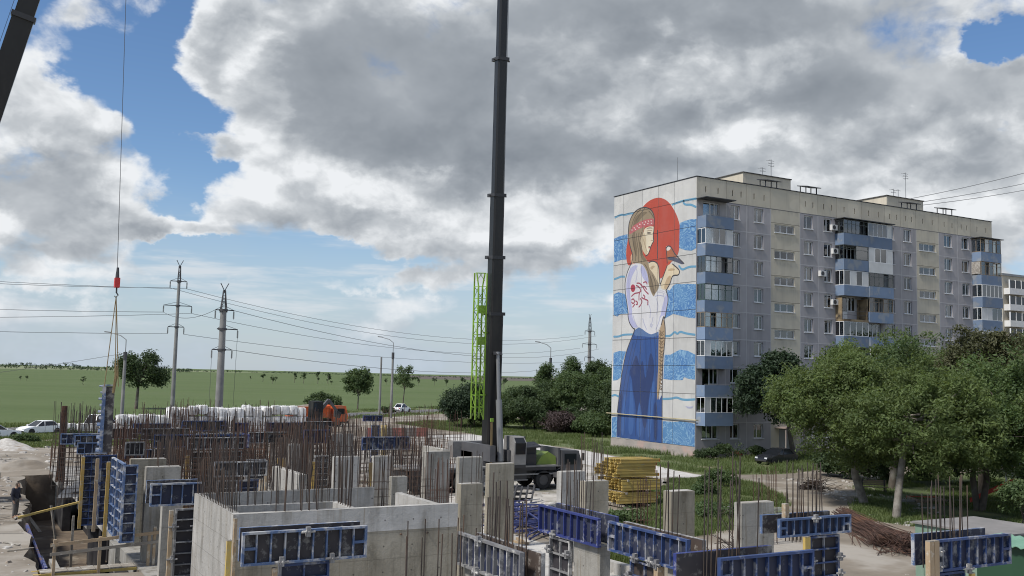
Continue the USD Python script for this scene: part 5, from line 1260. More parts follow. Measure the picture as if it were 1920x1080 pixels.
def lattice(m, p0, p1, w0, w1, chord, lace, n, up=(0, 1, 0)):
    """four chords and their lacing between two square ends"""
    p0, p1 = np.array(p0, float), np.array(p1, float)
    t = (p1 - p0) / np.linalg.norm(p1 - p0)
    a = np.cross(t, up); a /= np.linalg.norm(a); b = np.cross(a, t)
    cor = [(-1, -1), (1, -1), (1, 1), (-1, 1)]
    def pt(k, s):
        w = w0 + (w1 - w0) * s
        return p0 + (p1 - p0) * s + (a * cor[k][0] + b * cor[k][1]) * w / 2
    for k in range(4):
        m.tube([pt(k, 0), pt(k, 1)], chord, 6)
    for i in range(n):
        s0, s1 = i / n, (i + 1) / n
        for k in range(4):
            q = (k + 1) % 4
            if i % 2:
                m.tube([pt(k, s0), pt(q, s1)], lace, 5, False)
            else:
                m.tube([pt(q, s0), pt(k, s1)], lace, 5, False)
            m.tube([pt(k, s1), pt(q, s1)], lace, 5, False)
    return m


def wheel(par, x, y, r, w, side=-1, name='wheel', rim='rim_dark'):
    """tyre and rim; the rim faces side*y"""
    t = trimesh.creation.revolve(np.array([(r * .55, -w / 2), (r * .93, -w / 2), (r, -w * .36), (r, w * .36), (r * .93, w / 2), (r * .55, w / 2)]), sections=28)
    t.apply_transform(trimesh.transformations.rotation_matrix(math.pi / 2, (1, 0, 0))); t.apply_translation((x, y, r))
    wp = obj(name, MB().tm(t), 'tyre', par, smooth=40)
    ro = trimesh.creation.revolve(np.array([(0, w * .22), (r * .18, w * .30), (r * .22, w * .12), (r * .48, w * .10), (r * .56, w * .44), (r * .56, -w * .4), (0, -w * .4)]), sections=24)
    ro.apply_transform(trimesh.transformations.rotation_matrix(-side * -math.pi / 2, (1, 0, 0))); ro.apply_translation((x, y, r))
    obj('rim', MB().tm(ro), rim, wp, smooth=40)
    return wp


def hull(pts):
    return trimesh.convex.convex_hull(np.asarray(pts, float))


def hullmb(*sets):
    m = MB()
    for s in sets:
        m.tm(hull(s))
    return m


def sym(pts):
    return [(x, s * y, z) for x, y, z in pts for s in (-1, 1)]


# --- crane with the raised boom
cr = thing('mobile_crane', 'black boomed truck crane with lime green lattice jib and long grey carrier', 'mobile crane', (31.5, 58.45, 0))
N_, F_ = -1.38, 1.38           # near and far side of the carrier
obj('chassis', MB().box(-6.4, -1.0, .75, 5.4, 1.0, 1.35), 'crane_dark', cr)
obj('deck', MB().box(-6.5, N_, 1.52, 4.6, F_, 1.62).box(4.62, -1.2, 1.5, 5.6, 1.2, 1.56), 'crane_light', cr)
obj('side_box', MB().box(-1.6, N_ + .02, .62, 2.2, -1.02, 1.5).box(-6.2, N_ + .02, .7, -4.9, -1.02, 1.5), 'crane_dark', cr)
obj('side_rail', MB().box(-1.7, N_ - .01, 1.0, 5.0, N_ + .015, 1.1).box(-1.7, N_ - .01, .66, 2.3, N_ + .015, .72), 'metal_grey', cr)
obj('side_skirt', MB().box(-4.8, N_, 1.3, 4.5, N_ + .015, 1.515), 'crane_dark', cr)
for x in (-5.6, -4.15, -2.6, 3.55, 2.1 + 3.1):
    for y, s in ((N_ + .2, -1), (F_ - .2, 1)):
        wheel(cr, x, y, .64, .42, s)
for x in (3.55, 5.2):
    obj('mudguard', MB().tube([(x + .78 * math.cos(a), N_ + .22, .64 + .78 * math.sin(a)) for a in np.linspace(.1, math.pi - .1, 9)], .05, 4), 'crane_dark', cr)
for x in (-1.9, 4.45):
    for s in (-1, 1):
        o = obj('outrigger', MB().box(x - .16, min(s * 1.0, s * 2.9), .82, x + .16, max(s * 1.0, s * 2.9), 1.12).tube([(x, s * 2.8, .05), (x, s * 2.8, 1.5)], .09, 8), 'crane_grey', cr)
        obj('foot_pad', MB().tube([(x, s * 2.8, 0), (x, s * 2.8, .06)], .3, 12), 'metal_dark', o)
st_ = obj('warning_plate', MB().box(4.2, -2.98, .65, 4.65, -2.95, 1.25), 'stripe_white', cr)
for k in range(3):
    z = .68 + k * .2
    obj('stripe', MB().poly(Polygon([(4.2, z), (4.65, z + .22 if z + .22 < 1.25 else 1.25), (4.65, z + .12), (4.2, z - .03 if z > .7 else z)]).buffer(0).intersection(sbox(4.2, .65, 4.65, 1.25)), depth=.004).xf(lambda v: np.stack([v[:, 0], -2.981 - v[:, 2], v[:, 1]], 1)), 'stripe_red', st_)
cb = obj('driver_cab', hullmb(sym([(5.0, 1.3, .7), (6.6, 1.3, .7), (6.75, 1.3, 1.5), (6.45, 1.2, 2.55), (5.0, 1.25, 2.6)])), 'crane_grey', cr)
obj('cab_window', MB().box(5.25, -1.32, 1.62, 6.2, -1.262, 2.35), 'car_glass', cb)
obj('windscreen', hullmb(sym([(6.78, 1.12, 1.55), (6.52, 1.05, 2.4), (6.74, 1.12, 1.55), (6.46, 1.05, 2.4)])), 'car_glass', cb)
obj('mirror', MB().box(6.5, -1.65, 1.9, 6.62, -1.45, 2.4), 'crane_dark', cb)
obj('engine_hood', hullmb([(3.15, -1.0, 1.63), (4.75, -1.0, 1.63), (4.7, -1.0, 2.15), (4.1, -1.0, 2.5), (3.6, -1.0, 2.25), (3.15, 1.0, 1.63), (4.75, 1.0, 1.63), (4.7, 1.0, 2.15), (4.1, 1.0, 2.5), (3.6, 1.0, 2.25)]), 'lime_dull', cr)
obj('engine_block', MB().box(1.9, -1.1, 1.63, 3.1, .9, 2.35).box(2.1, -.9, 2.35, 3.2, .6, 2.75).tube([(3.0, -.8, 1.6), (3.0, -.8, 3.0)], .09, 8).box(1.2, -1.2, 1.63, 1.85, .2, 2.0), 'crane_dark', cr)
obj('exhaust_box', hullmb([(2.0, -1.2, 2.8), (3.4, -1.2, 2.9), (3.3, -.4, 3.15), (2.2, -.4, 3.1), (2.0, -1.2, 2.72), (3.4, -1.2, 2.8)]), 'crane_dark', cr)
obj('headboard', MB().box(4.78, -1.2, 1.56, 4.95, 1.2, 2.75), 'crane_grey', cr)
obj('turntable', MB().tube([(0, 0, 1.35), (0, 0, 1.95)], 1.05, 24), 'crane_dark', cr)
obj('upper_frame', MB().box(-.75, -1.6, 1.95, -.35, 2.6, 3.0).box(.62, -1.6, 1.95, .78, 2.6, 2.7).box(-.75, 1.0, 1.95, .78, 2.6, 2.4), 'crane_grey', cr)
obj('winch', MB().tube([(-.3, 2.1, 2.7), (.6, 2.1, 2.7)], .35, 16), 'metal_dark', cr)
obj('counterweight', hullmb([(x, y, z) for x in (-1.35, 1.35) for y in (2.7, 3.5) for z in (1.9, 3.0)]), 'crane_light', cr)
oc = obj('operator_cab', hullmb([(.82, -2.05, 1.75), (1.72, -2.05, 1.75), (.82, -2.1, 3.2), (1.72, -2.1, 3.2), (.82, -.5, 1.75), (1.72, -.5, 1.75), (.86, -.55, 3.6), (1.68, -.55, 3.6), (.86, -1.75, 3.6), (1.68, -1.75, 3.6)]), 'crane_light', cr)
obj('cab_window', hullmb([(.9, -2.12, 2.45), (1.64, -2.12, 2.45), (.9, -2.14, 3.18), (1.64, -2.14, 3.18), (.92, -1.84, 3.52), (1.62, -1.84, 3.52), (.9, -2.0, 2.45), (1.64, -2.0, 2.45)]), 'car_glass', oc)
obj('cab_window', box(1.7, -1.9, 2.5, 1.74, -.8, 3.6), 'car_glass', oc)
obj('cab_base', MB().box(.84, -2.08, 1.55, 1.70, -.6, 1.76), 'crane_dark', oc)
# boom: telescoped sections along one axis
b0, b1 = np.array([.25, .3, 2.3]), np.array([-1.02, -2.2, 34.4])
ax = (b1 - b0) / np.linalg.norm(b1 - b0)
sect = [(0.0, 9.6, .98, 1.15, 'boom_black'), (9.3, 13.4, .86, 1.0, 'boom_black'), (13.2, 17.6, .80, .92, 'boom_black'), (17.4, 26.8, .73, .84, 'boom_black'), (26.6, 41.0, .65, .74, 'boom_black')]
sa = np.cross(ax, (0, -1, 0)); sa /= np.linalg.norm(sa); sb = np.cross(ax, sa)
base_s = None
for k, (s0, s1, w, d, mt) in enumerate(sect):
    prof = [(-w / 2, -d / 2 + .1), (-w / 2 + .1, -d / 2), (w / 2 - .1, -d / 2), (w / 2, -d / 2 + .1), (w / 2, d / 2 - .28), (w / 2 - .22, d / 2), (-w / 2 + .22, d / 2), (-w / 2, d / 2 - .28)]
    P = [b0 + ax * s + sa * u + sb * v for s in (s0, s1) for u, v in prof]
    sc_ = obj('boom_section', hullmb(P), mt, cr)
    cw = w + .12
    P = [b0 + ax * s + sa * u + sb * v for s in (s1 - .22, s1) for u, v in ((-cw / 2, -d / 2 - .06), (cw / 2, -d / 2 - .06), (cw / 2, d / 2 + .06), (-cw / 2, d / 2 + .06))]
    obj('boom_collar', hullmb(P), 'crane_dark', sc_)
    obj('guide_lug', MB().box(0, 0, 0, .01, .01, .01).tube([b0 + ax * (s1 - .15) + sa * (cw / 2), b0 + ax * (s1 - .15) + sa * (cw / 2 + .28)], .05, 6).tube([b0 + ax * (s1 - .15) - sa * (cw / 2), b0 + ax * (s1 - .15) - sa * (cw / 2 + .14)], .05, 6), 'crane_dark', sc_)
r0_, r1_ = np.array([.18, -1.35, 1.95]), b0 + ax * 6.9 + np.array([.05, -.62, 0])
rm = obj('lift_ram', MB().tube([r0_, r0_ + (r1_ - r0_) * .56], .21, 14), 'metal_grey', cr, smooth=40)
obj('ram_rod', MB().tube([r0_ + (r1_ - r0_) * .55, r1_], .13, 12), 'rim', rm, smooth=40)
obj('ram_head', hullmb([r1_ + np.array(q) * .32 for q in ((-1, -.5, -.6), (1, -.5, -.6), (-1, .8, -.6), (1, .8, -.6), (-1, .9, .9), (1, .9, .9))]), 'crane_dark', cr)
obj('hoist_rope', MB().tube([b0 + ax * 3 + sa * .62, b0 + ax * 40 + sa * .46], .014, 4), 'cable', cr)
jo = b0 - sa * 1.05 + np.array([0, .0, 0])
j0, j1 = jo + ax * 2.4, jo + ax * 12.2
jm_ = MB(); lattice(jm_, j0, j1 - ax * .9, .62, .62, .055, .022, 11)
jb = obj('lattice_jib', jm_, 'lime', cr)
jt = MB()
for u in (-.31, .31):
    for v_ in (-.31, .31):
        jt.tube([j1 - ax * .9 + sa * u + sb * v_, j1 + sa * (u * 1.25) + sb * v_ * .5], .05, 6)
jt.tube([j1 - sa * .38, j1 + sa * .38], .035, 6).tube([j1 - ax * .5 - sa * .3, j1 + sa * .1], .02, 5).tube([j1 - ax * .5 + sa * .3, j1 - sa * .1], .02, 5)
obj('jib_head', jt, 'lime', jb)
for s in (9.5, 7.4):
    obj('jib_plate', hullmb([jo + ax * (s + q[2]) + sa * q[0] + sb * q[1] for q in ((-.3, -.3, 0), (.3, -.3, 0), (.3, -.3, .55), (-.3, -.3, .55), (-.2, -.27, 0), (.2, -.27, .5))]), 'lime', jb)
for s in (8.2, 4.0):
    obj('jib_bracket', MB().bar(jo + ax * s + sa * .3, jo + ax * s + sa * .95, .1, .1).tube([jo + ax * s + sa * .75 - sb * .1, jo + ax * s + sa * .75 + sb * .12], .2, 10), 'lime', jb)
ys = thing('lifting_strap', 'yellow green strap hanging beside the crane boom foot', 'strap', (30.9, 57.0, 0))
obj('strap', MB().box(-.07, -.02, .1, .07, .02, 4.6), 'sling_tan', ys); obj('strap_hook', MB().box(-.1, -.05, 4.55, .1, .05, 4.8), 'lime', ys)

# --- the other crane: only its boom and its cable come into the picture
c2_ = thing('boom_crane', 'dark crane boom slanting across the upper left corner of the sky', 'mobile crane', (-6.5, 66.0, 0))
o2 = np.array([-6.5, 66.0, 0])
pA, pB = np.array([1.07, 57.85, 22.23]), np.array([2.13, 56.77, 26.93])
d2 = (pB - pA) / np.linalg.norm(pB - pA)
foot = pA - d2 * (pA[2] - 2.0) / d2[2] - o2
tip = pA + d2 * (44.0 - pA[2]) / d2[2] - o2
s2 = np.cross(d2, (0, -1, 0)); s2 /= np.linalg.norm(s2); t2 = np.cross(d2, s2)
for k, (a, b, w) in enumerate(((0.0, .38, 1.15), (.37, .575, 1.06), (.57, .78, .95), (.775, 1.0, .8))):
    P = [foot + (tip - foot) * s + s2 * u * w + t2 * v * w for s in (a, b) for u, v in ((-.5, -.45), (.5, -.45), (.5, .3), (.25, .55), (-.25, .55), (-.5, .3))]
    sc_ = obj('boom_section', hullmb(P), 'boom_black', c2_)
    P = [foot + (tip - foot) * s + s2 * u * (w + .14) + t2 * v * (w + .14) for s in (b - .006, b) for u, v in ((-.5, -.5), (.5, -.5), (.5, .58), (-.5, .58))]
    obj('boom_collar', hullmb(P), 'crane_dark', sc_)
obj('hoist_rope', MB().tube([foot + d2 * 4 - s2 * .85, tip - s2 * .5], .016, 4), 'cable', c2_)
obj('carrier', MB().box(foot[0] - 5, foot[1] - 1.3, .5, foot[0] + 6, foot[1] + 1.3, 1.6).box(foot[0] - 1.2, foot[1] - 1.2, 1.6, foot[0] + 1.2, foot[1] + 1.2, 3.0), 'crane_dark', c2_)
for x in (-4, -2.6, 3, 4.4):
    wheel(c2_, foot[0] + x, foot[1] - 1.1, .64, .42, -1); wheel(c2_, foot[0] + x, foot[1] + 1.1, .64, .42, 1)
# cable, hook block, slings
hx, hy = 6.12, 47.4
hk = thing('hook_block', 'red hook block on the thin vertical crane cable at left', 'hook block', (hx, hy, 11.0))
obj('block', hullmb([(x, y, z) for x in (-.11, .11) for y in (-.16, .16) for z in (.18, .62)]), 'hook_red', hk)
obj('hook', MB().tube([(0, 0, .2), (0, 0, -.05), (.08, 0, -.16), (0, 0, -.28), (-.09, 0, -.2)], [.035, .035, .03, .03, .015], 8), 'metal_dark', hk)
obj('swivel', MB().tube([(0, 0, .6), (0, 0, 1.1)], [.09, .05], 8), 'metal_dark', hk)
cbp = thing('hoist_cable', 'thin steel cable running straight up from the red hook block', 'cable', (hx, hy, 12.0))
obj('strand', MB().tube([(-.02, 0, 0), (tip[0] + o2[0] - hx, tip[1] + o2[1] - hy, 32)], .014, 5), 'cable', cbp)
sl_ = thing('lifting_sling', 'tan lifting slings from the hook block to the hanging blue panel', 'sling', (hx, hy, 6.6))
for (x, y) in ((-.28, -.1), (.22, .25), (.3, -.15)):
    obj('sling_leg', MB().tube([(x, y, .1), (x * .45, y * .5, 2.4), (0, 0, 4.2)], .02, 5), 'sling_tan', sl_)
obj('chain_bunch', MB().tube([(.12, 0, -.2), (.2, 0, .6), (.14, .05, 1.2)], [.06, .08, .03], 6), 'sling_tan', sl_)


# --- cars
def car(label, loc, rz, paint, L=4.35, W_=1.74, H=1.46, hatch=False, rim='rim'):
    t = thing('parked_car' if paint == 'car_black' else 'white_car', label, 'car', loc, rz)
    w = W_ / 2
    h = L / 2
    low = hullmb(sym([(-h, w * .80, .42), (-h, w * .84, .72), (-h + .12, w * .92, .93), (-h + .9, w, .95), (h - 1.3, w, .90), (h - .5, w * .93, .80), (h - .08, w * .82, .66), (h, w * .78, .45), (h - .25, w * .92, .22), (-h + .25, w * .95, .24), (h - .6, w, .45), (-h + .5, w, .5)]))
    b = obj('body', low, paint, t, smooth=25)
    xr0, xr1 = (-h + .35, -h + .95) if hatch else (-h + .62, -h + 1.15)
    gh = hullmb(sym([(xr0, w * .88, .90), (h - 1.35, w * .9, .88), (xr1, w * .70, H - .03), (h - 2.25, w * .72, H - .02)]))
    obj('windows', gh, 'car_glass', t, smooth=20)
    rfm = MB()
    rfm.tm(hull(sym([(xr1 - .08, w * .72, H - .05), (h - 2.2, w * .74, H - .05), (xr1 + .12, w * .60, H + .02), (h - 2.4, w * .62, H + .02)])))
    for s in (-1, 1):
        rfm.bar((xr0 + .03, s * w * .89, .92), (xr1, s * w * .71, H - .03), .12, .05).bar((h - 1.37, s * w * .905, .89), (h - 2.23, s * w * .725, H - .03), .07, .05).bar((-.05, s * w * .93, .9), (-.12, s * w * .73, H - .03), .06, .04)
    obj('roof', rfm, paint, t)
    for x in (-h + .82, h - .85):
        for s in (-1, 1):
            wheel(t, x, s * (w - .08), .31, .19, s, rim=rim)
            obj('wheel_arch', MB().tube([(x, s * (w + .004), .33), (x, s * (w + .010), .33)], .37, 20), 'tyre', t)
    for s in (-1, 1):
        obj('headlight', hullmb([(h - .12 + dx, s * (w * .62 + dy), .62 + dz) for dx in (0, .08) for dy in (-.16, .14) for dz in (-.06, .07)]), 'lamp_clear', t)
        obj('taillight', hullmb([(-h - .01 + dx, s * (w * .72 + dy), .76 + dz) for dx in (0, .1) for dy in (-.12, .1) for dz in (-.09, .09)]), 'lamp_red', t)
        obj('mirror', hullmb([(h - 1.55 + dx, s * (w * .95 + dy), .98 + dz) for dx in (0, .12) for dy in (0, .16) for dz in (-.06, .07)]), paint, t)
        obj('door_seam', MB().box(-.06, s * (w + .001) - .002, .3, -.04, s * (w + .001) + .002, .9).box(h - 1.5, s * (w * .995) - .003, .3, h - 1.48, s * (w * .995) + .003, .88), 'metal_dark', t)
    obj('bumper', MB().box(h - .04, -w * .7, .34, h + .02, w * .7, .48).box(-h - .02, -w * .7, .36, -h + .04, w * .7, .5), 'metal_dark', t)
    return t


car('white saloon car on the road behind the tall rust column', (8.4, 119.4, .012), math.pi + .62 - .1, 'car_white', 4.7, 1.78, 1.46)
car('white car cut by the left edge of the picture', (4.0, 113.0, 0.012), .35, 'car_white', 4.4, 1.76, 1.46)
car('small white hatchback on the road beyond the rebar, right of the lamp posts', (76.6, 178.2, .012), .62, 'car_white', 4.2, 1.76, 1.6, True)
car('black car parked under the dark tree before the apartment block', (67.0, 67.8, 0), math.pi + .12, 'car_black', 4.5, 1.78, 1.45, rim='rim_dark')
car('white van roof half hidden behind the bars at far left', (15.5, 124.2, .012), .6, 'car_white', 4.9, 1.9, 1.95, True)

# --- orange dump truck
dt = thing('dump_truck', 'orange dump truck standing at the right end of the white bags', 'dump truck', (39.6, 131.6, 0), -.02)
obj('chassis', MB().box(.2, -.45, .75, 8.0, .45, 1.05), 'crane_dark', dt)
tb = obj('tipper_body', MB().tm(hull([(0.0, -1.22, 1.35), (5.5, -1.22, 1.25), (0.1, -1.25, 2.65), (5.55, -1.25, 2.85), (0.0, 1.22, 1.35), (5.5, 1.22, 1.25), (.1, 1.25, 2.65), (5.55, 1.25, 2.85)])), 'truck_orange', dt)
for k in range(7):
    x = .35 + k * .82
    obj('body_rib', box(x - .06, -1.33, 1.35, x + .06, -1.24, 2.62 + .03 * k), 'truck_orange', tb)
obj('body_rail', MB().box(.1, -1.35, 2.62, 5.55, -1.235, 2.74), 'truck_orange', tb)
obj('load', MB().tm(hull([(.4, -1, 2.6), (5.2, -1, 2.7), (.4, 1, 2.6), (5.2, 1, 2.7), (2.8, 0, 3.05), (4.0, .2, 3.0)])), 'dirt', tb)
obj('headboard', box(5.58, -1.2, 1.2, 5.7, 1.2, 3.0), 'truck_orange', tb)
ck = obj('cab', hullmb(sym([(6.1, 1.2, .7), (8.15, 1.2, .7), (8.25, 1.2, 1.5), (7.95, 1.12, 2.85), (6.1, 1.18, 2.95)])), 'truck_orange', dt)
obj('side_window', box(6.7, -1.222, 1.75, 7.75, -1.19, 2.5), 'car_glass', ck)
obj('windscreen', hullmb(sym([(8.26, 1.02, 1.6), (8.02, .98, 2.6), (8.2, 1.02, 1.6), (7.95, .98, 2.6)])), 'car_glass', ck)
obj('bumper', box(8.1, -1.2, .45, 8.4, 1.2, .85), 'crane_dark', ck)
for x in (1.2, 2.6, 6.9):
    for s in (-1, 1):
        wheel(dt, x, s * 1.0, .52, .36, s, rim='truck_orange')
ex = thing('excavator', 'dark machine cab standing before the orange dump truck', 'excavator', (38.4, 118.5, 0), .2)
obj('tracks', MB().box(-1.6, -1.3, 0, 1.8, -.7, .8).box(-1.6, .7, 0, 1.8, 1.3, .8), 'crane_dark', ex)
obj('house', hullmb([(x, y, z) for x in (-1.7, 1.2) for y in (-1.2, 1.2) for z in (.9, 1.9)]), 'crane_dark', ex)
cbx = obj('cab', hullmb([(x, y, z) for x in (-.1, 1.3) for y in (-1.2, .0) for z in (1.9, 3.9)]), 'boom_black', ex)
obj('cab_window', box(.05, -1.22, 2.6, 1.15, -1.19, 3.7), 'car_glass', cbx)
obj('arm', MB().bar((1.0, .4, 1.9), (3.0, .4, 4.0), .35, .4).bar((3.0, .4, 4.0), (4.2, .4, 2.6), .28, .3), 'crane_grey', ex)
obj('bucket', hullmb([(4.0, 0, 2.7), (4.7, 0, 2.4), (4.5, 0, 1.7), (4.0, .8, 2.7), (4.7, .8, 2.4), (4.5, .8, 1.7), (4.0, 0, 1.9), (4.0, .8, 1.9)]), 'crane_dark', ex)

# --- white bulk bags in a long stack
def bag_mesh(seed):
    t = trimesh.creation.box((1.02, 1.02, 1.05)).subdivide().subdivide().subdivide()
    v = np.array(t.vertices)
    q = v / np.array([.51, .51, .525])
    rr = np.abs(q).max(1, keepdims=True)
    sph = q / np.linalg.norm(q, axis=1, keepdims=True) * rr
    v = (q * .62 + sph * .38) * np.array([.56, .56, .55])
    n = meshkit.noise(np.column_stack([v[:, :2] * 4, v[:, 2:] * 1.5]) + seed * 7.3, seed)
    v[:, :2] *= (1 + .16 * (n - .5))[:, None]
    v[:, 2] += .1 * (meshkit.noise(v * 3.0 + seed * 3.1, seed + 5) - .5) + .525
    return (v, np.array(t.faces))


bag_protos = []
bi = 0
def put_bag(x, y, z, rz):
    global bi
    lab = 'white woven bulk bag in the long stack before the green field'
    if bi < 3:
        p = thing('bulk_bag', lab, 'bag', (x, y, z), rz, group='white bulk bags stacked before the field')
        obj('sack', bag_mesh(bi), 'bag_white', p, smooth=60)
        lp = MB()
        for sx, sy in ((-1, -1), (1, -1), (1, 1), (-1, 1)):
            lp.tube([(sx * .38, sy * .38, .98), (sx * .34, sy * .30, 1.14), (sx * .26, sy * .36, .99)], .022, 4)
        obj('lifting_loop', lp, 'bag_white', p)
        bag_protos.append(p)
    else:
        p = thing('bulk_bag', lab, 'bag', (x, y, z), rz, group='white bulk bags stacked before the field')
        p.GetReferences().AddInternalReference(bag_protos[bi % 3].GetPath())
        x_ = UsdGeom.Xformable(p)
        p.SetInstanceable(True)
    bi += 1


for k in range(20):
    x = 16.6 + k * 1.08
    tall = 2 if k < 5 else 3
    for row in range(2):
        for lay in range(tall):
            if row == 1 and lay < tall - 1:
                continue
            put_bag(x + random.uniform(-.05, .05), 117.5 + row * 1.08 + random.uniform(-.06, .06), lay * 1.0 + (random.uniform(-.12, .3) if lay == tall - 1 else 0), random.uniform(-.12, .12))
for k in range(9):
    put_bag(19.5 + k * 1.1 + random.uniform(-.1, .1), 112.6 + random.uniform(-.3, .3), 0, random.uniform(-.4, .4))
for k in range(6):
    put_bag(16.2 - k * 1.12, 121.0 + k * .1, 0, random.uniform(-.2, .2))

# ------------------------------------------------------------------ trees and bushes
leaf('leaf_olive', (.058, .092, .030), (.172, .208, .075), .38, 0.9)
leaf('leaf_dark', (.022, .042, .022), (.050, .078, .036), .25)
leaf('leaf_mid', (.046, .082, .032), (.132, .176, .068), .34, 0.8)
leaf('leaf_fresh', (.058, .100, .034), (.158, .212, .078), .36, 0.8)
leaf('leaf_dull', (.060, .068, .030), (.115, .110, .055), .28)
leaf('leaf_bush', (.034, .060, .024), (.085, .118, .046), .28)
leaf('leaf_yellow', (.085, .130, .040), (.190, .230, .085), .40, 1.2)
leaf('leaf_plum', (.050, .035, .036), (.085, .058, .055), .22)
mot('bark', (.12, .10, .08), (.065, .055, .045), 4.0, 0.95, c3=(.17, .16, .14), s3=1.0, bump=0.8, bscale=20)
mot('bark_pale', (.24, .225, .20), (.12, .105, .09), 3.0, 0.95, bump=0.8, bscale=20)


def leaves(centres, radius, per, size, seed, up=.5, flat=.75):
    r = np.random.default_rng(seed)
    n = len(centres) * per
    c = np.repeat(centres, per, 0)
    R = np.repeat(np.broadcast_to(radius, len(centres)), per)
    u = r.normal(0, 1, (n, 3)); u /= np.linalg.norm(u, axis=1, keepdims=True)
    p = c + u * (R * r.random(n) ** .42)[:, None] * np.array([1, 1, flat])
    nrm = u * .7 + r.normal(0, .6, (n, 3)) + np.array([0, 0, up]); nrm /= np.linalg.norm(nrm, axis=1, keepdims=True)
    a = np.cross(nrm, r.normal(0, 1, (n, 3))); a /= np.linalg.norm(a, axis=1, keepdims=True) + 1e-9
    b = np.cross(nrm, a)
    s = size * r.uniform(.6, 1.35, n)[:, None]
    V = np.stack([p - a * s, p + b * s * .45 + nrm * s * .12, p + a * s, p - b * s * .45 + nrm * s * .12], 1).reshape(-1, 3)
    i = np.arange(n)[:, None] * 4
    return V, np.vstack([i + [0, 1, 2], i + [0, 2, 3]])


def tree(label, loc, h, crown, nclus, per, lsize, mat, seed, trunk_r=.16, lean=(0, 0), fork=.3, cz=None, bark='bark', rad=.75, hollow=.45, name='tree', group=None, lobes=6, bare=0, skirt=None, stems=1, mat2=None):
    """crown = (rx, ry, rz) about its middle; the crown is several lobes of twig clusters with gaps between"""
    r = np.random.default_rng(seed)
    t = thing(name, label, 'tree' if name != 'bush' else 'bush', loc, 0, group)
    rx, ry, rz_ = crown
    cz = h - rz_ if cz is None else cz
    cen = np.array([lean[0], lean[1], cz])
    # lobes
    L = [(cen, np.array([rx, ry, rz_]) * .70)]
    for k in range(lobes):
        u = r.normal(0, 1, 3); u /= np.linalg.norm(u)
        u[2] = abs(u[2]) * .9 - .25
        f = r.uniform(.24, .52)
        L.append((cen + u * np.array([rx, ry, rz_]) * (1.04 - f * .75), np.array([rx, ry, rz_]) * f))
    pts = []
    while len(pts) < nclus:
        c, e = L[r.integers(len(L))]
        u = r.normal(0, 1, 3); u /= np.linalg.norm(u)
        q = c + u * e * (hollow + (1 - hollow) * r.random() ** .6)
        if q[2] < (skirt if skirt is not None else .12 * h):
            continue
        if meshkit.noise(np.array([q * .55 / max(.4, rad) + seed]), seed)[0] < .38:
            continue
        pts.append(q)
    pts = np.array(pts)
    rr = rad * r.uniform(.55, 1.25, nclus)
    m = MB()
    tops = []
    for s in range(stems):
        off = np.array([r.normal(0, .35), r.normal(0, .35), 0]) * (s > 0)
        fk = np.array([lean[0] * fork * 1.1, lean[1] * fork * 1.1, h * fork]) + off * 1.5
        m.tube([off + (0, 0, -.2), off + (0, 0, .15), fk * .5 + off * .5 + r.normal(0, .16, 3) * (1, 1, 0), fk], [trunk_r * 1.35, trunk_r * 1.08, trunk_r * .9, trunk_r * .75], 8)
        end = cen + (0, 0, rz_ * .45)
        m.tube([fk, fk * .5 + end * .5 + r.normal(0, .4, 3), end], [trunk_r * .7, trunk_r * .4, trunk_r * .12], 7)
        tops.append((fk, end))
    order_ = r.permutation(nclus)[:min(nclus, 26)]
    for k in order_:
        fk, end = tops[r.integers(len(tops))]
        s = r.uniform(0, .6)
        a = fk * (1 - s) + end * s
        b = pts[k]
        mid = a * .5 + b * .5 + np.array([0, 0, -.08 * np.linalg.norm(b - a)]) + r.normal(0, .12, 3)
        m.tube([a, mid, b], [trunk_r * .34, trunk_r * .2, trunk_r * .05], 5, False)
    obj('trunk', m, bark, t, smooth=50)
    pick = r.random(nclus) < (.34 if mat2 else 0)
    for sel, mt_, dn in ((~pick, mat, 0), (pick, mat2, .05)):
        if sel.any():
            V, F = leaves(pts[sel] + (pts[sel] - cen) * dn, rr[sel], per, lsize, seed + 1)
            V[:, 2] = np.maximum(V[:, 2], .02)
            obj('crown', (V, F), mt_, t, kind='stuff')
    return t


# the big trees on the lawn at the right
tree('broad olive green tree, its pale leaning trunk forking over the lawn beside the bench', (50.6, 43.6, 0), 11.1, (4.9, 4.9, 5.3), 980, 74, .105, 'leaf_olive', 11, .26, (-.9, .9), .34, bark='bark_pale', rad=.7, lobes=17, skirt=1.2, cz=5.7, mat2='leaf_yellow')
tree('olive tree with a long trunk leaning to the right on the lawn', (47.0, 38.2, 0), 10.0, (4.3, 4.3, 4.8), 840, 74, .10, 'leaf_olive', 12, .22, (2.1, .4), .40, bark='bark_pale', rad=.66, lobes=16, skirt=1.1, cz=5.1, mat2='leaf_yellow')
tree('tall mid green tree behind the two leaning trees', (60.5, 49.5, 0), 13.8, (5.8, 5.8, 6.4), 760, 66, .125, 'leaf_mid', 13, .28, (.5, .3), .3, rad=.8, lobes=15, skirt=1.0, cz=6.6, mat2='leaf_olive')
tree('dull brownish tree between the green crowns at right', (61.5, 43.0, 0), 12.4, (3.8, 3.8, 4.0), 420, 50, .115, 'leaf_dull', 14, .2, (.2, .2), .36, rad=.75, lobes=7, skirt=3.0)
tree('fresh green tree with twin trunks near the red slide', (55.4, 38.7, 0), 11.2, (4.4, 4.4, 5.2), 700, 66, .11, 'leaf_fresh', 15, .2, (.8, .2), .34, rad=.8, lobes=15, skirt=1.0, stems=2, cz=5.5, mat2='leaf_yellow')
tree('light green tree cut by the right edge of the picture', (57.5, 34.0, 0), 12.8, (4.8, 4.8, 6.0), 700, 66, .11, 'leaf_fresh', 16, .24, (.3, 0), .3, rad=.75, lobes=14, skirt=.8, cz=6.2, mat2='leaf_mid')
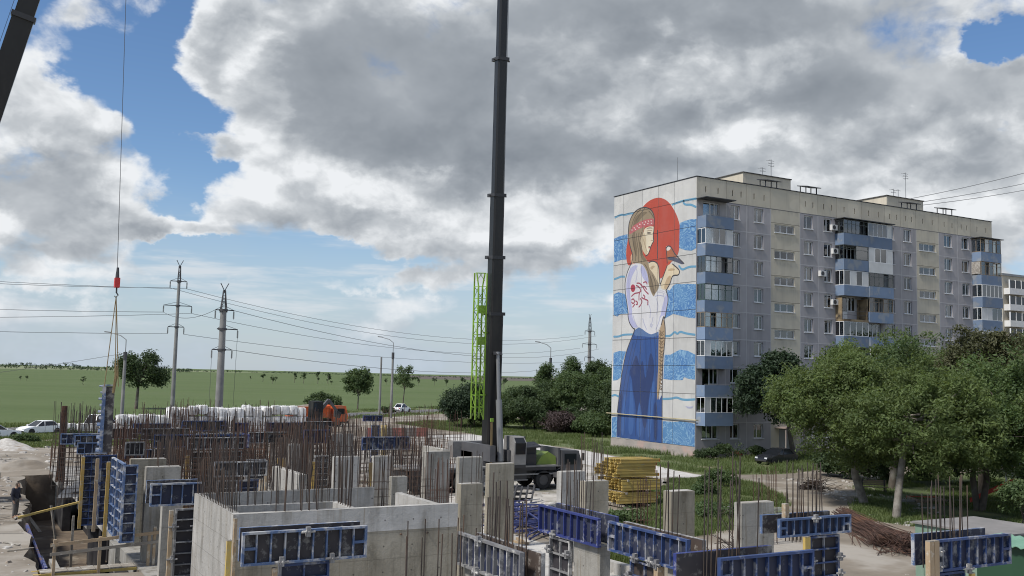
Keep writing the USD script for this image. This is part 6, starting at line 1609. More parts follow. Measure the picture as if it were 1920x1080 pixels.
tree('dark glossy tree close before the balconies of the block', (71.2, 69.6, 0), 11.2, (4.3, 3.6, 4.6), 520, 56, .17, 'leaf_dark', 17, .26, (-2.0, .3), .3, rad=.9, lobes=8, skirt=2.2)
tree('dense tree hiding the lower floors between the two stair bays', (80.0, 63.0, 0), 12.2, (5.6, 4.6, 5.2), 560, 54, .18, 'leaf_mid', 18, .28, (0, 0), .3, rad=1.0, lobes=8, skirt=2.0)
tree('tree before the far balconies of the block', (93.5, 59.0, 0), 13.6, (5.8, 4.8, 5.6), 520, 52, .19, 'leaf_fresh', 19, .28, (0, 0), .3, rad=1.0, lobes=8, skirt=2.0)
tree('tree reaching above the others by the far corner of the block', (104.0, 62.0, 0), 16.0, (5.2, 5.0, 6.4), 480, 50, .2, 'leaf_fresh', 20, .28, (0, 0), .3, rad=1.05, lobes=8, skirt=2.0)
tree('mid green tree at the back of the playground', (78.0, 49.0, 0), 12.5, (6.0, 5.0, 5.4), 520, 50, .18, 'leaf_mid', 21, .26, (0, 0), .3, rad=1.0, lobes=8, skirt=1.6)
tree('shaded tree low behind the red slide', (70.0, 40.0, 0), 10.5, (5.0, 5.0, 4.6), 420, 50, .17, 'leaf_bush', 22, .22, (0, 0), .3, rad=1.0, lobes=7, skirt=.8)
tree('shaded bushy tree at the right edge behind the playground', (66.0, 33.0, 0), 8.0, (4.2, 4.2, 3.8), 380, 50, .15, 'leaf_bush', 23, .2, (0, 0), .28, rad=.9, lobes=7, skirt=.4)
tree('young bush at the foot of the lawn trees near the right edge', (49.5, 32.2, 0), 3.0, (1.5, 1.5, 1.3), 110, 50, .10, 'leaf_mid', 24, .06, (0, 0), .2, rad=.45, lobes=5, skirt=.1, name='bush')
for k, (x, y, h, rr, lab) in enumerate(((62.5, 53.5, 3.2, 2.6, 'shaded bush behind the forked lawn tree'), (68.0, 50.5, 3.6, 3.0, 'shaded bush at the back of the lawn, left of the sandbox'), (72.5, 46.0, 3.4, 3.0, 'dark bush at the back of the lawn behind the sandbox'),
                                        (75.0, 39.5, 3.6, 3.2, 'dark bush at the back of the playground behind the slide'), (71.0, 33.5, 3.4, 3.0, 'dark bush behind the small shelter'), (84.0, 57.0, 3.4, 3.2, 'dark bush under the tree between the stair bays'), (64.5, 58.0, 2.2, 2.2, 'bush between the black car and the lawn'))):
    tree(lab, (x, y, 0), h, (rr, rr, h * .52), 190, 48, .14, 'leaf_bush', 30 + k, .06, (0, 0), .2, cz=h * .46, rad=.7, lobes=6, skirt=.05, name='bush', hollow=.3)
# hedge of trees left of the mural
hedge = [(63.6, 126.5, 6.8, 3.5, 'leaf_dark', 'dark round bush just left of the lime green jib'), 
         (66.2, 127.5, 6.2, 3.2, 'leaf_dark', 'dark bush right behind the lime green jib'), (70.5, 126.5, 5.6, 3.4, 'leaf_mid', 'low mid green bush just right of the boom foot'), (73.2, 122.0, 7.2, 3.6, 'leaf_bush', 'green bush second right of the crane boom'),
         (79.5, 125.0, 11.2, 3.2, 'leaf_mid', 'taller thin crowned tree rising over the hedge'), (77.0, 117.0, 8.4, 4.0, 'leaf_mid', 'leafy bush in the middle of the hedge'), (74.5, 112.5, 4.2, 3.0, 'leaf_bush', 'low leafy bush in the front of the hedge, left'),
         (83.5, 120.0, 10.2, 4.2, 'leaf_bush', 'dense hedge tree left of the third pylon'), (88.0, 122.0, 10.6, 4.4, 'leaf_bush', 'dense hedge tree below the third pylon'), (80.5, 114.0, 8.8, 4.0, 'leaf_mid', 'mid green hedge tree in the front middle'),
         (77.6, 107.5, 7.0, 3.7, 'leaf_bush', 'bushy hedge tree in front of the others'), (80.5, 103.8, 8.2, 3.8, 'leaf_bush', 'hedge tree in front, left of the mural wall'), (84.0, 110.0, 10.4, 4.4, 'leaf_dark', 'dark hedge tree a little left of the mural wall'), (85.5, 102.5, 9.8, 4.2, 'leaf_dark', 'dark hedge tree touching the edge of the mural wall'),
         (92.0, 113.0, 10.6, 4.4, 'leaf_dark', 'dark tree behind the corner of the mural wall'), (70.0, 119.5, 5.4, 3.4, 'leaf_bush', 'bush filling the gap low in the hedge right of the boom'), (75.2, 121.5, 6.0, 3.6, 'leaf_mid', 'mid green bush filling the hedge behind the purplish one'), (66.8, 123.0, 5.0, 3.0, 'leaf_bush', 'bush in the hedge directly behind the boom foot'), (74.0, 106.5, 3.4, 2.8, 'leaf_mid', 'low green bush at the front foot of the hedge'), (71.2, 111.5, 3.2, 2.6, 'leaf_plum', 'purplish brown bush at the foot of the hedge')]
for k, (x, y, h, rr, mt, lab) in enumerate(hedge):
    h *= 1.12 if h > 5.6 else 1.0
    rr *= 1.15
    tree(lab, (x, y, 0), h, (rr, rr, h * .54), int(260 + 34 * h), 46, .16, mt, 40 + k, .14, (0, 0), .2, cz=h * .46, rad=.85, lobes=9, skirt=.1, hollow=.3)
# trees along the field's edge
tree('round dark tree before the field beside the first lamp post', (28.9, 189.0, 0), 11.6, (4.5, 4.3, 4.4), 300, 40, .22, 'leaf_bush', 60, .3, (.4, 0), .34, cz=6.9, rad=1.15, lobes=7, skirt=2.6)
tree('upright bushy tree between truck and plain post', (72.0, 190.6, 0), 9.6, (2.9, 2.9, 4.4), 200, 44, .22, 'leaf_mid', 61, .16, (.3, 0), .25, rad=.9, lobes=6, skirt=.6)
tree('thin wispy tree right of the tall lamp post', (86.5, 201.0, 0), 10.2, (3.2, 3.0, 3.6), 90, 30, .2, 'leaf_mid', 62, .14, (.6, 0), .4, rad=.8, lobes=6, skirt=3.0, hollow=.6)
tree('dark bush behind the excavator cab', (50.0, 150.0, 0), 4.9, (3.0, 2.6, 2.3), 150, 46, .2, 'leaf_bush', 63, .1, (0, 0), .2, rad=.8, lobes=5, skirt=.2, name='bush')
tree('low bush right of the dump truck', (61.0, 178.0, 0), 3.6, (3.4, 2.6, 1.7), 130, 40, .2, 'leaf_mid', 64, .08, (0, 0), .2, rad=.8, lobes=5, skirt=.2, name='bush')
tree('small leafy branch end at the left edge before the field', (-1.6, 150.0, 0), 6.2, (2.6, 2.4, 2.2), 110, 40, .2, 'leaf_dull', 65, .12, (0, 0), .3, rad=.7, lobes=5, skirt=2.2)
tree('small bush before the plain post', (69.0, 168.0, 0), 1.6, (1.6, 1.2, .8), 40, 40, .14, 'leaf_bush', 66, .04, (0, 0), .2, rad=.5, lobes=4, skirt=.05, name='bush')
for k, (x, y, h) in enumerate(((6.2, 106.0, 1.0), (3.0, 109.0, 1.2), (10.5, 110.5, 1.1))):
    tree(['weedy bush beside the white rubble at left', 'grassy bush before the left white car', 'grassy bush below the white saloon car'][k], (x, y, 0), h, (1.3, 1.0, h * .5), 40, 46, .11, 'leaf_mid', 70 + k, .03, (0, 0), .2, rad=.45, lobes=4, skirt=.03, name='bush')
for k, (x, y, h, rr, lab) in enumerate(((63.0, 72.9, 1.2, 1.3, 'low shrub at the corner below the balconies'), (66.2, 73.2, 1.7, 1.6, 'dark shrub beside the red notice on the plinth'), (69.2, 72.8, 1.3, 1.4, 'shrub between red notice and black car'),
                                        (44.0, 50.0, 1.2, 1.6, 'weed bush right of the beam stack'), (47.8, 53.6, 1.4, 1.6, 'weed bush in the grass patch by the gravel track'), (36.8, 41.5, 1.2, 1.5, 'leafy weed clump behind the stained pylon'), (31.0, 42.2, .8, 1.1, 'weed clump before the beam stack'))):
    tree(lab, (x, y, 0), h, (rr, rr * .8, h * .5), 55, 44, .10, 'leaf_mid' if k > 2 else 'leaf_bush', 80 + k, .03, (0, 0), .2, rad=.42, lobes=4, skirt=.03, name='bush')
# small trees far off on the field's rim
far_t = [(25.9, 499.3, 3.5), (43.8, 417.7, 5), (28.5, 499.2, 4), (95.9, 551.7, 9), (176.9, 677.3, 4), (171.4, 595.9, 5), (182.1, 592.7, 9), (181.2, 572.0, 10), (189.3, 569.4, 10), (195.0, 567.4, 10), (169.2, 617.2, 8), (231.5, 596.6, 6), (242.7, 592.2, 6), (253.5, 565.8, 7), (271.1, 579.8, 8), (269.3, 558.5, 8), (278.6, 553.9, 9), (274.6, 533.5, 8), (252.9, 454.3, 9), (153.1, 538.7, 7), (192.9, 525.7, 3), (183.7, 529.0, 4)]
for k, (x, y, h) in enumerate(far_t):
    tree('small far tree standing alone on the rim of the green field', (x, y, 0), h * .8, (h * (.14 + .12 * ((k * 37) % 10) / 10), h * .2, h * .36), 16, 18, h * .04, 'leaf_bush', 100 + k, h * .016, (0, 0), .35, rad=h * .09, lobes=5, skirt=h * .1, group='small far trees along the rim of the field', hollow=.3)
r_ = np.random.default_rng(5)
cs, rs = [], []
for k in range(520):
    u = r_.random()
    dist = 1750 + 250 * r_.random()
    a_ = YAW - .508 + .194 * u
    hh = 3 + 8 * meshkit.noise(np.array([[u * 14, .3, .1]]), 3)[0] * (1 if u < .7 else .6)
    cs.append((dist * math.sin(a_), dist * math.cos(a_), hh * r_.random() + 1)); rs.append(2.6)
for k in range(360):
    u = r_.random()
    dist = 2300 + 500 * r_.random()
    a_ = YAW - .316 + .338 * u
    hh = 1.5 + 5 * max(0, meshkit.noise(np.array([[u * 25, .3, 9.1]]), 4)[0] - .3)
    cs.append((dist * math.sin(a_), dist * math.cos(a_), hh * r_.random())); rs.append(2.2)
obj('distant_treeline', leaves(np.array(cs), np.array(rs), 9, 1.3, 9), 'leaf_dark', kind='stuff', label='thin dark tree line along the horizon beyond the fields', cat='trees')

# ------------------------------------------------------------------ pylons, posts, wires
mot('pole_concrete', (.215, .215, .21), (.15, .15, .15), 0.6, 0.9, c3=(.26, .255, .245), s3=0.3)
plain('steel_dark', (.05, .05, .055), 0.6)
plain('insulator', (.08, .07, .065), 0.3)


def arm(m, z, w0, w1):
    m.bar((-w0, 0, z), (w1, 0, z), .10, .12).bar((-w0, 0, z), (0, 0, z + .6), .05, .05).bar((w1, 0, z), (0, 0, z + .6), .05, .05)


def power_pylon(label, loc, h, arms, r0, r1, top, rz=0.0):
    t = thing('power_pylon', label, 'power pylon', loc, rz)
    zb = h - top
    obj('mast', MB().tube([(0, 0, -.5), (0, 0, zb)], [r0, r1], 16), 'pole_concrete', t, smooth=40)
    m = MB()
    lattice(m, (0, 0, zb - .3), (0, 0, h - .9), r1 * 1.9, .22, .06, .035, 4)
    m.bar((0, 0, h - 1.0), (-.5, 0, h), .09, .09).bar((0, 0, h - 1.0), (.5, 0, h), .09, .09) if top < 6 else m.tube([(0, 0, h - 1), (0, 0, h)], .06, 5)
    obj('lattice_top', m, 'steel_dark', t)
    for (z, a, b) in arms:
        am = MB(); arm(am, z, a, b)
        ap = obj('cross_arm', am, 'steel_dark', t)
        for x in (-a, b):
            if abs(x) > .8:
                im = MB()
                for q in range(7):
                    im.tube([(x, 0, z - .15 - q * .13), (x, 0, z - .23 - q * .13)], .10, 8)
                im.tube([(x, 0, z), (x, 0, z - 1.15)], .03, 4)
                obj('insulator', im, 'insulator', ap)
        obj('collar', MB().tube([(0, 0, z - .12), (0, 0, z + .12)], r0 * 1.05, 14), 'steel_dark', ap)
    return t


A = dict(p1=(29.3, 157.2), p2=(28.9, 125.1), p3=(152.7, 225.8))
power_pylon('tall slim concrete power pylon with a forked top, left one', (*A['p1'], 0), 24.3, [(21.0, 1.3, 1.2), (17.2, 2.1, 2.1), (13.9, 1.3, 1.1)], .34, .22, 3.2)
power_pylon('thick concrete power pylon with a pointed lattice top', (*A['p2'], 0), 18.4, [(15.0, 1.0, 1.3), (12.6, .7, 1.9), (10.0, 1.2, 1.3)], .52, .38, 3.4)
power_pylon('distant power pylon behind the hedge left of the mural', (*A['p3'], 0), 25.2, [(20.4, 2.1, 2.2), (16.8, 3.2, 3.2), (13.2, 2.1, 2.1)], .56, .42, 4.6, .3)


def lamp_post(label, loc, h, r, armlen, az, lamp=True, hh=None):
    t = thing('street_lamp' if lamp else 'concrete_post', label, 'street lamp' if lamp else 'post', loc)
    hp = h - (2.6 if lamp else 0)
    obj('post', MB().tube([(0, 0, -.3), (0, 0, hp)], [r, r * .72], 10), 'pole_concrete', t, smooth=40)
    if lamp:
        dx, dy = math.sin(az), math.cos(az)
        a = obj('lamp_arm', MB().tube([(0, 0, hp - .9), (0, 0, h - .9), (dx * armlen * .35, dy * armlen * .35, h - .35), (dx * armlen, dy * armlen, h)], .06, 6), 'metal_grey', t)
        obj('arm_clamp', MB().tube([(0, 0, hp - 1.0), (0, 0, hp + .05)], r * .95, 10), 'steel_dark', a)
        e = np.array([dx, dy, .12])
        p = np.array([dx * armlen, dy * armlen, h])
        obj('lamp_head', hullmb([p + e * s + np.array([-dy, dx, 0]) * q + np.array([0, 0, z]) for s in (-.1, .7) for q in (-.14, .14) for z in (-.06, .1)]), 'metal_grey', t)
    return t


lamp_post('street lamp on a concrete post beside the round tree', (19.6, 139.6, 0), 12.1, .26, 2.2, YAW - 1.6)
lamp_post('tall street lamp between truck and crane, arm to the left', (64.4, 154.6, 0), 13.6, .24, 2.0, YAW - 1.5)
lamp_post('street lamp showing its bent arm above the hedge', (85.1, 137.2, 0), 13.2, .24, 1.9, YAW - 1.5)
lamp_post('plain grey post without lamp, left of the tall street lamp', (66.5, 165.0, 0), 10.4, .22, 0, 0, lamp=False)
obj('cap_arm', MB().tube([(66.5, 165, 10.3), (66.9, 164.8, 10.7)], .05, 5), 'metal_grey', '/World/concrete_post')


def wire(label, a, b, sag, r=.03, group='power lines between the pylons'):
    a, b = np.array(a, float), np.array(b, float)
    t_ = np.linspace(0, 1, 25)[:, None]
    p = a + (b - a) * t_ - np.array([0, 0, 1.0]) * sag * 4 * t_ * (1 - t_)
    o = obj('power_line', MB().tube(p, r, 4, False), 'cable', None, label=label, cat='power line', group=group)


P1, P2, P3 = np.array([*A['p1'], 0]), np.array([*A['p2'], 0]), np.array([*A['p3'], 0])
Lf = np.array([-70.0, 150.0, 0]); Lf2 = np.array([-70.0, 120.0, 0])
wire('upper power line running left from the slim pylon out of the picture', P1 + (-1.3, 0, 19.9), Lf + (0, 0, 21.6), 2.0)
wire('second upper power line just above it, left of the slim pylon', P1 + (1.2, 0, 19.9), Lf + (0, 12, 22.6), 1.6)
wire('power line from the middle arm of the slim pylon to the left edge', P1 + (-2.1, 0, 16.1), Lf + (0, 0, 16.6), 1.4)
wire('slanting power line from the slim pylon dropping to the left edge', P1 + (2.1, 0, 16.1), Lf + (0, 9, 13.0), 1.4)
wire('lowest power line left of the slim pylon', P1 + (-1.3, 0, 12.8), Lf + (0, 0, 12.2), .8)
wire('top power line from slim pylon to the distant pylon', P1 + (1.2, 0, 19.9), P3 + (-2.1, 0, 19.2), 4.0)
wire('upper arm power line between slim and distant pylon, second one', P1 + (-1.3, 0, 19.9), P3 + (2.2, 0, 19.2), 5.0)
wire('middle arm power line between slim and distant pylon', P1 + (2.1, 0, 16.1), P3 + (-3.2, 0, 15.6), 3.5)
wire('lower arm power line between slim and distant pylon', P1 + (1.1, 0, 12.8), P3 + (-2.1, 0, 12.0), 2.0)
wire('power line from the thick pylon to the distant pylon, upper', P2 + (1.3, 0, 15.0), P3 + (3.2, 0, 15.6), 4.0)
wire('power line from the thick pylon to the distant pylon, lowest', P2 + (1.3, 0, 10.0), P3 + (2.1, 0, 12.0), 3.0)
wire('short jumper line between slim and thick pylon', P1 + (-2.1, 0, 16.1), P2 + (-1.0, 0, 15.0), 1.0)
wire('drop wire hanging beside the thick pylon', P2 + (1.9, 0, 12.6), P2 + (1.8, .2, 1.5), 0.05, .02)
wire('drop wire hanging left of the thick pylon', P2 + (-1.2, 0, 10.0), P2 + (-1.15, .2, 1.5), 0.05, .02)
wire('thin wire sloping down from the first street lamp to the left', (19.6, 139.6, 9.4), (-30, 175, 2.0), 1.0, .025)
for k, (z0, z1) in enumerate(((30.6, 34.5), (30.2, 33.0), (30.0, 32.4))):
    wire(['topmost', 'middle', 'lowest'][k] + ' of three cables rising right from the roof of the block', (101.5 + k, 80, z0), (150, 74, z1 + 11.0 - k), .8, .03, 'cables over the roof')
    
# ------------------------------------------------------------------ far apartment block at the right edge
fb = thing('apartment_building', 'distant pale apartment block with white balconies at the right edge', 'apartment building', (162.2, 108.5, 0))
obj('wall', box(0, 0, 0, 34, 13, 27.6), 'wall_beige', fb)
obj('roof_edge', box(-.2, -.2, 27.6, 34.2, 13.2, 28.0), 'metal_grey', fb)
for fl in range(9):
    z = 1 + fl * 2.9
    for x in (.4, 13.0, 25.0):
        b = obj('balcony', box(x, -1.2, z, x + 5.2, -.01, z + 1.1), 'panel_white', fb)
        obj('glazing', box(x + .1, -1.1, z + 1.12, x + 5.1, -1.05, z + 2.5), 'car_glass', b)
        obj('glazing_frame', MB().box(x, -1.2, z + 1.1, x + .1, -1.0, z + 2.6).box(x + 1.7, -1.2, z + 1.1, x + 1.78, -1.0, z + 2.6).box(x + 3.4, -1.2, z + 1.1, x + 3.48, -1.0, z + 2.6).box(x + 5.1, -1.2, z + 1.1, x + 5.2, -1.0, z + 2.6), 'frame_white', b)
    for x in (7.0, 10.2, 19.6, 22.4, 31.6):
        w = obj('window', MB().box(x, -.06, z + 1, x + 1.5, -.01, z + 1.1).box(x, -.06, z + 2.35, x + 1.5, -.01, z + 2.45).box(x, -.06, z + 1.1, x + .1, -.01, z + 2.35).box(x + .7, -.06, z + 1.1, x + .8, -.01, z + 2.35).box(x + 1.4, -.06, z + 1.1, x + 1.5, -.01, z + 2.35), 'frame_white', fb)
        obj('pane', box(x + .1, -.04, z + 1.1, x + 1.4, -.012, z + 2.35), 'car_glass', w)

# ------------------------------------------------------------------ stacks and piles on the site
bm0 = None
nb = 0
for lay in range(11):
    zz = .28 + lay * .212 + (.12 if lay > 2 else 0) + (.14 if lay > 5 else 0)
    nrow = 12 if lay < 9 else 8
    for k in range(nrow):
        lab = 'yellow formwork beam lying in the tall stack on the grass'
        loc = (34.15 + random.gauss(0, .11) + (.25 if lay in (3, 4, 5) else 0), 47.3 + k * .215 + random.gauss(0, .03), zz + random.uniform(0, .012))
        t = thing('formwork_timber', lab, 'timber', loc, random.gauss(-.05, .01), 'yellow formwork beams in the stack')
        if nb < 2:
            L_b = 2.75 if nb == 0 else 2.62
            obj('flange', MB().box(0, -.04, 0, L_b, .04, .05), 'timber_yellow', t)
            obj('flange', MB().box(0, -.04, .145, L_b, .04, .195), 'timber_yellow', t)
            obj('web', MB().box(.01, -.005, .05, L_b - .01, .005, .145), 'timber_yellow', t)
            obj('end_cap', MB().box(L_b + .001, -.042, -.002, L_b + .02, .042, .197), 'truck_orange', t)
            if nb == 0: bm0 = [t]
            else: bm0.append(t)
        else:
            t.GetReferences().AddInternalReference(bm0[nb % 2].GetPath()); t.SetInstanceable(True)
        nb += 1
for k, (x, z) in enumerate(((34.5, .14), (36.3, .14), (34.7, .88), (36.2, .88), (34.8, 1.62), (36.1, 1.62))):
    waler(['low left', 'low right', 'middle left', 'middle right', 'upper left', 'upper right'][k] + ' packing timber between layers of the yellow beam stack', (x, 47.15, z), (x, 49.9, z - .01), .11, .11, 'timber_grey', None, 'packing_timber', 'timber')

# blue steel props in a heap
pr0 = None
for k in range(64):
    x, y = 24.3 + random.uniform(0, 2.6), 40.2 + random.uniform(0, 5.2)
    a = random.gauss(-.25, .35) if k % 4 else random.uniform(.6, 1.6)
    t = thing('steel_prop', 'blue steel prop lying in the tangled heap left of the royal blue panel', 'steel prop', (x, y, .12 + .9 * random.random() * (1 - abs(x - 25.6) / 3)), a, 'blue steel props in the heap')
    if pr0 is None:
        obj('tube', MB().bar((-1.5, 0, 0), (1.4, 0, .12), .06, .06), 'prop_blue', t)
        obj('inner_tube', MB().tube([(1.3, 0, .115), (2.0, 0, .15)], .022, 6), 'metal_grey', t)
        obj('plate', MB().box(-1.52, -.07, -.07, -1.5, .07, .07), 'prop_blue', t)
        pr0 = t
    else:
        t.GetReferences().AddInternalReference(pr0.GetPath()); t.SetInstanceable(True)
# dark slatted frames leaning behind the props
for k in range(5):
    x, y = 26.0 + k * .55, 46.4 + k * .25
    t = thing('slatted_rack', ['first', 'second', 'third', 'fourth', 'last'][k] + ' of the dark slatted racks leaning behind the blue props, from the left', 'rack', (x, y, .1), .9)
    m = MB()
    for q in (0, 1.0):
        m.bar((0, q, 0), (2.0, q, 1.25), .09, .12)
    obj('side_bar', m, 'crane_dark', t)
    for q in range(5):
        obj('slat', MB().bar((.2 + q * .4, 0, .1 + q * .25), (.2 + q * .4, 1.0, .1 + q * .25), .1, .06), 'metal_dark', t)
# long concrete kerb beams lying behind the smeared panel
for k, (x, y, L_k, lab) in enumerate(((22.9, 33.6, 6.2, 'long pale concrete beam lying along the slab edge, nearer'), (23.5, 30.2, 3.6, 'short pale concrete beam lying near the pile of twigs'))):
    t = thing('concrete_beam', lab, 'beam', (x, y, 0), -math.pi / 2 + .08)
    obj('body', MB().box(0, -.18, 0, L_k, .18, .42), 'concrete_white', t); obj('lifting_eye', MB().tube([(L_k * .4, 0, .4), (L_k * .4 + .08, 0, .52), (L_k * .4 + .16, 0, .4)], .015, 5), 'rust', t)
# boards on the slab
bd0 = None
for k in range(26):
    x, y = random.uniform(16.2, 22.2), random.uniform(22.5, 36.0)
    t = thing('board', 'weathered board lying on the pale slab right of the core', 'board', (x, y, .03 + .035 * (k % 3)), random.choice([0, math.pi / 2]) + random.gauss(0, .2), 'loose boards on the slab')
    if bd0 is None:
        obj('plank', MB().box(-1.1, -.08, 0, 1.1, .08, .03), 'timber_grey', t); bd0 = t
    else:
        t.GetReferences().AddInternalReference(bd0.GetPath()); t.SetInstanceable(True)
# rusty rebar in long piles
def rebar_pile(label, loc, L_p, w, h, n, rz, seed, mat='rust', curl=.25):
    r = np.random.default_rng(seed)
    t = thing('rebar_pile', label, 'rebar pile', loc, rz)
    mm = [MB() for _ in range(4)]
    for k in range(n):
        y = r.normal(0, w / 2.6); z = .02 + h * max(0, 1 - (y / w) ** 2 * 2) * r.random()
        x0 = r.uniform(-.5, .6); d = r.normal(0, .06, 2)
        pts = [(x0, y, z), (x0 + L_p * .5, y + d[0] * 3, z * r.uniform(.7, 1.1)), (x0 + L_p, y + d[1] * 8, max(.02, z + r.normal(0, curl)))]
        mm[k % 4].tube(pts, .016, 4, False)
    for q in mm:
        obj('bar_bundle', q, mat, t, kind='stuff')
    return t


rebar_pile('long rust brown rebar pile behind the T shaped formwork', (44.2, 39.6, 0), 9.5, 1.1, .65, 300, -2.165, 31, curl=.05)
rebar_pile('curled ends of rusty rebar before the green shed', (39.0, 31.6, 0), 2.2, 1.2, .7, 90, -2.2, 32, curl=.3)
rebar_pile('few rusty bars lying on the tan dirt right of the twig heap', (37.5, 37.5, 0), 3.4, 1.0, .1, 14, -.35, 33, curl=.02)
rebar_pile('dark heap of bent bars behind the ten celled blue panel', (27.6, 29.2, 0), 1.6, 1.1, 1.35, 200, 1.2, 34, 'rebar_dark', .5)
rebar_pile('tangle of scrap bars on the gravel before the trees', (53.2, 50.8, 0), 2.0, 1.0, .7, 90, .3, 35, 'rebar_dark', .4)
rebar_pile('pale rods and scrap leaning in the weeds behind the stained pylon', (38.6, 43.2, .1), 3.2, .5, .5, 18, -.7, 36, 'metal_grey', .15)
# green sheds
mot('shed_green', (.11, .19, .135), (.22, .29, .24), 0.9, 0.8, c3=(.06, .13, .08), s3=0.5, stretch=(1, 1, .4))
mot('shed_dark', (.020, .062, .032), (.016, .05, .026), 0.6, 0.55)
mot('shed_roof', (.21, .20, .195), (.15, .145, .14), 0.7, 0.9)
mot('roof_mint', (.16, .30, .22), (.12, .24, .17), 0.8, 0.6)
sh = thing('green_shed', 'weathered light green shed with flat grey felt roof', 'shed', (33.7, 22.9, 0))
obj('side_wall', box(0, 0, 0, .08, 3.6, 2.12), 'shed_green', sh)
obj('rear_wall', box(.082, 3.52, 0, 3.7, 3.6, 2.1), 'shed_green', sh)
obj('end_wall', box(3.62, 0, 0, 3.7, 3.51, 2.1), 'shed_green', sh)
obj('front_wall', box(.082, 0, 0, 3.61, .08, 2.1), 'shed_green', sh)
for k in range(6):
    obj('wall_batten', box(-.03, .2 + k * .6, 0, -.001, .26 + k * .6, 2.1), 'shed_green', sh)
obj('roof', box(-.1, -.1, 2.125, 3.8, 3.7, 2.2), 'shed_roof', sh)
sh2 = thing('green_shed', 'dark green smooth walled shed with mint corrugated roof edge, right bottom corner', 'shed', (32.0, 18.4, 0))
obj('side_wall', box(0, -2.4, 0, .1, 4.2, 2.15), 'shed_dark', sh2)
obj('rear_wall', box(.102, 4.1, 0, 3.0, 4.2, 2.15), 'shed_dark', sh2)
obj('front_wall', box(.102, -2.4, 0, 3.0, -2.3, 2.15), 'shed_dark', sh2)
m = MB()
xs = np.linspace(-.25, 1.6, 8); ys_ = np.linspace(-2.6, 4.4, 70)
for side, off in ((1, 0),):
    top_ = [[(x, y, 2.22 + (x + .25) * .04 + .035 * math.sin(y * 18)) for x in xs] for y in ys_]
    bot_ = [[(x, y, 2.19 + (x + .25) * .04 + .035 * math.sin(y * 18)) for x in xs] for y in ys_]
V = np.array(top_ + bot_).reshape(-1, 3); nx_, ny_ = len(xs), len(ys_)
F = []
for b_ in (0, 1):
    for j in range(ny_ - 1):
        for i in range(nx_ - 1):
            a = b_ * nx_ * ny_ + j * nx_ + i
            F += [(a, a + 1, a + nx_ + 1), (a, a + nx_ + 1, a + nx_)]
for j in range(ny_ - 1):
    a = j * nx_; b_ = a + nx_ * ny_
    F += [(a, a + nx_, b_ + nx_), (a, b_ + nx_, b_)]
m.add(V, np.array(F))
obj('roof_sheet', m, 'roof_mint', sh2)
# park: bench, sand box, slide, shelter
def bench(label, loc, rz):
    t = thing('park_bench', label, 'bench', loc, rz)
    for k in range(4):
        obj('seat_slat', box(-.9, -.2 + k * .11, .44, .9, -.11 + k * .11, .48), 'frame_brown', t)
    for k in range(3):
        obj('back_slat', box(-.9, .26, .56 + k * .13, .9, .29, .66 + k * .13), 'frame_brown', t)
    for x in (-.75, .75):
        obj('leg', MB().box(x - .04, -.2, 0, x + .04, -.14, .44).box(x - .04, .2, 0, x + .04, .26, .95), 'metal_dark', t)
bench('brown slatted bench on the lawn beside the pale forked tree', (56.3, 47.6, 0), -.6)
bench('low dark bench in shade at the right edge of the lawn', (54.0, 34.2, 0), -.7)
sb = thing('sandbox', 'low sandbox with a red edge on the shaded lawn', 'sandbox', (56.4, 43.4, 0), -.55)
for k, (x0, y0, x1, y1, mt) in enumerate(((-1.0, -1.0, 1.0, -.9, 'frame_brown'), (-1.0, .9, 1.0, 1.0, 'stripe_red'), (-1.0, -.899, -.9, .899, 'frame_brown'), (.9, -.899, 1.0, .899, 'frame_brown'))):
    obj('edge_board', box(x0, y0, 0, x1, y1, .2), mt, sb)
obj('sand', box(-.89, -.89, .0, .89, .89, .12), 'dirt', sb)
sd = thing('playground_slide', 'red playground slide behind the twin trunked tree', 'slide', (58.6, 38.6, 0), 2.2)
obj('chute', MB().bar((0, 0, 1.7), (2.6, 0, .25), .5, .04).bar((0, -.26, 1.8), (2.6, -.26, .35), .04, .2).bar((0, .26, 1.8), (2.6, .26, .35), .04, .2), 'stripe_red', sd)
obj('ladder', MB().bar((-.7, -.22, 0), (0, -.22, 1.75), .05, .05).bar((-.7, .22, 0), (0, .22, 1.75), .05, .05), 'metal_grey', sd)
for k in range(5):
    obj('rung', MB().bar((-.58 + k * .13, -.22, .3 + k * .32), (-.58 + k * .13, .22, .3 + k * .32), .035, .035), 'metal_grey', sd)
sp = thing('play_shelter', 'small shelter with a blue roof in the shade at right', 'shelter', (62.5, 40.4, 0), .4)
for x in (-1, 1):
    for y in (-1, 1):
        obj('post', MB().tube([(x, y, 0), (x, y, 2.4)], .06, 6), 'stripe_white', sp)
obj('roof', hullmb([(-1.4, -1.4, 2.4), (1.4, -1.4, 2.4), (1.4, 1.4, 2.4), (-1.4, 1.4, 2.4), (0, 0, 3.1)]), 'form_royal', sp)
ph = thing('park_kerb', 'thin pale kerb line of the park path', 'kerb', (52, 41, 0))
obj('kerb', MB().bar((2.0, 3.0, .06), (14.0, -2.0, .06), .2, .14), 'concrete_white', ph)
plain('banner_red', (.34, .13, .11), 0.8)
bn = thing('barrier_banner', 'red and white barrier tape mesh beyond the rebar at centre', 'barrier', (41.5, 106.5, 0), -.05)
for k in range(5):
    obj('mesh_panel', box(k * 1.5, -.02, .2, k * 1.5 + 1.46, .02, 1.25), 'banner_red' if k % 2 == 0 else 'crane_light', bn)
    obj('post', box(k * 1.5 - .04, -.05, 0, k * 1.5 + .0, .05, 1.35), 'metal_grey', bn)
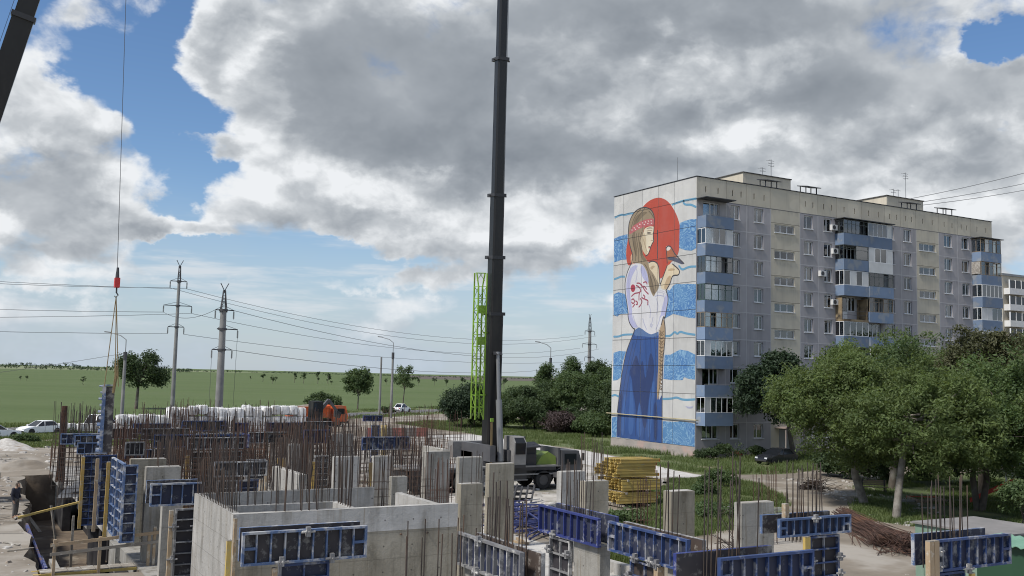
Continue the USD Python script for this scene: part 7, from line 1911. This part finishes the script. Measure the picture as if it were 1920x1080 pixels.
# gangway and loose timber over the pit
gw = thing('gangway', 'plank gangway with wooden posts and rails across the pit', 'gangway', (3.1, 40.3, 0), .03)
for k in range(9):
    obj('deck_plank', MB().box(.05 + k * .47, -.35, .02, .05 + k * .47 + .44, .35, .06 + .01 * (k % 2)), 'timber_grey', gw)
obj('bearer', MB().box(-.2, -.38, -.08, 4.4, -.28, .018).box(-.2, .28, -.08, 4.4, .38, .018), 'timber_yellow', gw)
for x in (.45, 2.0, 3.75):
    obj('post', MB().bar((x, -.42, -.9 if 0 < x < 3.5 else -.2), (x, -.42, 1.25), .13, .1), 'timber_raw', gw)
obj('hand_rail', MB().bar((.3, -.49, 1.05), (4.3, -.49, 1.3), .04, .12), 'timber_raw', gw)
obj('hand_rail', MB().bar((.3, -.49, .72), (4.3, -.49, .95), .04, .11), 'timber_grey', gw)
obj('post', MB().bar((3.95, -.40, -.2), (3.95, -.40, 1.5), .1, .1), 'timber_raw', gw)
waler('long yellow pole laid slantwise across the pit', (3.1, 54.6, .06), (6.9, 58.4, .35), .1, .1, 'timber_yellow', None, 'pole', 'pole')
waler('grey plank leaning from the pit floor behind the worker', (4.6, 60.5, -1.6), (3.2, 62.5, .3), .22, .05, 'timber_grey', None, 'plank', 'plank')
waler('second grey plank standing in the pit', (5.4, 58.0, -2.9), (4.9, 58.3, .1), .18, .05, 'timber_grey', None, 'plank', 'plank')
waler('short grey post standing in the pit below the yellow pole', (5.8, 56.0, -2.9), (5.8, 56.0, -.2), .14, .12, 'timber_grey', None, 'plank', 'plank')
formwork('dark blue panel slid into the pit below the rubble edge', (3.65, 47.4), 'y', 2.9, .9, -1.5, ('form_royal', 'ply_blue'), 8)
waler('violet blue steel beam lying down the pit edge', (3.35, 51.6, .1), (3.75, 44.0, -1.0), .1, .2, 'prop_blue', None, 'steel_beam', 'beam')
ft = thing('footing_block', 'grey concrete footing block in the near end of the pit', 'footing', (4.0, 41.6, -3.1))
obj('block', MB().box(0, 0, 0, 2.3, 5.4, 1.5), 'concrete', ft); obj('upstand', MB().box(0, 0, 1.5, .25, 5.4, 2.4), 'concrete', ft)
for k in range(22):
    x, y = random.uniform(-.6, 2.9), random.uniform(43, 62)
    t = thing('scrap_board', 'splintered pale board lying on the dirt at the pit edge', 'board', (x + (1.0 if y > 55 else .3), y, .03 + .02 * (k % 3)), random.uniform(0, 3.1), 'scrap boards along the pit edge')
    if k == 0:
        obj('plank', MB().box(-.55, -.05, 0, .55, .05, .025), 'timber_grey', t); sb0 = t
    else:
        t.GetReferences().AddInternalReference(sb0.GetPath()); t.SetInstanceable(True)
for k in range(34):
    x, y = (random.uniform(-1.5, 5.4), random.uniform(76.5, 92)) if k < 22 else (random.uniform(.5, 3.0), random.uniform(56, 75))
    t = thing('scrap_board', 'pale scrap plank on the dirt beyond the basement wall and by the road', 'board', (x, y, .05 + .06 * (k % 4)), random.uniform(0, 3.1), 'scrap planks on the dirt at far left')
    t.GetReferences().AddInternalReference(sb0.GetPath()); t.SetInstanceable(True)
ms = thing('folded_metal', 'crumpled pale sheet metal on the basement wall edge', 'sheet metal', (6.3, 61.0, .15))
obj('sheet', MB().tm(hull([(-.9, 0, .0), (.5, 0, .05), (.4, .8, .5), (-.3, .9, .6), (-.9, .1, .05), (.5, .1, .1)])).tm(hull([(-.2, .2, .3), (.6, .1, .35), (.5, .9, .9), (.0, .9, .8), (-.2, .25, .35)])), 'crane_light', ms)

# ------------------------------------------------------------------ people
import manifold3d as m3
plain('skin', (.36, .22, .15), 0.6)
plain('cloth_navy', (.018, .02, .032), 0.9)
plain('cloth_black', (.03, .03, .032), 0.9)
plain('cloth_grey', (.09, .085, .08), 0.9)
plain('hair_brown', (.05, .035, .025), 0.8)
plain('helmet_white', (.72, .72, .70), 0.35)
plain('boot', (.03, .027, .025), 0.8)


def ball(p, r, n=14):
    return m3.Manifold.sphere(r, n).translate(tuple(map(float, p)))


def limb(chain, n=14):
    """the hulls of neighbouring balls joined"""
    out = m3.Manifold()
    for (p, r), (q, s) in zip(chain[:-1], chain[1:]):
        out = out + m3.Manifold.batch_hull([ball(p, r, n), ball(q, s, n)])
    return out


def soft(mf, it=6, refine=.05):
    mf = mf.refine_to_length(refine)
    a = mf.to_mesh()
    t = trimesh.Trimesh(a.vert_properties[:, :3], a.tri_verts, process=True)
    trimesh.smoothing.filter_taubin(t, iterations=it)
    return (np.array(t.vertices), np.array(t.faces))


def hand(w, d, fwd):
    """palm, four curled fingers and a thumb, from the wrist w along d; palm faces fwd"""
    w, d, fwd = (np.asarray(x, float) for x in (w, d, fwd))
    s = np.cross(d, fwd)
    out = m3.Manifold.batch_hull([ball(w + s * a + d * b, .016, 10) for a in (-.03, .03) for b in (.0, .085)])
    for k, (off, l) in enumerate(((-.033, .070), (-.011, .080), (.011, .076), (.032, .060))):
        b = w + d * .085 + s * off
        out = out + limb([(b, .0095), (b + d * l * .5 + fwd * .008, .009), (b + d * l * .8 + fwd * .03, .008)], 8)
    b = w + d * .03 + s * -.036
    return out + limb([(b, .011), (b - s * .028 + d * .03 + fwd * .01, .0105), (b - s * .030 + d * .065 + fwd * .02, .009)], 8)


def person(label, loc, rz, J, top, legs, helmet=None):
    t = thing('person', label, 'person', loc, rz)
    g_ = lambda k: np.array(J[k], float)
    H = g_('head')
    nk = g_('neck')
    head = m3.Manifold.sphere(.098, 24).scale((.86, 1.02, 1.22)).translate(tuple(H)) + ball(H + (0, -.075, -.055), .052) + m3.Manifold.batch_hull([ball(H + (0, -.10, .02), .010, 8), ball(H + (0, -.122, -.022), .014, 8), ball(H + (0, -.095, -.03), .02, 8)])
    for s in (-1, 1):
        head = head + m3.Manifold.sphere(.026, 10).scale((.4, .8, 1.2)).translate((H[0] + s * .086, H[1] + .01, H[2] - .005))
    body = head + limb([(H + (0, .015, -.08), .056), (nk, .058), (nk + (0, 0, -.08), .07)])
    core_ = [(nk + (0, .0, -.12), .10), (g_('chest'), .13), (g_('waist'), .115), (g_('hip'), .13)]
    tors = limb(core_)
    for s in 'lr':
        tors = tors + m3.Manifold.batch_hull([ball(g_('chest'), .12), ball(g_('sh' + s), .075), ball(g_('waist'), .10)])
    arms_, legs_ = m3.Manifold(), m3.Manifold()
    for s in 'lr':
        arms_ = arms_ + limb([(g_('sh' + s), .066), (g_('el' + s), .046), (g_('wr' + s), .033)])
        legs_ = legs_ + limb([(g_('hp' + s), .092), (g_('kn' + s), .064), (g_('an' + s), .044)])
    feet = m3.Manifold()
    for s in 'lr':
        a = g_('an' + s)
        feet = feet + m3.Manifold.batch_hull([ball((a[0], a[1] + .03, a[2] - .03), .045), ball((a[0], a[1] - .16, .04), .036), ball((a[0], a[1] - .05, a[2] + .02), .05), ball((a[0], a[1] + .04, .045), .043)])
    hands = m3.Manifold()
    for s in 'lr':
        d = g_('wr' + s) - g_('el' + s); d /= np.linalg.norm(d)
        f = np.array([0, -1, 0.0]); f = f - d * (f @ d); f /= np.linalg.norm(f) + 1e-9
        hands = hands + hand(g_('wr' + s) + d * .02, d, f)
    whole = body + tors + arms_ + legs_ + feet
    V, F = soft(whole)
    b = obj('body', (V, F), 'skin', t, smooth=True)
    obj('hands', soft(hands, 3, .012), 'skin', t, smooth=True)
    def grow(chains, k):
        o = m3.Manifold()
        for c in chains:
            o = o + limb([(p, r + k) for p, r in c])
        return o
    jk = grow([core_], .022)
    for s in 'lr':
        jk = jk + m3.Manifold.batch_hull([ball(g_('chest'), .14), ball(g_('sh' + s), .092), ball(g_('waist'), .125)])
        wr = g_('el' + s) * .12 + g_('wr' + s) * .88
        jk = jk + limb([(g_('sh' + s), .088), (g_('el' + s), .066), (wr, .052)])
    obj('jacket', soft(jk), top, t, smooth=True)
    tr = limb([(g_('hip'), .15), (g_('hip') - (0, 0, .07), .145)])
    for s in 'lr':
        an = g_('kn' + s) * .1 + g_('an' + s) * .9
        tr = tr + m3.Manifold.batch_hull([ball(g_('hip'), .135), ball(g_('hp' + s), .112)]) + limb([(g_('hp' + s), .112), (g_('kn' + s), .084), (an, .072)])
    obj('trousers', soft(tr), legs, t, smooth=True)
    obj('boots', soft(feet, 3), 'boot', t, smooth=True)
    hr = m3.Manifold.sphere(.106, 20).scale((.9, 1.04, 1.18)).translate((H[0], H[1] + .012, H[2] + .012)) - m3.Manifold.cube((.4, .3, .3), True).translate((H[0], H[1] - .19, H[2] - .06)) - m3.Manifold.cube((.4, .4, .2), True).translate((H[0], H[1], H[2] - .17))
    obj('hair', soft(hr, 2), 'hair_brown', t, smooth=True)
    ey = MB()
    for s in (-1, 1):
        q = trimesh.creation.icosphere(1, .011); q.apply_translation((H[0] + s * .033, H[1] - .094, H[2] + .01)); ey.tm(q)
    obj('eyes', ey, 'boom_black', t); obj('mouth', box(H[0] - .024, H[1] - .119, H[2] - .066, H[0] + .024, H[1] - .112, H[2] - .058), 'hook_red', t)
    if helmet:
        hm = (m3.Manifold.sphere(.128, 24).scale((.95, 1.12, 1.0)).translate((H[0], H[1] + .005, H[2] + .035)) - m3.Manifold.cube((.5, .5, .3), True).translate((H[0], H[1], H[2] - .11)))
        hm = hm + m3.Manifold.cylinder(.015, .14, .14, 24).scale((.95, 1.15, 1)).translate((H[0], H[1] - .02, H[2] + .035))
        obj('helmet', soft(hm, 2), helmet, t, smooth=True)
    return t


stand = dict(head=(0, -.02, 1.62), neck=(0, .0, 1.46), chest=(0, 0, 1.26), waist=(0, 0, 1.06), hip=(0, 0, .95), shl=(-.20, 0, 1.40), shr=(.20, 0, 1.40), ell=(-.25, .03, 1.12), elr=(.25, .03, 1.12), wrl=(-.24, -.06, .87), wrr=(.24, -.06, .87),
             hpl=(-.10, 0, .90), hpr=(.10, 0, .90), knl=(-.12, -.02, .49), knr=(.12, -.02, .49), anl=(-.13, .02, .09), anr=(.13, .02, .09))
p1_ = dict(stand, head=(.02, -.07, 1.60), anl=(-.16, -.06, .09), knl=(-.14, -.07, .49), elr=(.27, .02, 1.13), wrr=(.18, -.14, .95))
person('worker in dark navy jacket and grey trousers standing at the pit edge', (3.0, 55.1, 0), .9, p1_, 'cloth_navy', 'cloth_grey')
p2_ = dict(stand, elr=(.28, -.06, 1.14), wrr=(.16, -.28, 1.12), ell=(-.27, -.03, 1.13), wrl=(-.15, -.25, 1.05))
person('worker in black with a white helmet among the rebar, front one', (12.05, 56.6, .02), .6, p2_, 'cloth_black', 'cloth_black', 'helmet_white')
person('worker in grey with a white helmet just behind the other helmeted worker', (12.9, 58.0, .02), -1.2, stand, 'cloth_grey', 'cloth_black', 'helmet_white')


def heap(label, loc, rx, ry, h, mat, seed):
    n = 26
    xs_, ys2 = np.meshgrid(np.linspace(-1, 1, n), np.linspace(-1, 1, n))
    d_ = np.sqrt(xs_ ** 2 + ys2 ** 2)
    z = h * np.clip(1 - d_, 0, 1) ** .8 * (.6 + .8 * meshkit.fbm(np.stack([xs_ * 3, ys2 * 3, np.full_like(xs_, seed)], -1), 4, seed)) - .03
    V = np.stack([xs_ * rx, ys2 * ry, z], -1).reshape(-1, 3)
    F = []
    for j in range(n - 1):
        for i in range(n - 1):
            a = j * n + i
            F += [(a, a + 1, a + n + 1), (a, a + n + 1, a + n)]
    t = thing('spoil_heap', label, 'heap', loc, seed * .7)
    obj('heap', (V, np.array(F)), mat, t, smooth=60)
    obj('rubble', rubble(Point(0, 0).buffer(min(rx, ry) * .9), 60, .05, .22, seed), 'rubble', t, kind='stuff')


heap('pale rubble heap on the dirt before the left white car', (4.4, 99.5, 0), 3.2, 2.0, .9, 'rubble', 3)
heap('second rubble heap at the left picture edge before the road', (-.5, 104.0, 0), 3.0, 1.8, .8, 'rubble', 4)
heap('low earth heap with stones beside the tall rust column', (4.6, 81.0, 0), 2.6, 1.6, .7, 'dirt', 5)
heap('pale gravel heap before the white bags', (24.8, 104.0, 0), 4.2, 2.4, 1.1, 'gravel', 6)
heap('brown earth bank behind the rebar before the hedge', (38.0, 92.0, 0), 9.0, 3.0, 1.0, 'dirt', 7)
heap('white rubble heap left of the crane counterweight', (30.0, 68.0, 0), 3.6, 2.2, .9, 'rubble', 8)

of0 = None
for k in range(46):
    x, y = random.uniform(13.8, 23.4), random.uniform(33, 60)
    t = thing('timber_offcut', 'short raw timber offcut lying on the slab between the pylons', 'timber', (x, y, .02), random.uniform(0, 3.1), 'timber offcuts on the slab')
    if of0 is None:
        obj('offcut', MB().box(-.45, -.06, 0, .45, .06, .09), 'timber_raw', t); of0 = t
    else:
        t.GetReferences().AddInternalReference(of0.GetPath()); t.SetInstanceable(True)
for k, (x, y, lab) in enumerate(((18.2, 52.0, 'pallet of pale boards on the slab left of the clean pale pylon'), (23.0, 66.0, 'pallet of pale boards far back near the crane'), (27.6, 63.0, 'pallet of boards at the rear end of the crane carrier'), (16.8, 41.6, 'pallet of boards behind the rear wall of the core'))):
    t = thing('board_pallet', lab, 'pallet', (x, y, 0), .1 * k)
    for q in range(3):
        obj('runner', box(-.6, -.45 + q * .42, 0, .6, -.38 + q * .42, .1), 'timber_grey', t)
    for q in range(5):
        obj('board', box(-.62, -.5 + q * .2, .101, .62, -.33 + q * .2, .13), 'timber_grey', t)
        obj('board', box(-.6, -.49 + q * .2, .131, .6, -.34 + q * .2, .32 + .02 * (q % 3)), 'timber_raw', t)
